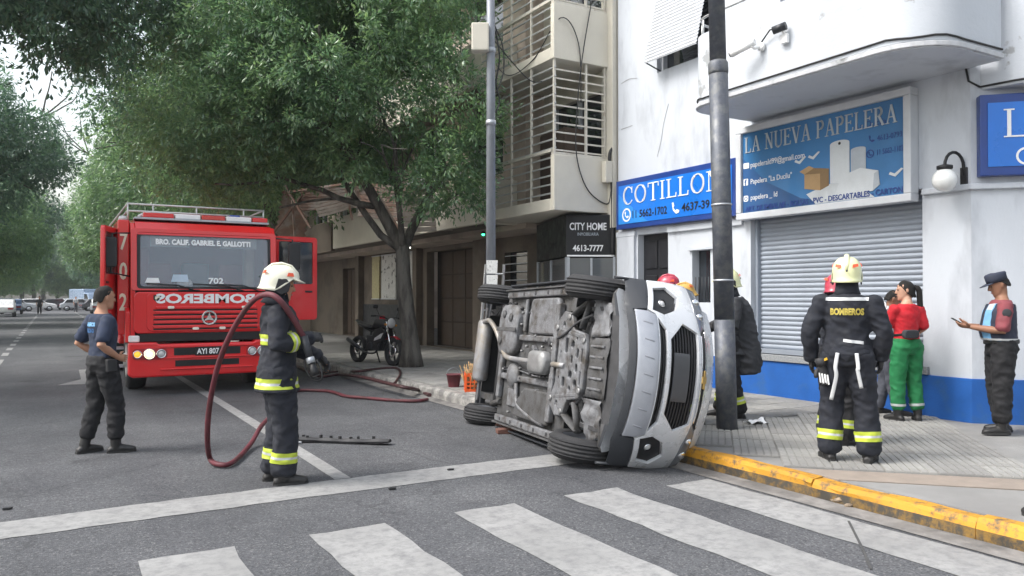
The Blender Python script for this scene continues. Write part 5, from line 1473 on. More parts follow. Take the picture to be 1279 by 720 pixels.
# ================================================================== OVERTURNED CAR (built upright: x forward, y left, z up)
M_CARW = mat('white car paint', (.60, .615, .64), .28, .15, var=.04, coat=.8, rvar=.04, col2=(.36, .365, .38), mixscale=5, mixlo=.68, mixhi=.9)
M_CARG = mat('grey bumper plastic', (.026, .029, .035), .6, var=.15, scale=12)
M_SKID = mat('silver skid plate', (.30, .315, .35), .42, .4, var=.08, scale=8)
M_UND = mat('dusty grey underbody', (.085, .085, .088), .75, .1, var=.4, scale=14, bump=.4, bscale=70, col2=(.048, .045, .042), mixscale=7)
M_UND2 = mat('paler dusty pressing', (.175, .178, .188), .6, .25, var=.3, scale=16, bump=.5, bscale=70, col2=(.062, .053, .044), mixscale=6, mixlo=.46, mixhi=.68)
M_UNDD = mat('dark undercarriage', (.05, .05, .053), .7, .2, var=.3, scale=10, bump=.2)
M_ALUM = mat('dirty aluminium casting', (.27, .27, .27), .5, .5, var=.2, scale=14, bump=.3)
M_EXH = mat('dull exhaust steel', (.30, .30, .31), .5, .4, var=.2, scale=7, col2=(.27, .24, .2), mixscale=4)
car = thing('overturned_car', 'white hatchback lying on its side with its underbody to the street', 'car')
cx_ = Vector((-.155, -.9877, .0224)).normalized(); cz_ = Vector((.975, -.1565, -.130)); cz_ = (cz_ - cx_ * cz_.dot(cx_)).normalized(); cy_ = cz_.cross(cx_)
Mc = Matrix((cx_, cy_, cz_)).transposed().to_4x4(); Mc.translation = Vector((4.418, 7.50, .918))
car.matrix_world = Mc
WB, TRK, WR = 2.62, .76, .336
# ---- body shell, lofted along x
def sec(x):
    t = (x + 1.92) / 3.98                              # 0 tail .. 1 nose
    hw = .855 * (1 - .06 * max(0, (t - .80) / .20) ** 2 - .05 * max(0, (.12 - t) / .12) ** 2)
    zf = .235 + .10 * max(0, (.10 - t) / .10) + .02 * max(0, (t - .9) / .1)
    belt = 1.02 - .02 * max(0, (t - .62) / .38)
    # roof / bonnet height
    K = [(-1.92, 1.2), (-1.85, 1.46), (-1.55, 1.57), (-.7, 1.60), (.1, 1.58), (.55, 1.46), (1.02, 1.22), (1.4, 1.16), (1.75, 1.08), (2.1, .96)]
    for (a, za), (b, zb) in zip(K[:-1], K[1:]):
        if x <= b: zr = za + (zb - za) * (x - a) / (b - a); break
    else: zr = K[-1][1]
    belt = min(belt, zr - .05)
    tw = hw * (.70 if zr > 1.25 else .70 + (.93 - .70) * min(1, (1.25 - zr) / .2))
    P_ = [(0, zf), (hw * .6, zf), (hw * .86, zf + .01), (hw * .965, zf + .07), (hw, zf + .22), (hw * 1.0, .62), (hw * .985, belt - .08), (hw * .955, belt)]
    for k in range(1, 5):
        a = k / 4; P_.append((hw * .955 + (tw - hw * .955) * a, belt + (zr - .05 - belt) * a ** .85))
    P_ += [(tw * .86, zr - .012), (tw * .5, zr), (0, zr + .004)]
    return P_
XS = [-1.92, -1.86, -1.7, -1.45, -1.1, -.7, -.3, .1, .4, .6, .8, 1.0, 1.25, 1.5, 1.75, 1.86, 1.93]
mb = MB(); R = []
for x in XS:
    S = sec(x); cv = lambda y: .37 * (abs(y) / .85) ** 2.3 * max(0, (x - 1.45) / .55); full = [(x - cv(p[0]), p[0], p[1]) for p in S] + [(x - cv(p[0]), -p[0], p[1]) for p in S[-2:0:-1]]
    R.append(full)
mb.rings(R, True, True)
tmp = mb.build('body', None, None)
cut = MB()
for x in (-WB / 2, WB / 2):
    for s in (-1, 1): cut.lathe([(.375, -.2), (.375, .2)], (x, s * .78, WR + .01), 28, 'y')
    # dark engine bay / axle tunnel openings on the floor
cut.bb((.70, -.54, .1), (1.68, .54, .55)); cut.bb((-1.72, -.5, .1), (-.98, .5, .48))
cutter = cut.build('cutter', None, None)
bo = tmp.modifiers.new('b', 'BOOLEAN'); bo.object = cutter; bo.operation = 'DIFFERENCE'; bo.solver = 'EXACT'
me = baked(tmp)
bpy.data.objects.remove(tmp, do_unlink=True); bpy.data.objects.remove(cutter, do_unlink=True)
me.materials.clear()
bd = link('body', me, [M_CARW, M_UND, M_UNDD, glass_mat('car glass', (.02, .025, .03), .03), M_CARG], car)
for p in me.polygons:
    c = p.center; n_ = p.normal
    inwell = any(abs(c.x - sx) < .40 and (Vector((c.x - sx, 0, c.z - WR)).length < .37) for sx in (-WB / 2, WB / 2)) and abs(c.y) > .55 and abs(c.y) < .84
    if c.z > 1.06 and abs(n_.z) < .86 and -1.72 < c.x < .95: p.material_index = 3
    elif inwell or (abs(c.y) < .53 and .24 < c.z < .55 and (abs(c.x) > .7)): p.material_index = 2
    elif c.z < .30: p.material_index = 4 if c.x > 1.75 else 1
    elif c.x > 1.8 and c.z < .55: p.material_index = 4
    elif c.z < .46 and abs(c.y) > .6: p.material_index = 4
    p.use_smooth = True
d = bd.modifiers.new('es', 'EDGE_SPLIT'); d.split_angle = radians(35)
def C(name, mb, m, par=None, bev=.006, **k): return mb.build(name, m, par or car, bev=bev, **k)
# ---- wheels: visible tread and inner side
def wheel(x, y, steer=0.0, camber=0.0):
    o = bpy.data.objects.new('wheel', None); COL.objects.link(o); o.parent = car; o.location = (x, y, WR - .045); o.rotation_euler = (camber, 0, steer)
    w_ = .215
    prof = [(.205, -w_ / 2 + .01), (.23, -w_ / 2), (.28, -w_ / 2 - .004), (.305, -w_ / 2 + .02), (WR - .002, -w_ / 2 + .045)]
    for g in (-.055, -.018, .018, .055):
        prof += [(WR, g - .010), (WR - .009, g - .006), (WR - .009, g + .006), (WR, g + .010)]
    prof += [(WR - .002, w_ / 2 - .045), (.305, w_ / 2 - .02), (.28, w_ / 2 + .004), (.23, w_ / 2), (.205, w_ / 2 - .01)]
    mb = MB(); mb.lathe(prof, (0, 0, 0), 44, 'y', caps=False); mb.build('tyre', M_RUB, o)
    s = 1 if y > 0 else -1
    mb = MB(); mb.lathe([(.207, -w_ / 2 + .012), (.19, -w_ / 2 + .03), (.185, 0), (.19, w_ / 2 - .03), (.207, w_ / 2 - .012)], (0, 0, 0), 30, 'y', caps=False)
    for k in range(5):
        a = 2 * pi * k / 5; mb.beam((0, s * .06, 0), (.19 * cos(a), s * .05, .19 * sin(a)), .05, .02)
    mb.build('rim', M_SKID, o)
    mb = MB(); mb.lathe([(.02, -.03), (.13, -.03), (.13, -.012), (.06, -.01), (.06, .04), (.02, .04)], (0, 0, 0), 24, 'y'); mb.build('brake_disc', M_UNDD, o)
for s in (-1, 1):
    wheel(WB / 2, s * TRK, radians(4)); wheel(-WB / 2, s * TRK)
# ---- underbody pressings (all at z just under the floor .235)
def tubey(name, pts, r, m=M_UND2, n=10): a = MB(); a.tube(catmull(pts, 5) if len(pts) > 2 else pts, r, n); return C(name, a, m, bev=0)
def pan(name, outline, holes, z, th=.02, m=M_UND2, bev=.006, tilt=None):
    me = plate2d(outline, holes, th, bev); me.transform(Matrix.Translation((0, 0, z)))
    if tilt: me.transform(tilt)
    return link(name, me, m, car)
und = None
for s in (-1, 1):                                     # sills with jacking flange and drain holes
    a = MB(); a.bb((-.85, s * .70, .175), (.86, s * .78, .236)); sill = C('sill', a, M_UND2, bev=.015)
    for k in range(5):
        a = MB(); a.cyl((-.66 + k * .34, s * .74, .1745), (-.66 + k * .34, s * .74, .170), .022, 10); C('drain_plug', a, M_UNDD, sill, bev=0)
    a = MB(); a.bb((-.86, s * .785, .15), (.86, s * .80, .236)); C('sill_flange', a, M_UND, bev=0)
    a = MB(); a.bb((-.85, s * .20, .185), (.72, s * .27, .236)); C('floor_rail', a, M_UND2, bev=.018)
    for k in range(3):
        a = MB(); a.beam((-.6 + k * .42, s * .47, .228), (-.3 + k * .42, s * .47, .228), .20, .03); C('floor_swage', a, M_UND2, bev=.012)
# stamped floor plates
pan('floor_plate', rrect(-.05, -.66, .66, -.30, .06), [], .205, .03, M_UND2, .02)
pan('floor_plate', [(.0, .34), (.62, .34), (.66, .64), (-.25, .64), (-.2, .5)], [], .205, .03, M_UND, .02)
for k in range(4):
    a = MB(); a.beam((.02, -.36 - k * .08, .186), (.60, -.36 - k * .08, .186), .03, .014); C('floor_rib', a, M_UND2, bev=.005)
for k in range(3):
    a = MB(); a.beam((-.02, .42 + k * .08, .186), (.58, .42 + k * .08, .186), .03, .014); C('floor_rib', a, M_UND, bev=.005)
a = MB(); a.tube(catmull([(-.32, .30, .2), (-.2, .52, .19), (.2, .62, .19), (.55, .66, .2)], 5), .028, 8); C('brake_line_guard', a, M_UND2, bev=0)
for (p, q, w_, h_) in (((-.84, -.5, .2), (-.84, .5, .2), .09, .06), ((.68, -.62, .195), (.68, .62, .195), .10, .07), ((-.25, -.68, .205), (-.25, -.3, .205), .06, .04)):
    a = MB(); a.beam(p, q, w_, h_); C('cross_member', a, M_UND2, bev=.015)
# exhaust: front pipe, resonator, long pipe bent over the axle, transverse rear silencer
tubey('exhaust_pipe', [(.98, .02, .17), (.72, .02, .15)], .028, M_EXH)
a = MB(); rs_ = []
for (x, ry, rz) in ((.66, .03, .03), (.62, .115, .065), (.56, .125, .075), (.32, .125, .075), (.26, .115, .065), (.22, .03, .03)):
    rs_.append([(x, .02 + ry * (abs(cos(2 * pi * j / 20)) ** .6) * (1 if cos(2 * pi * j / 20) > 0 else -1), .125 + rz * (abs(sin(2 * pi * j / 20)) ** .6) * (1 if sin(2 * pi * j / 20) > 0 else -1)) for j in range(20)])
a.rings(rs_, True, True); C('resonator', a, M_ALUM, bev=0)
tubey('exhaust_pipe', [(.24, .02, .135), (-.30, .02, .14), (-.62, .0, .15), (-.80, -.10, .16), (-1.05, -.30, .15), (-1.30, -.42, .14), (-1.52, -.40, .15)], .030, M_EXH)
a = MB(); rs_ = []
for (y, r_) in ((-.44, .03), (-.42, .10), (-.39, .115), (.32, .115), (.35, .10), (.37, .03)):
    rs_.append([(-1.60 + r_ * 1.1 * cos(2 * pi * j / 20), y, .20 + r_ * .85 * sin(2 * pi * j / 20)) for j in range(20)])
a.rings(rs_, True, True); C('rear_silencer', a, M_EXH, bev=0)
# plastic fuel tank
a = MB(); rs_ = []
for (x, k) in ((-.93, .55), (-.90, .85), (-.84, 1), (-.60, 1), (-.45, .96), (-.39, .8), (-.36, .5)):
    rs_.append([(x, -.32 + .30 * k * (abs(cos(2 * pi * j / 24)) ** .55) * (1 if cos(2 * pi * j / 24) > 0 else -1), .20 + .085 * k * (abs(sin(2 * pi * j / 24)) ** .55) * (1 if sin(2 * pi * j / 24) > 0 else -1)) for j in range(24)])
a.rings(rs_, True, True); tank = C('fuel_tank', a, M_UND2, bev=0)
a = MB(); a.beam((-.95, -.32, .118), (-.34, -.32, .118), .05, .012); C('tank_strap', a, M_UND, tank)
for (x, y) in ((-.78, -.18), (-.5, -.46), (-.72, -.5)):
    a = MB(); a.lathe([(.05, .112), (.045, .104), (.005, .104)], (x, y, 0), 14); C('tank_dimple', a, M_UND, tank, bev=0)
a = MB(); a.ball((-.42, .20, .20), (.16, .15, .07), 18, 10); C('canister', a, M_UND2, bev=0)
# rear twist beam, trailing arms, springs, dampers
a = MB(); a.tube([(-1.06, -.62, .27), (-1.06, .62, .27)], [(.05, .065)] * 2, 12); C('rear_axle_beam', a, M_UNDD, bev=0)
for s in (-1, 1):
    a = MB(); a.tube(catmull([(-.80, s * .55, .23), (-1.0, s * .58, .24), (-1.25, s * .62, .30)], 4), [(.05, .035)] * 9, 10); C('trailing_arm', a, M_UND, bev=0)
    a = MB(); pts = [(-1.16 + .055 * cos(t * .7), s * .50 + .055 * sin(t * .7), .26 + t * .006) for t in range(46)]; a.tube(pts, .010, 6); C('coil_spring', a, M_UNDD, bev=0)
    a = MB(); a.cyl((-1.34, s * .55, .25), (-1.42, s * .52, .55), .028, 10); C('damper', a, M_UNDD, bev=0)
    a = MB(); a.lathe([(.12, -.02), (.125, 0), (.11, .03), (.04, .04)], (-WB / 2, s * .60, WR), 20, 'y'); C('brake_drum', a, M_UND, bev=0)
a = MB(); a.tube(catmull([(-.84, -.60, .2), (-1.1, -.62, .22), (-1.25, -.50, .2), (-1.5, -.55, .22)], 5), .012, 6); a.tube(catmull([(-.5, -.55, .2), (-.9, -.66, .24), (-1.2, -.56, .3)], 5), .010, 6); C('brake_hose', a, M_UNDD, bev=0)
# rear valance
a = MB(); a.beam((-1.90, -.70, .33), (-1.90, .70, .33), .05, .10); C('rear_valance', a, M_CARG, bev=.015)
a = MB(); a.beam((-1.70, -.60, .235), (-1.70, .62, .235), .04, .025); C('rear_rail', a, M_UND2, bev=.006)
# front subframe: pressed plate with lightening holes
sub_o = [(.70, -.40), (.86, -.52), (1.02, -.50), (1.10, -.34), (1.34, -.30), (1.40, -.20), (1.40, .20), (1.34, .30), (1.10, .34), (1.02, .50), (.86, .52), (.70, .40), (.80, .2), (.80, -.2)]
holes = [circ(.88, -.40, .035), circ(.88, .40, .035), rrect(.93, -.27, 1.02, -.10, .03), rrect(.93, .12, 1.02, .24, .03), circ(.86, -.12, .022), circ(.86, .14, .022),
         circ(1.12, -.20, .048), rrect(1.085, -.10, 1.155, .0, .03), circ(1.12, .10, .05), circ(1.13, .235, .036), rrect(1.20, -.17, 1.275, -.06, .03), rrect(1.20, -.02, 1.275, .08, .03), circ(1.24, .18, .05), rrect(1.31, -.17, 1.37, -.02, .025), rrect(1.31, .05, 1.37, .2, .025), circ(1.20, -.26, .026)]
pan('subframe', sub_o, holes, .19, .03, M_UND2, .012)
for (x0, y0, x1, y1) in ((.80, -.34, 1.3, -.28), (.80, .34, 1.3, .28), (.84, -.42, .84, .42), (1.07, -.30, 1.07, .30), (1.38, -.22, 1.38, .22)):
    a = MB(); a.beam((x0, y0, .168), (x1, y1, .168), .035, .02); C('subframe_rib', a, M_UND2, bev=.008)
for (x, y) in ((.74, -.36), (.74, .36), (1.36, -.24), (1.36, .24), (1.0, -.47), (1.0, .47)):
    a = MB(); a.lathe([(.03, .165), (.03, .15), (.012, .148)], (x, y, 0), 10); C('bolt', a, M_ALUM, bev=0)
# engine and gearbox castings behind the plate, in the bay
a = MB(); a.bb((.86, -.44, .27), (1.30, .06, .52)); C('engine_sump', a, M_UNDD, bev=.04)
a = MB(); a.ball((1.06, .28, .34), (.2, .18, .12), 16, 10); C('gearbox', a, M_ALUM, bev=0)
for s in (-1, 1):
    a = MB(); a.tube(catmull([(.86, s * .40, .215), (1.06, s * .52, .205), (WB / 2, s * .63, .225)], 4), [(.05, .022)] * 9, 10); a.tube([(1.2, s * .36, .21), (WB / 2, s * .63, .225)], [(.04, .02)] * 2, 8); C('control_arm', a, M_UND, bev=0)
    a = MB(); a.cyl((1.18, s * .20, .31), (WB / 2, s * .64, .315), .02, 10); a.tube([(1.2, s * .42, .312), (1.215, s * .48, .313), (1.23, s * .53, .314)], [.02, .05, .03], 12); C('drive_shaft', a, M_UNDD, bev=0)
    a = MB(); a.tube(catmull([(.95, s * .52, .25), (1.1, s * .56, .3), (1.2, s * .55, .42)], 4), .014, 8); C('anti_roll_bar', a, M_UND, bev=0)
    a = MB(); a.cyl((WB / 2 - .02, s * .58, .36), (WB / 2 - .05, s * .53, .62), .032, 10); C('strut', a, M_UNDD, bev=0)
rr = random.Random(77)
for k in range(46):                                   # clips, studs and brackets on the floor
    x, y = rr.uniform(-.8, .66), rr.choice((-1, 1)) * rr.uniform(.05, .66)
    a = MB(); a.lathe([(.014, .21), (.014, .178), (.006, .174)], (x, y, 0), 8); C('stud', a, M_UNDD if k % 2 else M_ALUM, bev=0)
for k in range(9):
    x, y = rr.uniform(-.7, .6), rr.choice((-1, 1)) * rr.uniform(.1, .6)
    a = MB(); a.box((x, y, .20), (rr.uniform(.04, .10), rr.uniform(.03, .06), .05), Matrix.Rotation(rr.uniform(0, 1.5), 3, 'Z')); C('bracket', a, M_UNDD if k % 3 else M_UND2, bev=.006)
tubey('brake_line', [(-.85, .14, .215), (-.3, .12, .205), (.2, .15, .205), (.7, .13, .2)], .009, M_UNDD, 6)
tubey('brake_line', [(-.85, .165, .215), (-.3, .145, .205), (.2, .175, .205), (.7, .155, .2)], .009, M_UND2, 6)
tubey('wiring_loom', [(.75, -.25, .16), (.95, -.3, .15), (1.15, -.42, .18), (1.4, -.5, .22)], .014, M_UNDD, 7)
tubey('coolant_hose', [(.9, .3, .23), (1.15, .38, .22), (1.45, .25, .23), (1.7, .3, .26)], .022, M_UNDD, 8)
# crumpled splash shields ahead of the wheels
def crumple(name, pts, seed, m, nx=9, ny=9, amp=.03):
    a = MB(); a.smooth = True; vs = []
    p00, p10, p11, p01 = [Vector(p) for p in pts]
    for i in range(nx + 1):
        for j in range(ny + 1):
            u_, v_ = i / nx, j / ny
            p = p00.lerp(p10, u_).lerp(p01.lerp(p11, u_), v_)
            p.z += amp * noise.noise(Vector((u_ * 4 + seed, v_ * 4, 0))) + amp * .5 * noise.noise(Vector((u_ * 9 + seed, v_ * 9, 3)))
            vs.append(p)
    a.add(vs, [(i * (ny + 1) + j, (i + 1) * (ny + 1) + j, (i + 1) * (ny + 1) + j + 1, i * (ny + 1) + j + 1) for i in range(nx) for j in range(ny)])
    return C(name, a, m, bev=0, solid=.006)
crumple('splash_shield', [(1.38, -.66, .25), (1.72, -.60, .24), (1.74, -.30, .22), (1.42, -.28, .20)], 1, M_UND2, amp=.05)
crumple('splash_shield', [(1.36, .30, .20), (1.72, .30, .22), (1.70, .62, .25), (1.40, .72, .27)], 5, M_UND2, amp=.06)
crumple('splash_shield', [(1.40, -.28, .21), (1.76, -.28, .22), (1.76, .28, .22), (1.40, .28, .21)], 9, M_UND, amp=.03)
for k in range(5):
    a = MB(); a.beam((1.44, -.2 + k * .1, .20), (1.7, -.2 + k * .1, .205), .02, .012); C('shield_rib', a, M_UND2, bev=.004)
# ---- front fascia: panels draped over the nose surface
def zmap(z): return .275 + (z - .205) * 1.25
def nose(y, z):
    q = abs(y) / .86
    x = 2.16 - .38 * q ** 2.2 - .05 * q ** 6
    if z < .42: x -= .22 * ((.42 - z) / .24) ** 1.8 * (.75 if abs(y) < .5 else .75)
    if z > .66: x -= .20 * ((z - .66) / .30) ** 2.0
    return x
def drape(name, outline, off, th, m, par=None, holes=(), cell=.035):
    """panel with outline in (y,z), cut on a fine grid, laid on the nose at height off, with an edge of depth th"""
    me = plate2d(outline, list(holes), .001)
    b = bmesh.new(); b.from_mesh(me)
    dl_ = [f for f in b.faces if f.normal.z < .5]
    bmesh.ops.delete(b, geom=dl_, context='FACES')
    bmesh.ops.delete(b, geom=[v for v in b.verts if not v.link_faces], context='VERTS')
    ys_ = [v.co.x for v in b.verts]; zs_ = [v.co.y for v in b.verts]
    for (lo, hi, ax) in ((min(ys_), max(ys_), 0), (min(zs_), max(zs_), 1)):
        k = int((hi - lo) / cell)
        for i in range(1, k + 1):
            co = [0, 0, 0]; no = [0, 0, 0]; co[ax] = lo + (hi - lo) * i / (k + 1); no[ax] = 1
            bmesh.ops.bisect_plane(b, geom=b.verts[:] + b.edges[:] + b.faces[:], plane_co=co, plane_no=no)
    for v in b.verts:
        y, z = v.co.x, v.co.y
        v.co = Vector((nose(y, z) + off, y * 1.03, zmap(z)))
    bmesh.ops.recalc_face_normals(b, faces=b.faces)
    if sum(f.normal.x for f in b.faces) < 0: bmesh.ops.reverse_faces(b, faces=b.faces)
    me2 = bpy.data.meshes.new(name); b.to_mesh(me2); b.free()
    for p in me2.polygons: p.use_smooth = True
    o = link(name, me2, m, par or car)
    d = o.modifiers.new('s', 'SOLIDIFY'); d.thickness = th; d.offset = -1
    d = o.modifiers.new('b', 'BEVEL'); d.width = .006; d.segments = 2; d.limit_method = 'ANGLE'; d.angle_limit = radians(50)
    return o
mir = lambda P: [(-p[0], p[1]) for p in P][::-1]
GR = [(-.32, .484), (.32, .484), (.47, .60), (.40, .722), (-.40, .722), (-.47, .60)]          # hexagonal grille opening
FOG = [(.56, .368), (.765, .425), (.79, .545), (.705, .615), (.58, .56), (.528, .455)]
LOW = [(-.50, .396), (.50, .396), (.40, .455), (-.40, .455)]
outl = [(-.835, .405), (-.565, .335), (-.525, .388), (.525, .388), (.565, .335), (.835, .405), (.845, .55), (.83, .74), (.47, .775), (0, .785), (-.47, .775), (-.83, .74), (-.845, .55)]
bump = drape('front_bumper', outl, .02, .03, M_CARW, None, [GR, FOG, mir(FOG), LOW])
drape('bumper_lip', [(-.835, .402), (-.845, .26), (-.60, .205), (.60, .205), (.845, .26), (.835, .402), (.567, .332), (.555, .248), (-.555, .248), (-.567, .332)], .010, .03, M_CARG)
drape('skid_plate', [(-.55, .250), (.55, .250), (.545, .33), (.515, .384), (-.515, .384), (-.545, .33)], .026, .03, M_SKID, None, (), .022)
for k in range(7):
    y = -.46 + k * .15
    drape('skid_mark', [(y, .29), (y + .012, .29), (y + .03, .35), (y + .018, .35)], .030, .004, mat('skid plate crease', (.19, .2, .225), .5))
drape('grille', GR, -.03, .02, M_BLACK)
for k in range(9):
    z = .497 + k * .0245; hw = .32 + .15 * min(1, (z - .484) / .116) if z < .60 else .47 - .07 * (z - .60) / .12
    drape('grille_bar', [(-hw + .01, z), (hw - .01, z), (hw - .01, z + .010), (-hw + .01, z + .010)], -.008, .02, M_PLAS)
drape('number_plate', rrect(-.21, .515, .21, .645, .012), .012, .012, mat('blank grey plate', (.06, .062, .068), .5, var=.1))
drape('lower_grille', LOW, -.02, .02, M_BLACK)
for k in range(2): drape('grille_bar', [(-.42 + .03 * k, .410 + k * .022), (.42 - .03 * k, .410 + k * .022), (.42 - .03 * k, .418 + k * .022), (-.42 + .03 * k, .418 + k * .022)], -.004, .02, M_PLAS)
for s in (1, -1):
    f = FOG if s > 0 else mir(FOG)
    drape('fog_pocket', f, -.025, .02, M_PLAS)
    c = (.635 * s, .475); x = nose(*c)
    a = MB(); a.lathe([(.036, -.03), (.040, .0), (.034, .006)], (0, 0, 0), 18, 'x', caps=False); a.X = Matrix.Identity(4)
    R_ = Matrix.Rotation(radians(28 * s), 4, 'Z'); o = C('fog_lamp', a, M_CHROME, bev=0); o.matrix_local = Matrix.Translation((x - .008, c[0] * 1.03, zmap(c[1]))) @ R_
    a = MB(); a.lathe([(.034, -.01), (.024, .002), (.004, .006)], (0, 0, 0), 18, 'x'); q = a.build('lens', M_LENS, o)
    HLo = [(.40, .745), (.60, .725), (.82, .745), (.80, .82), (.62, .84), (.46, .80)]
    h = HLo if s > 0 else mir(HLo)
    hl = drape('headlamp', h, .026, .02, glass_mat('headlamp glass', (.16, .17, .19), .06))
    for (y, z, r_) in ((.55, .775, .035), (.68, .78, .04)):
        a = MB(); a.ball((nose(y * s, z) + .024, y * s * 1.03, zmap(z)), (.02, r_, r_)); a.build('bulb_reflector', M_CHROME, hl)
    # bonnet edge and wing visible past the lamps
drape('upper_grille', [(-.40, .752), (.40, .752), (.46, .80), (-.46, .80)], .022, .02, M_BLACK)
drape('chrome_strip', [(-.42, .788), (.42, .788), (.44, .80), (-.44, .80)], .034, .01, M_CHROME)
drape('chrome_strip', [(-.38, .747), (.38, .747), (.385, .757), (-.385, .757)], .034, .01, M_CHROME)
drape('badge', [(-.085, .776), (-.075, .792), (-.03, .790), (-.03, .803), (.03, .803), (.03, .790), (.085, .792), (.075, .770), (.03, .770), (.03, .757), (-.03, .757), (-.03, .770), (-.075, .770)], .044, .012, mat('gold badge', (.55, .36, .12), .35, .6), None, cell=.02)
drape('bonnet_lip', [(-.46, .805), (.46, .805), (.62, .85), (.60, .93), (0, .955), (-.60, .93), (-.62, .85)], .022, .02, M_CARW)
# wheel arch lips in grey plastic
for s in (-1, 1):
    for x in (-WB / 2, WB / 2):
        a = MB(); pts = [(x + .385 * cos(radians(t)), s * .855, WR + .01 + .385 * sin(radians(t))) for t in range(-15, 196, 15)]
        a.tube(pts, [(.03, .014)] * len(pts), 8, ref=(0, 0, 1)); C('arch_trim', a, M_CARG, bev=0)
    a = MB(); a.bb((-.86, s * .845, .20), (.86, s * .868, .31)); C('side_skirt', a, M_CARG, bev=.01)
    a = MB(); a.tube([(.52, s * .86, 1.0), (.55, s * .93, 1.02), (.52, s * 1.0, 1.03)], [(.05, .03), (.09, .06), (.07, .04)], 12); 
    if s < 0: C('door_mirror', a, M_CARW, bev=0)
    for (x0, x1) in ((-.88, -.02), (-.01, .86)):
        a = MB()
        for (p, q) in (((x0, .33), (x0, .92)), ((x1, .33), (x1, .92)), ((x0, .33), (x1, .33))): a.beam((p[0], s * .858, p[1]), (q[0], s * .858, q[1]), .006, .006)
        C('door_seam', a, M_BLACK, bev=0)
        a = MB(); a.bb((x0 + .08, s * .852, .80), (x0 + .24, s * .875, .83)); C('door_handle', a, M_CARW, bev=.008)
    a = MB(); a.bb((-1.93, s * .58, .95), (-1.84, s * .80, 1.2)); C('tail_lamp', a, mat('tail lamp red', (.35, .01, .01), .2, coat=.6), bev=.02)
# timber wedges jammed under the rear of the car
M_TIM = mat('dark red timber', (.13, .06, .045), .8, var=.35, scale=7, bump=.4, bscale=40, stretch=(1, 6, 6))
for k, (p, L, w_, h, rz, ry, lab) in enumerate(((G(650, 536), .62, .12, .07, radians(-18), radians(-10), 'long dark red timber wedge pushed under the overturned car'), (G(636, 541), .30, .14, .08, radians(12), 0, 'short dark red timber block on the road beside the rear wheel'))):
    t_ = thing('timber_wedge', lab, 'timber', (p.x, p.y, h / 2 + (.06 if k == 0 else 0)), -AZ + rz)
    t_.rotation_euler = (0, ry, -AZ + rz)
    a = MB(); a.prism([(-L / 2, -h / 2), (L / 2, -h / 2), (L / 2, h / 2), (-L / 2, h * .1)], (-w_ / 2, w_ / 2), FR((0, 0, 0), (1, 0, 0), (0, 0, 1))); a.build('block', M_TIM, t_, bev=.006)
# ================================================================== PEOPLE
def skin_mat(name, c): return mat(name, c, .55, var=.10, scale=14, spec=.4)
SK_A = skin_mat('skin tone tan', (.42, .22, .14)); SK_B = skin_mat('skin tone brown', (.26, .13, .08)); SK_C = skin_mat('skin tone light', (.50, .29, .20))
M_NAVY = mat('navy turnout cloth', (.0125, .0145, .022), .85, var=.25, scale=24, bump=.35, bscale=160)
M_BLKC = mat('black work cloth', (.011, .011, .013), .85, var=.25, scale=24, bump=.35, bscale=160)
M_NAVT = mat('navy t-shirt cotton', (.022, .032, .062), .85, var=.2, scale=20, bump=.2, bscale=200)
M_REDT = mat('red shirt cotton', (.50, .012, .022), .8, var=.12, scale=14, bump=.2, bscale=200)
M_GRN = mat('green trouser cloth', (.012, .17, .055), .8, var=.15, scale=14, bump=.25, bscale=160)
M_GREYT = mat('grey shirt cotton', (.42, .44, .48), .8, var=.1, scale=12, bump=.2, bscale=200)
M_JEAN = mat('grey denim', (.07, .075, .095), .85, var=.2, scale=18, bump=.3, bscale=200)
M_MAROON = mat('faded maroon shirt', (.20, .045, .055), .8, var=.12, scale=14, bump=.2, bscale=200)
M_VESTD = mat('dark vest cloth', (.020, .026, .048), .75, var=.2, scale=18, bump=.3, bscale=140)
M_VESTB = mat('light blue vest panel', (.17, .38, .62), .6, var=.12, scale=14)
M_COAT = mat('worn dark coat cloth', (.036, .038, .043), .85, var=.25, scale=10, bump=.4, bscale=90)
M_BOOT = mat('black boot leather', (.018, .017, .017), .5, var=.25, scale=16, bump=.25, bscale=90)
M_SOLE = mat('boot sole rubber', (.03, .03, .03), .8)
M_LIME = mat('lime reflective tape', (.42, .50, .045), .5, var=.06)
M_SILV = mat('silver reflective tape', (.52, .53, .54), .45, .1, var=.08)
M_HELW = mat('cream helmet shell', (.74, .72, .58), .35, var=.05, coat=.4, rvar=.05)
M_HELY = mat('luminous cream helmet shell', (.72, .73, .42), .35, var=.05, coat=.4, rvar=.05)
M_HELO = mat('ochre yellow helmet shell', (.50, .30, .07), .4, var=.12, coat=.3)
M_HELR = mat('crimson helmet shell', (.38, .04, .07), .4, var=.3, scale=20, coat=.3)
M_HAIR = mat('black hair', (.009, .008, .007), .85, var=.3, scale=60, bump=.5, bscale=200, stretch=(1, 1, .2))
M_RORG = mat('red orange reflector', (.75, .09, .03), .4)
M_GLV = mat('black glove leather', (.022, .022, .024), .7, var=.2, bump=.2)
M_LATEX = mat('white glove', (.72, .73, .74), .6, var=.05)
M_EYE = mat('dark eye', (.02, .015, .012), .2)
M_LIP = mat('lip', (.30, .12, .10), .5)

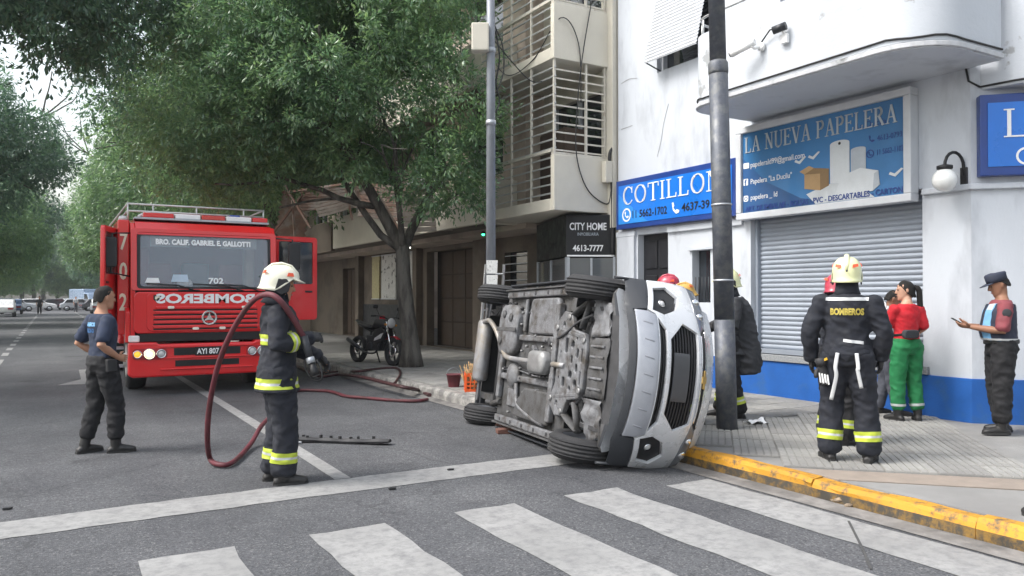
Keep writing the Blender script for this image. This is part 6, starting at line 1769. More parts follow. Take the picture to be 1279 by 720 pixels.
def limb(mb, pts, rad, n=14, side=(1, 0, 0)):
    pts = [Vector(p) for p in pts]; rad = [r if isinstance(r, tuple) else (r, r) for r in rad]
    # rounded ends
    d0 = (pts[0] - pts[1]).normalized(); d1 = (pts[-1] - pts[-2]).normalized()
    P_ = [pts[0] + d0 * max(rad[0]) * .55, pts[0] + d0 * max(rad[0]) * .35] + pts + [pts[-1] + d1 * max(rad[-1]) * .35, pts[-1] + d1 * max(rad[-1]) * .55]
    k = lambda r, f: (r[0] * f, r[1] * f)
    R_ = [k(rad[0], .35), k(rad[0], .78)] + rad + [k(rad[-1], .78), k(rad[-1], .35)]
    mb.tube(P_, R_, n, ref=side)
def solidify_union(mb, voxel, smooth=3, fac=.5):
    me = mb.mesh('u'); o = bpy.data.objects.new('u', me); COL.objects.link(o)
    d = o.modifiers.new('r', 'REMESH'); d.mode = 'VOXEL'; d.voxel_size = voxel; d.use_smooth_shade = True
    if smooth: s = o.modifiers.new('s', 'SMOOTH'); s.iterations = smooth; s.factor = fac
    out = baked(o); bpy.data.objects.remove(o, do_unlink=True); bpy.data.meshes.remove(me)
    return out
def wrinkle(me, amp, seed, fx=7, fz=11):
    if not amp: return
    me.update()
    nor = [v.normal.copy() for v in me.vertices]
    for v, n_ in zip(me.vertices, nor):
        p = v.co
        a = noise.noise(Vector((p.x * fx + seed, p.y * fx, p.z * fz + .6 * sin(p.x * 11 + seed))))
        b = noise.noise(Vector((p.x * 24, p.y * 24 + seed, p.z * 34)))
        c = noise.noise(Vector((p.x * 9 + p.z * 7 + seed, p.y * 9 - p.z * 5, p.z * 9)))
        v.co = p + n_ * (amp * .55 * (1 - abs(a) * 2.4) + amp * .8 * (.5 - abs(c) * 2) + amp * .3 * b)
def garment(name, mb, m, par, voxel=.011, wr=.006, seed=0, smooth=3):
    me = solidify_union(mb, voxel, smooth); wrinkle(me, wr, seed)
    for p in me.polygons: p.use_smooth = True
    return link(name, me, m, par)
def band(name, src, co, no, t0, t1, m, par, keep=None, off=.004):
    """a strip of a garment's own surface between two parallel planes, lifted off it"""
    b = bmesh.new(); b.from_mesh(src.data); no = Vector(no).normalized(); co = Vector(co)
    g = lambda: b.verts[:] + b.edges[:] + b.faces[:]
    bmesh.ops.bisect_plane(b, geom=g(), plane_co=co + no * t0, plane_no=no, clear_inner=True)
    bmesh.ops.bisect_plane(b, geom=g(), plane_co=co + no * t1, plane_no=no, clear_outer=True)
    if keep:
        bmesh.ops.delete(b, geom=[f for f in b.faces if not keep(f.calc_center_median())], context='FACES')
    b.normal_update()
    nn = [(v, v.normal.copy()) for v in b.verts]
    for v, n_ in nn: v.co += n_ * off
    me = bpy.data.meshes.new(name); b.to_mesh(me); b.free()
    if not len(me.polygons): return None
    for p in me.polygons: p.use_smooth = True
    return link(name, me, m, par)
def project_text(txt, garm, origin, xdir, size, m, par, bold=.004, dist=.5, fit=None):
    me = text_mesh(txt, size, 0.0, bold, 'CENTER')
    bm_ = bmesh.new(); bm_.from_mesh(me)
    bmesh.ops.delete(bm_, geom=[f for f in bm_.faces if abs(f.normal.z) < .5], context='FACES')
    bm_.to_mesh(me); bm_.free()
    if fit:
        xs = [v.co.x for v in me.vertices]; k = fit / (max(xs) - min(xs))
        for v in me.vertices: v.co.x *= k
    M_ = FR(origin, xdir, (0, 0, 1)); zc = M_.col[2].to_3d()
    bv = BVHTree.FromPolygons([v.co.copy() for v in garm.data.vertices], [tuple(p.vertices) for p in garm.data.polygons])
    for v in me.vertices:
        q = M_ @ v.co
        hit = bv.ray_cast(q + zc * dist, -zc, dist * 2)
        v.co = (hit[0] + zc * .006) if hit[0] else q
    return link('lettering', me, m, par)

DEF = dict(shR=(.175, -.01, 1.415), elR=(.235, -.03, 1.14), wrR=(.25, .05, .90), hdR=(.02, .12, -1), pnR=(-1, 0, 0),
           hipR=(.095, 0, .90), knR=(.11, .02, .49), anR=(.12, -.03, .09), ftR=10,
           head=(0, .02, 1.625), hyaw=0, hpit=0, lean=0.0, curl=.5)
def mirror_pose(d):
    for k in ('sh', 'el', 'wr', 'hd', 'pn', 'hip', 'kn', 'an'):
        if k + 'L' not in d: v = d[k + 'R']; d[k + 'L'] = (-v[0], v[1], v[2])
    if 'ftL' not in d: d['ftL'] = -d['ftR']
    return d
TOR = [(.84, .13, .09, -.005), (.93, .170, .115, -.012), (1.02, .158, .105, -.002), (1.11, .150, .100, .006), (1.22, .165, .110, .010), (1.33, .178, .115, .008), (1.41, .155, .095, -.004), (1.455, .095, .075, -.012), (1.50, .062, .062, -.012)]
def torso(mb, infl=0.0, z0=0, z1=9, hem=0.0, lean=0.0, sx=1.0, belly=0.0):
    rs = []
    T = [t for t in TOR if z0 <= t[0] <= z1]
    if z0 < .84 and hem: T = [(z0, .176 + .03 * (z0 < .79), .125 + .02 * (z0 < .79), -.008), (.83, .172 + .01 * (z0 < .79), .120, -.010)] + T[1:]
    for (z, rx, ry, y) in T:
        y2 = y + lean * max(0, z - .95)
        ry2 = ry + belly * max(0, 1 - abs(z - 1.1) / .2)
        rs.append([Vector(((rx * sx + infl) * cos(2 * pi * j / 22), y2 + belly * .5 * max(0, 1 - abs(z - 1.1) / .2) + (ry2 + infl) * sin(2 * pi * j / 22) , z)) for j in range(22)])
    mb.rings(rs, True)
def head_mesh(mb, hm):
    X0 = mb.X; mb.X = hm
    L = [(-.118, .022, .022, .058), (-.108, .040, .040, .048), (-.085, .054, .062, .032), (-.05, .064, .080, .014), (-.01, .070, .092, .004), (.03, .074, .097, -.002), (.065, .071, .092, -.006), (.092, .056, .074, -.008), (.110, .034, .046, -.008), (.118, .010, .014, -.008)]
    mb.rings([[Vector((rx * cos(2 * pi * j / 20), y + ry * sin(2 * pi * j / 20), z)) for j in range(20)] for (z, rx, ry, y) in L], True)
    limb(mb, [(0, .092, .022), (0, .104, -.006), (0, .112, -.026)], [.008, .012, .015], 8)
    for s in (-1, 1):
        limb(mb, [(s * .072, -.012, .022), (s * .076, -.016, -.004), (s * .072, -.006, -.034)], [(.010, .018), (.010, .02), (.008, .010)], 8)
        limb(mb, [(s * .018, .090, .030), (s * .044, .080, .030)], [.009, .008], 6)
    limb(mb, [(-.018, .090, -.064), (.018, .090, -.064)], [.008, .008], 6)
    limb(mb, [(0, .086, -.100), (0, .070, -.106)], [.016, .02], 8)
    mb.X = X0
def hand(mb, wr, hd, pn, side, curl=.5, infl=0.0, grip=None):
    wr, hd, pn = Vector(wr), Vector(hd).normalized(), Vector(pn); pn = (pn - hd * pn.dot(hd)).normalized()
    ax = hd.cross(pn).normalized() * side             # toward the thumb
    pts = [wr - hd * .02, wr + hd * .02, wr + hd * .055, wr + hd * .092]
    mb.tube(pts, [(.020 + infl, .028 + infl), (.018 + infl, .032 + infl), (.017 + infl, .041 + infl), (.013 + infl, .040 + infl)], 10, ref=pn)
    lens = [.072, .082, .076, .058]
    for k in range(4):
        o = wr + hd * .088 + ax * (.030 - .020 * k)
        d = hd.copy(); p = [o]; L_ = lens[k]
        for q, f in enumerate((.46, .32, .24)):
            a = curl * (.45 + .35 * q) + .04 * k
            d = (d * cos(a) + pn * sin(a)).normalized(); pn2 = pn
            p.append(p[-1] + d * L_ * f)
        mb.tube([p[0] - hd * .01] + p, [(.0095 + infl * .7)] * 2 + [.009 + infl * .7, .0082 + infl * .7, .0065 + infl * .7], 7)
    o = wr + hd * .028 + ax * .030
    d1 = (hd * .55 + ax * .75 + pn * .35).normalized(); d2 = (hd * .9 + ax * .25 + pn * (.3 + curl * .4)).normalized()
    mb.tube([o - d1 * .012, o + d1 * .030, o + d1 * .030 + d2 * .030, o + d1 * .030 + d2 * .054], [.015 + infl, .0125 + infl * .8, .011 + infl * .8, .008 + infl * .7], 8)
def person(label, loc, az, H, pose, skin, build):
    d = mirror_pose(dict(DEF, **pose))
    root = thing('person', label, 'person', loc, -az); k = H / 1.75; root.scale = (k, k, k)
    root['group'] = 'people at the crash scene'
    hm = Matrix.Translation(Vector(d['head']) + Vector((0, d['lean'] * .65, 0))) @ Matrix.Rotation(-radians(d['hyaw']), 4, 'Z') @ Matrix.Rotation(radians(d['hpit']), 4, 'X')
    sex = d.get('sx', 1.0)
    b = MB(); torso(b, -.006, lean=d['lean'], sx=sex)
    nb = Vector((0, -.015 + d['lean'] * .5, 1.44)); limb(b, [nb, hm @ Vector((0, -.015, -.05))], [.058, .052])
    head_mesh(b, hm)
    for s in 'RL':
        limb(b, [d['sh' + s], (Vector(d['sh' + s]) + Vector(d['el' + s])) / 2, d['el' + s], Vector(d['el' + s]).lerp(Vector(d['wr' + s]), .35), d['wr' + s]], [.060, .052, .041, .042, .028])
        limb(b, [Vector(d['hip' + s]) + Vector((0, 0, .02)), Vector(d['hip' + s]).lerp(Vector(d['kn' + s]), .5), d['kn' + s], Vector(d['kn' + s]).lerp(Vector(d['an' + s]), .35), d['an' + s]], [.088, .074, .055, .054, .038])
        f = radians(d['ft' + s]); fd = Vector((sin(f), cos(f), 0)); an = Vector(d['an' + s])
        limb(b, [an - fd * .03 + Vector((0, 0, -.04)), an + fd * .10 + Vector((0, 0, -.055))], [.035, .03])
    me = solidify_union(b, .0085, 2)
    hb = MB()
    for s, sg in (('R', 1), ('L', -1)): hand(hb, d['wr' + s], d['hd' + s], d['pn' + s], sg, d.get('curl' + s, d['curl']))
    h2 = hb.mesh('h')
    bm_ = bmesh.new(); bm_.from_mesh(me); bm_.from_mesh(h2); bm_.to_mesh(me); bm_.free()
    for p in me.polygons: p.use_smooth = True
    link('body', me, skin, root)
    for s in (-1, 1):
        e = MB(); e.ball(hm @ Vector((s * .031, .083, .008)), (.013, .009, .008), 10, 6); e.build('eye', M_EYE, root)
    e = MB(); e.tube([hm @ Vector((-.024, .092, -.064)), hm @ Vector((0, .100, -.062)), hm @ Vector((.024, .092, -.064))], [.003, .006, .003], 6); e.build('mouth', M_LIP, root)
    build(root, d, hm)
    return root
# ---- clothes
def arms_g(mb, d, infl, upto=1.0, sides='RL', wrist=None):
    for s in sides:
        sh, el, wr = Vector(d['sh' + s]), Vector(d['el' + s]), Vector(d['wr' + s])
        if upto <= .5:
            e = sh.lerp(el, upto * 2 * .9); limb(mb, [sh, sh.lerp(e, .5), e], [.066 + infl, .064 + infl, .064 + infl])
        else:
            e = el.lerp(wr, .96); limb(mb, [sh, sh.lerp(el, .5), el, el.lerp(e, .4), e], [.062 + infl, .058 + infl, .052 + infl, .052 + infl, .042 + infl * .8])
def trousers(root, d, m, infl=.018, seed=1, hemz=.07, wr=.008, top=1.03, flare=1.0):
    mb = MB(); torso(mb, infl, .8, top, lean=d['lean'], sx=d.get('sx', 1.0))
    for s in 'RL':
        hp, kn, an = Vector(d['hip' + s]), Vector(d['kn' + s]), Vector(d['an' + s]); an2 = kn.lerp(an, 1 - (hemz - .05) / .4)
        limb(mb, [hp + Vector((0, 0, .03)), hp.lerp(kn, .5), kn, kn.lerp(an2, .5), an2], [.094 + infl, .080 + infl, .064 + infl, .062 + infl * 1.1, (.052 + infl * 1.1) * flare])
    return garment('trousers', mb, m, root, .012, wr, seed)
def boots(root, d, m=M_BOOT, h=.22, infl=0.0):
    for s in 'RL':
        an, kn = Vector(d['an' + s]), Vector(d['kn' + s]); f = radians(d['ft' + s]); fd = Vector((sin(f), cos(f), 0)); sd = Vector((fd.y, -fd.x, 0))
        mb = MB()
        limb(mb, [an + Vector((0, 0, -.045)), an, an.lerp(kn, h)], [.048 + infl, .052 + infl, .058 + infl])
        g0 = Vector((an.x, an.y, .03))
        P_ = [g0 - fd * .062, g0 - fd * .02 + Vector((0, 0, .012)), g0 + fd * .06 + Vector((0, 0, .014)), g0 + fd * .13 + Vector((0, 0, .004)), g0 + fd * .175 + Vector((0, 0, -.002))]
        mb.tube([P_[0] - fd * .018] + P_ + [P_[-1] + fd * .018], [(.022, .03), (.036, .040), (.046, .044), (.044, .047), (.036, .050), (.028, .042), (.012, .022)], 14, ref=(0, 0, 1))
        bt = garment('boot', mb, m, root, .008, 0, 0, 2)
        so = MB(); rs = []
        for z in (0.0, .022):
            rs.append([Vector((an.x, an.y, z)) + fd * q[0] + sd * q[1] for q in ((-.085, -.02), (-.085, .02), (-.05, .038), (.03, .040), (.10, .052), (.16, .042), (.195, .014), (.195, -.014), (.16, -.042), (.10, -.052), (.03, -.040), (-.05, -.038))])
        so.rings(rs, True, False); so.build('sole', M_SOLE, bt)
def gloves(root, d, m=M_GLV, sides='RL'):
    for s in sides:
        mb = MB(); hand(mb, d['wr' + s], d['hd' + s], d['pn' + s], 1 if s == 'R' else -1, d.get('curl' + s, d['curl']), .006)
        el, wr = Vector(d['el' + s]), Vector(d['wr' + s]); limb(mb, [wr.lerp(el, .22), wr], [.048, .038], 12)
        g_ = mb.build('glove', m, root)
def helmet(root, hm, shell, back=False, visor=True, extras=True):
    """rounded fire helmet: dome with a brim all round, low at ears and nape, crest, ear pads, reflectors"""
    mb = MB(); X = hm @ Matrix.Translation((0, -.008, .028)); mb.X = X; mb.smooth = True
    n, m_ = 32, 12; rs = []
    for i in range(m_ + 1):
        ring = []
        for j in range(n):
            a = 2 * pi * j / n; fy = sin(a)                # +1 front
            low = .035 if fy > .55 else (-.085 if fy < -.2 else -.085 + .12 * (fy + .2) / .75)
            t_ = i / m_
            zt = .142 - (.142 - low) * t_
            th = max(0, 1 - (max(0, zt) / .142) ** 2.3) ** .5 if zt > 0 else 1
            fl = 1 + (.10 * max(0, (t_ - .86) / .14) ** 1.5)
            ring.append(Vector((.118 * th * cos(a) * fl * (1 if zt > 0 else 1 + zt * .6), .146 * th * fy * fl - (0.012 if fy < 0 else 0) * t_, zt)) if i else Vector((.004 * cos(a), .005 * fy, .142)))
        rs.append(ring)
    mb.rings(rs, False, True)
    he = mb.build('helmet', shell, root, solid=.008)
    a = MB(); a.X = X; a.tube([(0, .135, .055), (0, .118, .095), (0, .06, .143), (0, -.02, .152), (0, -.09, .130), (0, -.137, .075), (0, -.150, .02)], [(.010, .018), (.012, .02), (.012, .022), (.012, .022), (.012, .022), (.012, .02), (.008, .016)], 10, ref=(0, 0, 1)); a.build('crest', shell, he)
    a = MB(); a.X = X; a.tube([(-.098, .098, .034), (-.06, .150, .028), (0, .170, .026), (.06, .150, .028), (.098, .098, .034)], [(.006, .022), (.007, .03), (.007, .032), (.007, .03), (.006, .022)], 8, ref=(0, 0, 1)); a.build('brim', shell, he)
    for s in (-1, 1):
        a = MB(); a.X = X; a.prism([(-.055, -.085), (.0, -.11), (.055, -.075), (.062, -.005), (.02, .03), (-.045, .02)], (.0, .014), FR((s * .108, .012, 0), (0, s, 0), (0, 0, 1))); a.build('ear_guard', M_PLAS, he, bev=.008)
        a = MB(); a.X = X; a.tube([(s * .100, .03, -.06), (s * .082, .065, -.10), (s * .03, .085, -.150)], .008, 6); a.build('chin_strap', M_PLAS, he)
        a = MB(); a.X = X; a.prism([(0, 0), (.050, .012), (.046, .036), (.004, .03)], (0, .006), FR((s * .046 - (0 if s > 0 else 0), -.150 if s > 0 else -.150, .040), (s, .30, .0), (0, .28, 1))); a.build('reflector', M_RORG, he)
        a = MB(); a.X = X; a.prism([(-.03, 0), (.028, .006), (.018, .034), (-.022, .03)], (0, .006), FR((s * .1115, .062, .050), (-s * .25, s * .97 * s * s, 0) if s > 0 else (.25, -.97, 0), (-s * .32, 0, 1))); a.build('reflector', M_RORG, he)
    a = MB(); a.X = X; a.lathe([(.009, 0), (.009, -.008), (.003, -.01)], (0, -.168, .015), 10, 'y'); a.build('rear_knob', M_PLAS, he)
    a = MB(); a.X = hm; rs = []
    for z, k in ((-.05, 1.0), (-.09, 1.02), (-.135, 1.1), (-.165, 1.25)):
        rs.append([Vector((.088 * k * cos(radians(t)), -.012 + .098 * k * sin(radians(t)), z)) for t in range(150, 391, 15)])
    a.rings(rs, False, True, closed=False); a.build('neck_curtain', M_NAVY, he, solid=.008)
    return he
def hair(root, hm, cut=.0, m=M_HAIR, long=False):
    hl = (.050, -.085, -.045) if long else (.070, -.050, .012)
    mb = MB(); mb.X = hm; rs = []; n = 24
    for i in range(10):
        t_ = i / 9; ring = []
        for j in range(n):
            a = 2 * pi * j / n; fy = sin(a)
            low = hl[0] if fy > .42 else (hl[1] if fy < -.35 else hl[2] if fy < .1 else hl[2] + (hl[0] - hl[2]) * (fy - .1) / .32)
            z = .128 - (.128 - low) * t_
            th = max(0, 1 - (max(0, z) / .128) ** 2.2) ** .5
            z += .012 * sin(j * 2.3) * t_ ** 4
            ring.append(Vector((.077 * th * cos(a), -.008 + .101 * th * fy, z)) if i else Vector((.003 * cos(a), .004 * fy, .126)))
        rs.append(ring)
    mb.rings(rs, False, True)
    o = mb.build('hair', m, root, solid=.006)
    c_ = hm.translation
    for v in o.data.vertices: v.co += (v.co - c_).normalized() * (.007 * noise.noise(v.co * 45) + .004 * noise.noise(v.co * 110))
    return o
def firefighter(jm=M_NAVY, shell=M_HELW, lime=True, glove='RL', back_text=None, hem=.78, seed=1, coat=False):
    def f(root, d, hm):
        tr = trousers(root, d, M_BLKC if not lime else M_NAVY, .034, seed, .07, .013, 1.03, 1.12)
        mb = MB(); torso(mb, .036, hem, 1.46, .1, lean=d['lean']); arms_g(mb, d, .022)
        jk = garment('jacket', mb, jm, root, .012, .012, seed + 3)
        mb = MB(); rs = []
        for z, k in ((1.44, 1.1), (1.49, 1.0), (1.545, .98)): rs.append([Vector((.088 * k * cos(2 * pi * j / 20), -.012 + d['lean'] * (z - .95) + .085 * k * sin(2 * pi * j / 20), z)) for j in range(20)])
        mb.rings(rs, False, True); mb.build('collar', jm, root, solid=.014)
        boots(root, d, M_BOOT, .30, .010)
        if glove: gloves(root, d, M_GLV, glove)
        helmet(root, hm, shell)
        tape = M_LIME
        for s in 'RL':
            an, kn = Vector(d['an' + s]), Vector(d['kn' + s]); ax = (kn - an).normalized(); sg = 1 if s == 'R' else -1
            t0 = (kn - an).length * .24
            near = lambda c, an=an, kn=kn: ((c - an) - ax * (c - an).dot(ax)).length < .14 and c.x * sg > -.02
            for (a_, b_, m_) in ((0, .032, tape), (.032, .052, M_SILV), (.052, .085, tape)): band('leg_band', tr, an, ax, t0 + a_, t0 + b_, m_, root, near)
        return tr, jk
    return f
# ---------------------------------------------------------------- the people in their places
def torso_only(c): return abs(c.x) < .245
def armfar(d, s, r=.11):
    sh, el, wr = Vector(d['sh' + s]), Vector(d['el' + s]), Vector(d['wr' + s])
    def near(c):
        for a, b in ((sh, el), (el, wr)):
            t_ = max(0, min(1, (c - a).dot(b - a) / (b - a).length_squared))
            if (c - a.lerp(b, t_)).length < r: return True
        return False
    return near
# 1. man in navy t-shirt, hands on hips, seen from behind
def b_man(root, d, hm):
    trousers(root, d, M_BLKC, .020, 4, .14, .012)
    mb = MB(); torso(mb, .014, .90, 1.47, lean=d['lean']); arms_g(mb, d, .006, .45); ts = garment('t_shirt', mb, M_NAVT, root, .011, .008, 2)
    boots(root, d, M_BOOT, .34); hair(root, hm)
    project_text('BOMBEROS', ts, (-.02, -.2, 1.33), (1, 0, 0), .055, M_VESTB, root, .003, fit=.22)
    project_text('CIUDAD', ts, (-.02, -.2, 1.265), (1, 0, 0), .055, mat('dark blue print', (.03, .12, .30), .7), root, .003, fit=.19)
    mb = MB(); torso(mb, .026, 1.0, 1.05); a = garment('belt', mb, M_BOOT, root, .011, 0, 0, 1)
    mb = MB(); mb.bb((.16, -.05, .86), (.24, .05, .99)); mb.build('radio', M_PLAS, root, bev=.01)
p = G(127, 566)
person('man in navy t-shirt and black trousers with hands on hips facing the fire engine', (p.x, p.y, 0), radians(70), 1.70,
       dict(shR=(.18, -.02, 1.40), elR=(.275, -.13, 1.14), wrR=(.20, .07, 1.01), hdR=(-.35, .9, -.2), pnR=(-.9, -.3, 0),
            anR=(.10, .10, .09), knR=(.10, .10, .49), anL=(-.13, -.12, .09), knL=(-.11, -.02, .49), ftR=22, ftL=-4, hyaw=-6, hpit=-3, curl=.35), SK_A, b_man)
# 2. firefighter holding the looped hose
def b_hose(root, d, hm):
    tr, jk = firefighter(M_NAVY, M_HELW, seed=6, hem=.76, glove='RL')(root, d, hm)
    nr, nl = armfar(d, 'R'), armfar(d, 'L')
    to = lambda c: not nr(c) and not nl(c)
    for z in (.785, 1.14):
        for (a_, b_, m_) in ((0, .03, M_LIME), (.03, .052, M_SILV), (.052, .085, M_LIME)): band('jacket_band', jk, (0, 0, z), (0, 0, 1), a_, b_, m_, root, to if z > .9 else None)
    for s in 'RL':
        el, wr = Vector(d['el' + s]), Vector(d['wr' + s]); ax = (wr - el).normalized(); nn = armfar(d, s, .085)
        for (a_, b_, m_) in ((.10, .125, M_LIME), (.125, .142, M_SILV), (.142, .165, M_LIME)):
            band('cuff_band', jk, el, ax, a_, b_, m_, root, lambda c, el=el, ax=ax: ((c - el) - ax * (c - el).dot(ax)).length < .085)
p = G(347, 603); FF1 = p.copy()
AZ1 = radians(13.8 + 84)
ff1 = person('firefighter in white helmet and dark gear gripping the looped hose', (p.x, p.y, 0), AZ1, 1.815,
       dict(elR=(.27, -.04, 1.15), wrR=(.12, .24, 1.19), hdR=(-.45, .9, .1), pnR=(-.75, -.3, -.6), elL=(-.24, .06, 1.13), wrL=(-.05, .34, 1.02), hdL=(.1, .7, -.75), pnL=(.5, -.7, -.5),
            anR=(.10, .035, .09), knR=(.10, .05, .49), anL=(-.10, -.03, .09), knL=(-.10, .02, .49), ftR=6, hyaw=2, hpit=-10, curl=1.05), SK_A, b_hose)
# 3. firefighter with his back to us on the pavement
def b_back(root, d, hm):
    tr, jk = firefighter(M_NAVY, M_HELY, seed=9, hem=.93, glove='RL')(root, d, hm)
    nr, nl = armfar(d, 'R', .10), armfar(d, 'L', .10)
    band('shoulder_band', jk, (0, 0, 1.405), (0, 0, 1), 0, .028, M_SILV, root, lambda c: c.y < 0 and abs(c.x) < .17)
    project_text('BOMBEROS', jk, (0, -.2, 1.285), (1, 0, 0), .075, mat('yellow print', (.46, .37, .07), .6), root, .004, fit=.27)
    band('back_band', jk, (0, 0, 1.045), (.12, 0, 1), 0, .026, M_SILV, root, lambda c: c.y < 0 and -.03 < c.x < .13)
    for (x, zt, zb, w_) in ((-.075, .955, .55, -.06), (.075, .955, .66, .04)):
        mb = MB(); pts = catmull([(x, -.165, zt), (x + w_ * .3, -.190, zt - .12), (x + w_ * .2, -.192, (zt + zb) / 2), (x + w_ * .9, -.178, zb)], 6)
        mb.tube(pts, [(.004, .016)] * len(pts), 8, ref=(0, 1, 0)); mb.build('brace_strap', M_SILV, root)
    # spare glove and lanyard on the hip
    gl_ = MB(); hand(gl_, (-.205, -.10, .83), (.10, -.05, -1), (.2, -1, 0), 1, .25, .010); gl_.tube([(-.215, -.095, .90), (-.205, -.10, .83)], [.05, .045], 12); g_ = gl_.build('spare_glove', M_GLV, root)
    for k in range(4):
        gl_ = MB(); q = Vector((-.225 + k * .022, -.128, .775 - .005 * k)); gl_.beam(q, q + Vector((.012, -.006, -.085)), .009, .012); gl_.build('glove_stripe', M_WLET, g_)
    gl_ = MB(); gl_.beam((-.23, -.12, .87), (-.16, -.12, .90), .03, .02); gl_.build('glove_tab', mat('yellow tab', (.7, .42, .03), .5), g_)
p = G(1059, 576, SW)
person('firefighter seen from behind in cream helmet with lettered jacket on the pavement', (p.x, p.y, SW), radians(54), 1.76,
       dict(shR=(.19, -.01, 1.41), elR=(.29, -.02, 1.14), wrR=(.27, .07, .90), elL=(-.31, -.03, 1.14), wrL=(-.30, .06, .88), hdR=(-.05, .15, -1), anR=(.17, -.02, .09), knR=(.145, .02, .49), anL=(-.15, -.02, .09), knL=(-.13, .03, .49), ftR=14, ftL=-22, hyaw=0, hpit=2, curl=.7), SK_A, b_back)
# 4. colleague just beyond him
q = p + (p.normalized() * 1.35); q = Vector((q.x - .32, q.y + .10, 0))
q = AT(1045, 400, 7.75)
person('firefighter standing close behind another on the pavement, crimson helmet showing', (q.x, q.y, SW), radians(95), 1.64,
       dict(elR=(.27, -.02, 1.14), wrR=(.24, .10, .92), elL=(-.26, .05, 1.15), wrL=(-.16, .24, 1.12), hdL=(.4, .8, 0), hyaw=-20, hpit=-8, curl=.7), SK_A, firefighter(M_NAVY, M_HELR, False, 'RL', seed=13, hem=.84))
# 5. woman in red and green
def b_wom(root, d, hm):
    tr = trousers(root, d, M_GRN, .022, 3, .13, .011, 1.06, 1.05)
    mb = MB(); torso(mb, .012, .98, 1.47, sx=.9); arms_g(mb, d, .006, .5); ts = garment('t_shirt', mb, M_REDT, root, .011, .007, 8)
    boots(root, d, M_BOOT, .22); h_ = hair(root, hm, long=True)
    mb = MB(); mb.tube(catmull([hm @ Vector((0, -.100, .045)), hm @ Vector((.0, -.150, .0)), hm @ Vector((.01, -.155, -.13)), hm @ Vector((.02, -.150, -.30)), hm @ Vector((.03, -.135, -.44))], 5), [.024] * 3 + [.034] * 12 + [.03] * 3 + [.018, .012, .006], 10); mb.build('ponytail', M_HAIR, h_)
    for s in 'RL':
        an, kn = Vector(d['an' + s]), Vector(d['kn' + s]); ax = (kn - an).normalized(); sg = 1 if s == 'R' else -1
        band('leg_band', tr, an, ax, .10, .13, M_SILV, root, lambda c: c.x * sg > -.02)
    gloves(root, d, M_LATEX, 'L')
    mb = MB(); torso(mb, .020, 1.05, 1.14, sx=.9); mb = MB(); pts = [(.165 * cos(radians(t)), .01 + .128 * sin(radians(t)), 1.10 + .03 * cos(radians(t))) for t in range(0, 361, 20)]; mb.tube(pts, [(.016, .005)] * len(pts), 8, ref=(0, 0, 1)); mb.build('waist_strap', M_BLKC, root)
    mb = MB(); mb.prism(rrect(-.11, -.05, .11, .055, .04), (0, .07), FR((-.06, -.118, 1.085), (1, .18, 0), (0, 0, 1))); mb.build('waist_pouch', M_COAT, root, bev=.015)
p = G(1133, 526, SW)
person('woman in red t-shirt and green trousers with long ponytail and waist pouch', (p.x, p.y, SW), radians(22), 1.64,
       dict(sx=.9, shR=(.155, -.01, 1.405), shL=(-.155, -.01, 1.405), elR=(.225, -.02, 1.15), wrR=(.17, .17, 1.06), hdR=(-.2, .9, .1), elL=(-.215, .10, 1.16), wrL=(-.16, .22, 1.36), hdL=(.15, .45, .85), pnL=(.3, .7, -.4),
            anR=(.13, -.02, .09), anL=(-.11, .02, .09), ftR=25, ftL=-20, hyaw=-62, hpit=-4, curl=.5), SK_C, b_wom)
# 6. person in grey shirt with her
def b_grey(root, d, hm):
    trousers(root, d, M_JEAN, .018, 12, .08, .010)
    mb = MB(); torso(mb, .018, .92, 1.47); arms_g(mb, d, .010, .5); garment('shirt', mb, M_GREYT, root, .011, .010, 5)
    boots(root, d, M_BOOT, .12); hair(root, hm)
q = AT(1108, 400, 10.0)
person('person in grey shirt and jeans half hidden by the woman in red', (q.x - .34, q.y - .22, SW), radians(120), 1.53,
       dict(elR=(.26, .02, 1.15), wrR=(.13, .24, 1.22), hdR=(-.5, .7, .3), elL=(-.26, .02, 1.13), wrL=(-.12, .22, 1.10), hdL=(.6, .7, 0), anR=(.12, .10, .09), anL=(-.12, -.06, .09), hyaw=10, hpit=-25, lean=.12, curl=.6), SK_B, b_grey)
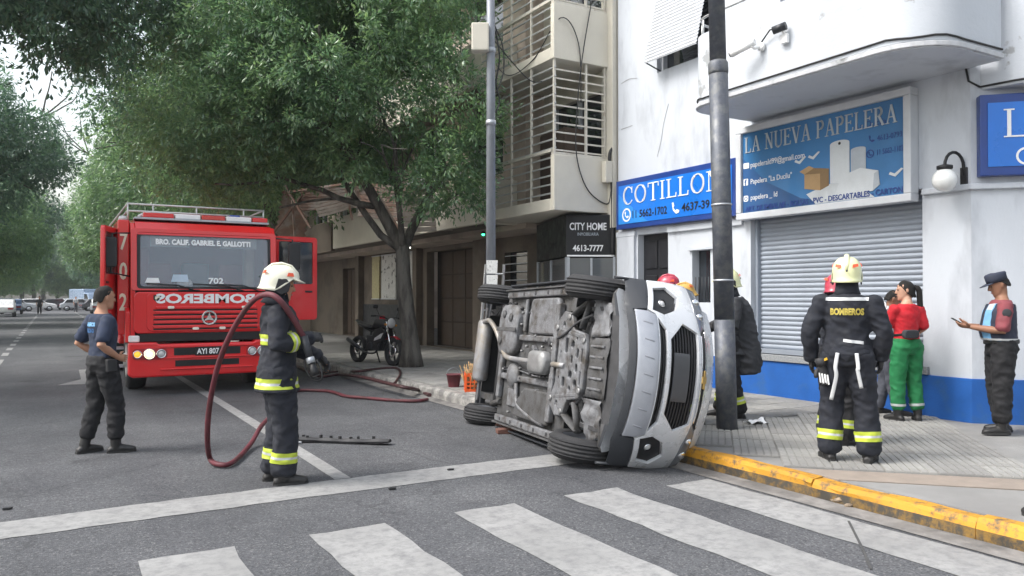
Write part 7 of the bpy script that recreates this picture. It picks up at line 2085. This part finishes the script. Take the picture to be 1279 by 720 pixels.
# 7. policeman with phone
def b_pol(root, d, hm):
    trousers(root, d, M_BLKC, .034, 21, .12, .013)
    mb = MB(); torso(mb, .014, .95, 1.47, lean=d['lean'], belly=.04, sx=1.14); arms_g(mb, d, .008, .5); sh = garment('shirt', mb, M_MAROON, root, .011, .007, 7)
    mb = MB(); torso(mb, .036, .97, 1.43, lean=d['lean'], belly=.045, sx=1.14); v = garment('vest', mb, M_VESTD, root, .011, .005, 9)
    for (a_, b_, m_) in ((.0, .035, M_VESTB), (.035, .055, M_SILV)): band('vest_band', v, (0, 0, .985), (0, 0, 1), a_, b_, m_, root)
    band('vest_panel', v, (0, 0, 0), (1, 0, 0), -.16, -.05, M_VESTB, root, lambda c: c.y > .02 and c.z > 1.04)
    band('vest_panel', v, (0, 0, 0), (1, 0, 0), .05, .16, M_VESTB, root, lambda c: c.y > .02 and c.z > 1.04)
    band('shoulder_panel', v, (0, 0, 0), (1, 0, 0), -.15, -.06, M_SILV, root, lambda c: c.z > 1.345, .006)
    band('shoulder_panel', v, (0, 0, 0), (1, 0, 0), .06, .15, M_SILV, root, lambda c: c.z > 1.345, .006)
    boots(root, d, M_BOOT, .30); hair(root, hm)
    # round arm badge on the sleeve toward the street
    for s in 'L':
        c = Vector(d['sh' + s]).lerp(Vector(d['el' + s]), .30) + Vector((-.078, -.0, 0)); mb = MB(); mb.lathe([(.045, 0), (.045, .006), (.03, .010), (.004, .011)], (0, 0, 0), 18, 'x'); o = mb.build('arm_badge', M_COAT, root); o.matrix_local = Matrix.Translation(c) @ Matrix.Rotation(pi, 4, 'Z')
    mb = MB(); mb.X = hm; n = 28; rs = []
    for z, rx, ry, y in ((.035, .086, .106, -.002), (.075, .087, .108, -.004), (.115, .088, .110, -.010), (.130, .078, .098, -.014), (.134, .03, .04, -.014)): rs.append([Vector((rx * cos(2 * pi * j / n), y + ry * sin(2 * pi * j / n), z + (.012 * sin(2 * pi * j / n) if z > .1 else 0))) for j in range(n)])
    mb.rings(rs, True); cp = mb.build('cap', M_VESTD, root)
    mb = MB(); mb.X = hm; mb.add([Vector((.078 * cos(radians(t)), .06 + .045 * sin(radians(t)), .046)) for t in range(0, 181, 20)] + [Vector((.074 * cos(radians(t)), .075 + .110 * sin(radians(t)), .034)) for t in range(0, 181, 20)], [(i, i + 1, 11 + i, 10 + i) for i in range(9)]); mb.build('peak', M_VESTD, cp, solid=.006)
    mb = MB(); pts = [(.205 * cos(radians(t)), -.004 + .165 * sin(radians(t)), 1.0 + .01 * sin(t)) for t in range(0, 361, 20)]; mb.tube(pts, [(.025, .006)] * len(pts), 8, ref=(0, 0, 1)); bl_ = mb.build('belt', M_BOOT, root)
    mb = MB(); mb.bb((.19, -.09, .84), (.245, .02, 1.0)); mb.build('holster', M_BOOT, bl_, bev=.015)
p = G(1251, 541, SW)
PAZ = radians(-42)
pol = person('policeman in cap and light blue vest over maroon shirt looking at his phone', (p.x, p.y, SW), PAZ, 1.70,
       dict(sx=1.14, elR=(.26, .06, 1.13), wrR=(.08, .30, 1.17), hdR=(-.35, .9, .12), pnR=(-.6, -.1, .8), elL=(-.26, .05, 1.12), wrL=(-.05, .30, 1.16), hdL=(.25, .9, .12), pnL=(.5, -.1, .85),
            shR=(.185, 0, 1.405), anR=(.11, -.05, .09), anL=(-.12, .03, .09), ftR=20, ftL=-8, hyaw=-4, hpit=-22, curl=.55), SK_B, b_pol)
Mr = Matrix.Translation((p.x, p.y, SW)) @ Matrix.Rotation(-PAZ, 4, 'Z') @ Matrix.Scale(1.70 / 1.75, 4)
ph = thing('mobile_phone', 'dark mobile phone held up in the policeman\'s hands', 'phone')
ph.matrix_world = Mr @ Matrix.Translation((.01, .415, 1.215)) @ Matrix.Rotation(radians(32), 4, 'X')
mb = MB(); mb.prism(rrect(-.038, -.075, .038, .075, .012), (-.005, .005)); mb.build('case', M_BLACK, ph)
mb = MB(); mb.prism(rrect(-.034, -.070, .034, .070, .01), (.0052, .0062)); mb.build('screen', M_GLASS, ph)
# 8. firefighter behind the thick pole with a coat over the arm
def b_coat(root, d, hm):
    firefighter(M_COAT, M_HELY, False, 'RL', seed=17, hem=.78)(root, d, hm)
q = G(913, 522, SW)
person('firefighter in cream helmet standing behind the thick dark pole', (q.x, q.y, SW), radians(-60), 1.73,
       dict(elR=(.27, .0, 1.13), wrR=(.22, .18, 1.10), hdR=(-.3, .9, -.2), elL=(-.26, .05, 1.12), wrL=(-.16, .22, 1.10), hyaw=-10, hpit=-8, lean=.03, anR=(.13, .08, .09), anL=(-.12, -.06, .09)), SK_A, b_coat)
ct = thing('dark_coat', 'long dark grey coat draped over a firefighter\'s arm beside the thick pole', 'coat', (q.x, q.y, SW))
mb = MB()
f_ = RV
c0 = RV * .12 + Vector((0, 0, 0)) - Vector((FV.x, FV.y, 0)) * .10
for (dz, w_, th, dx) in ((1.46, .06, .08, -.07), (1.38, .15, .12, -.04), (1.2, .18, .13, 0), (.9, .20, .14, .03), (.62, .22, .15, .05), (.52, .20, .13, .05)): pass
mb.tube([c0 + Vector((0, 0, z)) + RV * dx for (z, dx) in ((1.44, -.06), (1.34, -.03), (1.15, .0), (.9, .03), (.66, .05), (.54, .06))], [(.05, .05), (.11, .08), (.14, .10), (.16, .11), (.17, .12), (.14, .10)], 22, ref=RV)
me = solidify_union(mb, .012, 3); wrinkle(me, .018, 4, 9, 5); link('cloth', me, M_COAT, ct)
# 9, 10. helmets showing past the car
q = AT(834, 346, 10.6)
person('firefighter in crimson and black helmet standing behind the overturned car', (q.x, q.y, SW), radians(110), 1.70, dict(elR=(.26, 0, 1.14), wrR=(.20, .16, 1.0), hyaw=30, hpit=-5), SK_A, firefighter(M_NAVY, M_HELR, False, 'RL', seed=23))
q = AT(868, 362, 9.0)
person('firefighter in ochre yellow helmet bending behind the overturned car', (q.x, q.y, SW), radians(-50), 1.56, dict(elR=(.26, 0, 1.14), wrR=(.20, .22, 1.05), lean=.18, hyaw=10, hpit=-25), SK_A, firefighter(M_NAVY, M_HELO, False, 'RL', seed=29))
# 11. officer mostly outside the picture: one boot shows by the yellow kerb
def b_off(root, d, hm):
    trousers(root, d, M_BLKC, .022, 31, .10, .010); mb = MB(); torso(mb, .016, .93, 1.47); arms_g(mb, d, .010); garment('shirt', mb, M_VESTD, root, .011, .008, 3); boots(root, d, M_BOOT, .28); hair(root, hm)
q = G(1303, 637, SW) + RV * .29
person('person in black boots and dark uniform at the yellow kerb corner', (q.x, q.y, SW), radians(-60), 1.74, dict(hipL=(-.095, .02, .90), knL=(-.11, .24, .50), anL=(-.12, .34, .09), anR=(.12, -.16, .09), wrR=(.25, -.06, .90), wrL=(-.25, -.06, .90), hdR=(0, -.05, -1), hdL=(0, -.05, -1)), SK_B, b_off)
# ================================================================== HOSES
M_HOSE = mat('red rubber hose', (.105, .017, .026), .6, var=.2, scale=14, bump=.2, bscale=90, col2=(.07, .018, .02), mixscale=4)
M_HOSED = mat('wet dark hose', (.055, .020, .022), .55, var=.3, scale=10)
d0 = (FF1 - Vector((0, 0, 0))).dot(Vector((FV.x, FV.y, 0)).normalized())
def HP(x, y, dd): return AT(x, y, d0 + dd)
def GZ(x, y, z=.03): return G(x, y, z)
loop = [HP(379, 421, -.15), HP(366, 398, -.22), HP(350, 376, -.28), HP(334, 368, -.24), HP(314, 378, -.10), HP(291, 412, .05), HP(273, 455, .2), HP(262, 505, .35), HP(259, 545, .45)]
b0 = GZ(272, 580, .035)
pts = loop + [GZ(262, 572, .06), b0, GZ(290, 578, .035), GZ(312, 556, .05), GZ(326, 533, .16), GZ(338, 520, .10), GZ(352, 505, .035), GZ(368, 489, .03)]
far = [GZ(400, 488), GZ(416, 490), GZ(432, 495), GZ(455, 497), GZ(490, 500), GZ(520, 501), GZ(534, 499)]
hs = thing('fire_hose', 'dark red fire hose looping up over the firefighter\'s shoulder and along the road', 'hose')
mb = MB(); hp_ = catmull(pts + far, 7)
mb.tube(hp_, [(.0245 * (1 + .10 * noise.noise(q * 3.1)), .0245 * (1 + .14 * noise.noise(q * 2.3 + Vector((5, 0, 0))))) for q in hp_], 12); mb.build('hose', M_HOSE, hs)
k_ = 7 * 15; mb = MB(); mb.tube([hp_[k_], hp_[k_ + 1], hp_[k_ + 2]], [.032, .036, .032], 12); mb.build('coupling', M_STEEL, hs)
# nozzle and coupling in the gloved hands
nz = [HP(379, 421, -.15), HP(384, 436, -.17), HP(387, 447, -.18)]
mb = MB(); mb.tube([nz[0], nz[0].lerp(nz[2], .5), nz[2]], [.036, .034, .028], 14); mb.build('nozzle_body', M_DKMET, hs)
mb = MB(); q = nz[2]; dn = (nz[2] - nz[0]).normalized(); mb.tube([q, q + dn * .05], .036, 14); mb.build('coupling', M_STEEL, hs)
mb = MB(); mb.tube([q + dn * .05, q + dn * .11, q + dn * .16], [.03, .034, .045], 14); mb.build('nozzle_tip', M_BLACK, hs)
mb = MB(); s_ = RV * .05; mb.tube(catmull([q + dn * .02 - s_, q + dn * .10 - s_ * 1.3, q + dn * .19 - s_ * .6, q + dn * .19 + s_ * .8, q + dn * .10 + s_ * 1.3, q + dn * .02 + s_], 4), .009, 8); mb.build('nozzle_handle', M_BLACK, hs)
# second, flat hose over the pavement edge to the engine
h2 = thing('fire_hose', 'dark wet fire hose running from the kerb past the motorcycle toward the engine', 'hose')
P2 = [GZ(537, 494, .03), GZ(525, 488, .05), G(505, 484, SW + .03), G(480, 478, SW + .03), G(455, 472, SW + .03), GZ(425, 468), GZ(402, 470), GZ(380, 462), GZ(362, 452), GZ(350, 444)]
mb = MB(); pp = catmull(P2, 7); mb.tube(pp, [(.03, .045)] * len(pp), 10, ref=(0, 0, 1)); mb.build('hose', M_HOSED, h2)
h3 = thing('fire_hose', 'thin dark hose lying across the pavement at the foot of the ash tree', 'hose')
P3 = [G(400, 466, .03), G(430, 464, .03), G(448, 464, SW + .025), G(470, 461, SW + .025), G(494, 460, SW + .025), G(500, 466, SW + .025), G(496, 475, SW + .025), G(491, 481, SW + .03)]
mb = MB(); mb.tube(catmull(P3, 6), .024, 8); mb.build('hose', M_HOSED, h3)

# ================================================================== MOTORCYCLE
M_MRED = mat('motorcycle red', (.45, .015, .03), .3, coat=.6); M_MWH = mat('motorcycle white', (.7, .7, .7), .3, coat=.5)
p = G(468, 455, SW)
mc = thing('motorcycle', 'black and red motorcycle with white stripe parked beside the ash tree', 'motorcycle', (p.x, p.y, SW), 0)
fd = math.atan2(-p.x + .9, -(-p.y))                      # nose toward the street
mc.rotation_euler = (0, radians(-6), radians(180 + 14))     # local +y is forward
for (y, nm) in ((.66, 'f'), (-.66, 'r')):
    o = bpy.data.objects.new('wheel', None); COL.objects.link(o); o.parent = mc; o.location = (0, y, .30)
    mb = MB(); w_ = .055 if nm == 'f' else .07
    mb.lathe([(.215, -w_ * .7), (.26, -w_), (.295, -w_ * .6), (.30, 0), (.295, w_ * .6), (.26, w_), (.215, w_ * .7)], (0, 0, 0), 30, 'x', caps=False); mb.build('tyre', M_RUB, o)
    mb = MB(); mb.lathe([(.22, -.03), (.205, -.025), (.205, .025), (.22, .03)], (0, 0, 0), 28, 'x', caps=False)
    for k in range(5): a = 2 * pi * k / 5; mb.beam((0, .03 * cos(a), .03 * sin(a)), (0, .21 * cos(a), .21 * sin(a)), .025, .03)
    mb.cyl((-.06, 0, 0), (.06, 0, 0), .04, 12); mb.build('rim', M_DKMET, o)
    mb = MB(); mb.lathe([(.13, .045), (.13, .05), (.07, .05), (.07, .045)], (0, 0, 0), 20, 'x', caps=False); mb.build('brake_disc', M_CHROME, o)
mb = MB(); mb.tube(catmull([(0, .34, .92), (0, .0, .78), (0, -.25, .72), (0, -.80, .88)], 4), .03, 8); mb.tube([(0, .32, .86), (0, .22, .35), (0, -.2, .30)], .025, 8); mb.tube([(0, -.2, .30), (.07, -.66, .30)], .022, 8); mb.tube([(0, -.2, .30), (-.07, -.66, .30)], .022, 8); mb.tube([(0, -.2, .3), (0, -.25, .72)], .025, 8); mb.build('frame', M_DKMET, mc)
mb = MB()
for s in (-.075, .075): mb.tube([(s, .66, .30), (s, .40, .92)], [.026, .022], 10)
mb.build('fork', M_CHROME, mc)
mb = MB(); mb.tube([(0, .42, .80), (0, .30, .86), (0, .05, .88), (0, -.12, .80)], [(.06, .08), (.11, .14), (.12, .15), (.06, .09)], 16, ref=(0, 0, 1)); mb.build('tank', M_PLAS, mc)
mb = MB(); mb.tube([(0, -.10, .78), (0, -.3, .80), (0, -.6, .86), (0, -.82, .93)], [(.04, .10), (.05, .13), (.045, .11), (.03, .06)], 14, ref=(0, 0, 1)); mb.build('seat', M_PLAS, mc)
mb = MB(); mb.bb((-.13, -.22, .30), (.13, .22, .62)); mb.lathe([(.09, -.16), (.09, .16)], (0, -.05, .38), 16, 'x'); mb.tube([(0, .1, .5), (0, .26, .56)], .09, 12); mb.build('engine', M_DKMET, mc, bev=.02)
for s in (-1, 1):
    mb = MB(); mb.prism([(.46, .70), (.40, .50), (.18, .42), (.02, .55), (.10, .74), (.34, .80)], (0, .02), FR((s * .135, 0, 0), (0, s, 0), (0, 0, 1)) if s > 0 else FR((s * .155, 0, 0), (0, 1, 0), (0, 0, 1))); mb.build('fairing', M_PLAS, mc, bev=.006)
    mb = MB(); mb.prism([(.44, .68), (.36, .56), (.12, .50), (.14, .56), (.36, .66)], (0, .004), FR((s * .157, 0, 0), (0, 1, 0), (0, 0, 1))); mb.build('stripe', M_MWH, mc)
    mb = MB(); mb.tube(catmull([(0, .36, .98), (s * .2, .34, 1.03), (s * .36, .24, 1.02)], 4), .013, 8); hb_ = mb.build('handlebar', M_DKMET, mc)
    mb = MB(); mb.tube([(s * .28, .29, 1.03), (s * .37, .23, 1.02)], .019, 10); mb.build('grip', M_RUB, hb_)
    mb = MB(); mb.tube([(s * .22, .33, 1.04), (s * .30, .30, 1.20)], .006, 6); mb.prism(rrect(-.06, -.035, .06, .035, .02), (0, .015), FR((s * .31, .30, 1.22), (1, 0, 0), (0, .2, 1))); mb.build('mirror', M_PLAS, mc)
    mb = MB(); mb.ball((s * .13, .46, .86), (.03, .04, .025)); mb.build('indicator', M_AMB if False else mat('amber lens', (.55, .22, .03), .25, coat=.5), mc)
mb = MB(); mb.ball((0, .48, .90), (.10, .06, .11), 16, 10); mb.build('headlamp', M_LENS, mc)
mb = MB(); mb.prism([(-.09, .92), (.09, .92), (.06, 1.10), (-.06, 1.10)], (0, .012), FR((0, .44, 0), (1, 0, 0), (0, -.3, 1))); mb.build('screen', M_MRED, mc)
mb = MB(); mb.tube([(0, .80, .56), (0, .66, .625), (0, .48, .60), (0, .38, .54)], [(.006, .06)] * 4, 10, ref=(0, 0, 1)); mb.build('mudguard', M_MRED, mc)
mb = MB(); mb.tube(catmull([(.1, .25, .45), (.12, .15, .25), (.14, -.2, .24), (.17, -.45, .34)], 4), .02, 8); mb.tube([(.17, -.42, .33), (.18, -.55, .38), (.19, -.85, .50)], [.03, .05, .045], 12); mb.build('exhaust', M_DKMET, mc)
mb = MB(); mb.beam((-.08, -.1, .3), (-.25, -.16, .02), .025, .02); mb.build('stand', M_DKMET, mc)

# ================================================================== CRATE, BUCKET, DEBRIS
M_ORG = mat('orange plastic', (.72, .11, .018), .5, var=.1, scale=10)
p = G(599, 489, SW)
cr = thing('plastic_crate', 'orange plastic crate filled with sticks on the kerb behind the car', 'crate', (p.x, p.y + .05, SW), -AZ * .8); cr.scale = (1.18, 1.18, 1.18)
cw, cd, chh = .17, .13, .24
for (a, b) in (((-cw, -cd), (cw, -cd)), ((cw, -cd), (cw, cd)), ((cw, cd), (-cw, cd)), ((-cw, cd), (-cw, -cd))):
    A, B = Vector((*a, 0)), Vector((*b, 0)); d_ = (B - A)
    for z, h_ in ((.0, .04), (.07, .02), (.12, .02), (.20, .045)):
        mb = MB(); mb.beam(A + Vector((0, 0, z + h_ / 2)), B + Vector((0, 0, z + h_ / 2)), .012, h_); mb.build('slat', M_ORG, cr)
    for k in range(7):
        q = A + d_ * (k / 6 * .94 + .03); mb = MB(); mb.bb((q.x - .008, q.y - .008, 0), (q.x + .008, q.y + .008, .20)); mb.build('rib', M_ORG, cr)
mb = MB(); mb.bb((-cw + .01, -cd + .01, .002), (cw - .01, cd - .01, .012)); mb.build('base', M_ORG, cr)
M_STK = mat('dry straw stick', (.36, .23, .11), .85, var=.35, scale=30)
stk = thing('stick_bundle', 'dry brown sticks heaped in the orange crate', 'sticks', (p.x, p.y + .05, SW)); stk['kind'] = 'stuff'; stk.scale = (1.18, 1.18, 1.18)
rr = random.Random(8); mb = MB()
for k in range(170):
    x, y = rr.uniform(-.13, .13), rr.uniform(-.10, .10); L_ = rr.uniform(.16, .32)
    dv = Vector((rr.gauss(0, .25), rr.gauss(0, .25), 1)).normalized() * L_; mb.tube([Vector((x, y, .04)), Vector((x, y, .04)) + dv * 1.15], rr.uniform(.004, .008), 5)
mb.build('sticks', M_STK, stk)
p = G(571, 485, SW)
bk = thing('bucket', 'dark red plastic bucket standing beside the orange crate', 'bucket', (p.x, p.y + .12, SW))
mb = MB(); mb.lathe([(.085, 0), (.12, .20), (.128, .20), (.128, .215), (.113, .215), (.08, .012), (.004, .012)], (0, 0, 0), 24, caps=False); mb.lathe([(.085, .001), (.003, .001)], (0, 0, 0), 24, caps=False); mb.build('shell', mat('dark red plastic', (.12, .02, .028), .5, var=.15), bk)
mb = MB(); mb.tube([(.125 * cos(radians(t)), .02 + .0 * t, .20 + .125 * sin(radians(t)) * .9) for t in range(0, 181, 15)], .004, 6); mb.build('handle', M_STEEL, bk)
# black bumper strip torn off and lying on the road
a_, b_ = G(352, 553), G(487, 556)
db = thing('bumper_strip', 'torn black plastic bumper strip lying on the road beside the firefighter', 'car part')
mb = MB(); pts = catmull([a_ + Vector((0, 0, .05)), a_.lerp(b_, .3) + Vector((.02, .05, .035)), a_.lerp(b_, .65) + Vector((0, .04, .03)), b_ + Vector((0, 0, .045))], 6)
rs = []
for i, q in enumerate(pts):
    t_ = (pts[min(i + 1, len(pts) - 1)] - pts[max(i - 1, 0)]).normalized(); s_ = Vector((t_.y, -t_.x, 0)).normalized()
    h_ = .022 + .006 * sin(i * 1.7)
    rs.append([q + s_ * .05 + Vector((0, 0, -h_)), q + s_ * .055 + Vector((0, 0, .0)), q + s_ * .02 + Vector((0, 0, h_)), q - s_ * .03 + Vector((0, 0, h_ * .7)), q - s_ * .06 + Vector((0, 0, -h_))])
mb.rings(rs, True, False); o = mb.build('strip', M_PLAS, db)
rr = random.Random(4)
for k in range(10):
    q = pts[1 + k * (len(pts) - 3) // 10]; mb = MB(); mb.box(q + Vector((rr.uniform(-.02, .02), rr.uniform(-.02, .02), .03)), (.03, .02, rr.uniform(.015, .04)), Matrix.Rotation(rr.uniform(0, 3), 3, 'Z')); mb.build('clip', M_PLAS, db)
mb = MB(); mb.tube([a_ + Vector((.0, -.06, .02)), a_.lerp(b_, .08) + Vector((0, -.07, .02)), a_.lerp(b_, .17) + Vector((.0, -.06, .015))], [(.012, .02)] * 3, 8); mb.build('bright_edge', M_SILV, db)
# litter: crumpled paper on the pavement, rubble in the gutter
p = G(945, 530, SW)
pp_ = thing('crumpled_paper', 'crumpled white paper lying on the pavement beside the thick pole', 'paper', (p.x, p.y, SW + .008))
mb = MB(); mb.smooth = False; vs = []
for i in range(9):
    for j in range(7):
        x, y = (i / 8 - .5) * .26, (j / 6 - .5) * .15; vs.append((x + .02 * noise.noise(Vector((i, j, 1.3))), y + .02 * noise.noise(Vector((i, j, 9.3))), max(.0, .018 + .06 * noise.noise(Vector((x * 14, y * 14, 2.2))))))
mb.add(vs, [(i * 7 + j, (i + 1) * 7 + j, (i + 1) * 7 + j + 1, i * 7 + j + 1) for i in range(8) for j in range(6)]); mb.build('sheet', M_LATEX, pp_, solid=.002)
rr = random.Random(12)
M_RUBL = mat('broken kerb stone', (.22, .17, .12), .9, var=.4, scale=20, bump=.5)
for k, (x, y, s) in enumerate(((1034, 622, .05), (1041, 627, .035), (1050, 629, .055), (1060, 634, .03), (1025, 619, .025), (1068, 632, .028), (1000, 612, .02), (975, 603, .018))):
    p = G(x, y); mb = MB(); mb.ball((0, 0, 0), (s, s * .8, s * .55), 8, 5)
    o = mb.build('stone_fragment', M_RUBL)
    for v in o.data.vertices: v.co *= 1 + .35 * noise.noise(v.co * 30 + Vector((k, 0, 0)))
    for f_ in o.data.polygons: f_.use_smooth = False
    o.location = (p.x, p.y, s * .45); o.rotation_euler = (0, 0, k)
    tag(o, 'broken stone fragment lying in the gutter below the cracked yellow kerb', 'stone', 'stone fragments in the gutter')
# two small dark scraps on the road
for k, (x, y) in enumerate(((9, 637), (563, 588), (490, 612))):
    p = G(x, y); mb = MB(); mb.prism([(-.03, -.012), (.02, -.02), (.035, .005), (.0, .02), (-.03, .012)], (0, .012)); o = mb.build('plastic_scrap', M_PLAS); o.location = (p.x, p.y, .005)
    tag(o, ('small dark scrap on the road before the stop line end', 'small dark scrap lying on the white stop line', 'small dark scrap between stop line and crosswalk stripe')[k], 'scrap')

# ================================================================== DISTANT TRAFFIC
def far_car(label, loc, rz, col, kind='car'):
    t_ = thing('parked_car' if kind == 'car' else 'delivery_truck', label, 'car' if kind == 'car' else 'truck', loc, rz, 'vehicles at the far crossing')
    m_ = mat('far paint %.2f %.2f %.2f' % col, col, .3, coat=.5)
    L_, H_, W_ = (4.2, 1.48, 1.72) if kind == 'car' else (6.0, 2.7, 2.1)
    if kind == 'car':
        side = [(-2.1, .35), (-2.08, .85), (-1.75, .95), (-1.35, 1.42), (.35, 1.46), (1.05, .98), (1.95, .82), (2.1, .6), (2.08, .32)]
        win = [(-1.55, .98), (-1.28, 1.36), (.32, 1.40), (.92, 1.0)]
    else:
        side = [(-3, .5), (-3, 2.7), (1.4, 2.7), (1.4, 2.2), (2.5, 2.15), (2.95, 1.4), (3, .5)]
        win = [(1.6, 1.35), (1.6, 2.05), (2.42, 2.0), (2.75, 1.35)]
    fr_ = Matrix(((1, 0, 0, 0), (0, 0, -1, 0), (0, 1, 0, 0), (0, 0, 0, 1)))
    mb = MB(); mb.prism(side, (-W_ / 2, W_ / 2), fr_); mb.build('body', m_, t_, bev=.12)
    for s in (-1, 1):
        mb = MB(); mb.prism(win, (W_ / 2, W_ / 2 + .012) if s > 0 else (-W_ / 2 - .012, -W_ / 2), fr_); mb.build('window', M_GLASS, t_)
        for x in (-1.3, 1.3):
            mb = MB(); mb.lathe([(.19, -.09), (.31, -.09), (.32, 0), (.31, .09), (.19, .09)], (x, s * (W_ / 2 - .08), .32), 18, 'y'); wh = mb.build('wheel', M_RUB, t_)
            mb = MB(); mb.lathe([(.2, .092), (.05, .1), (.01, .1)] if s > 0 else [(.2, -.092), (.05, -.1), (.01, -.1)], (x, s * (W_ / 2 - .08), .32), 14, 'y'); mb.build('rim', M_STEEL, wh)
    if kind == 'car':
        for (x, q) in ((2.0, M_LENS), (-2.04, MATS['tail lamp red'])):
            for s in (-1, 1): mb = MB(); mb.bb((x - .1, s * .6 - .18, .62), (x + .1, s * .6 + .18, .75)); mb.build('lamp', q, t_)
    return t_
WH, SI, DK, BL, BE = (.7, .7, .7), (.40, .42, .45), (.05, .05, .06), (.05, .10, .22), (.5, .46, .38)
for k, (x, y, rz, c, lab) in enumerate(((-3.45, 77, pi / 2, WH, 'white car parked along the opposite kerb before the far crossing'),
    (-1.6, 108, 0.1, WH, 'white car crossing beside the silver one at the far junction'), (2.9, 106.5, -.05, SI, 'silver car crossing at the far junction'), (-6.2, 110.5, .0, WH, 'white car queuing at the opposite side of the far junction'),
    (6.3, 109, .05, BE, 'beige car waiting at the far junction behind the silver car'), (.8, 112.5, 0, DK, 'dark car on the far side of the distant junction'), (9.0, 107, .0, WH, 'white car at the kerb end of the far junction'),
    (-3.6, 105.8, .1, SI, 'silver car turning out of the lane at the far junction'), (1.2, 118, 1.2, WH, 'white car waiting beyond the far junction beside the box truck'), (-5.0, 117, 1.5, BL, 'dark blue car waiting across the far junction'), (5.0, 104.9, .1, DK, 'dark car edging into the far junction by the corner house'), (-9.5, 113, .1, SI, 'silver car deep in the side street at the far junction'), (3.5, 122, pi / 2, WH, 'white car parked beyond the far junction'), (-3.3, 90, pi / 2, BL, 'dark blue car parked along the opposite kerb near the far junction'), (4.2, 88, pi / 2, SI, 'silver car parked by the far corner house'))):
    far_car(lab, (x, y, 0), rz, c)
far_car('small blue-fronted box truck standing beyond the far junction', (4.0, 116.5, 0), -1.2, (.25, .33, .45), 'truck')
# far pedestrians
def b_ped(m1, m2):
    def f(root, d, hm):
        for o in list(root.children): pass
        trousers(root, d, m1, .02, 3, .1, 0); mb = MB(); torso(mb, .016, .93, 1.47); arms_g(mb, d, .01, .5); garment('shirt', mb, m2, root, .02, 0, 3, 1); boots(root, d); hair(root, hm)
    return f
person('distant pedestrian in dark clothes standing in the road near the far junction', (-1.0, 88, 0), radians(190), 1.72, dict(), SK_A, b_ped(M_BLKC, M_COAT))
person('distant pedestrian in grey shirt standing between cars at the far junction', (2.3, 99, 0), radians(150), 1.7, dict(), SK_A, b_ped(M_JEAN, M_GREYT))
# ================================================================== faint haze down the street
hz = bpy.data.materials.new('street haze'); hz.use_nodes = True
t = hz.node_tree; t.nodes.remove(t.nodes['Principled BSDF'])
pv = t.nodes.new('ShaderNodeVolumePrincipled'); pv.inputs['Density'].default_value = .0006; pv.inputs['Color'].default_value = (.86, .90, .95, 1); pv.inputs['Anisotropy'].default_value = .3
t.links.new(pv.outputs[0], t.nodes['Material Output'].inputs['Volume'])
mb = MB(); mb.bb((-64, -44, -1.1), (204, 424, 34)); o = mb.build('haze', hz); o['kind'] = 'stuff'
o['label'] = 'faint pale haze filling the street'
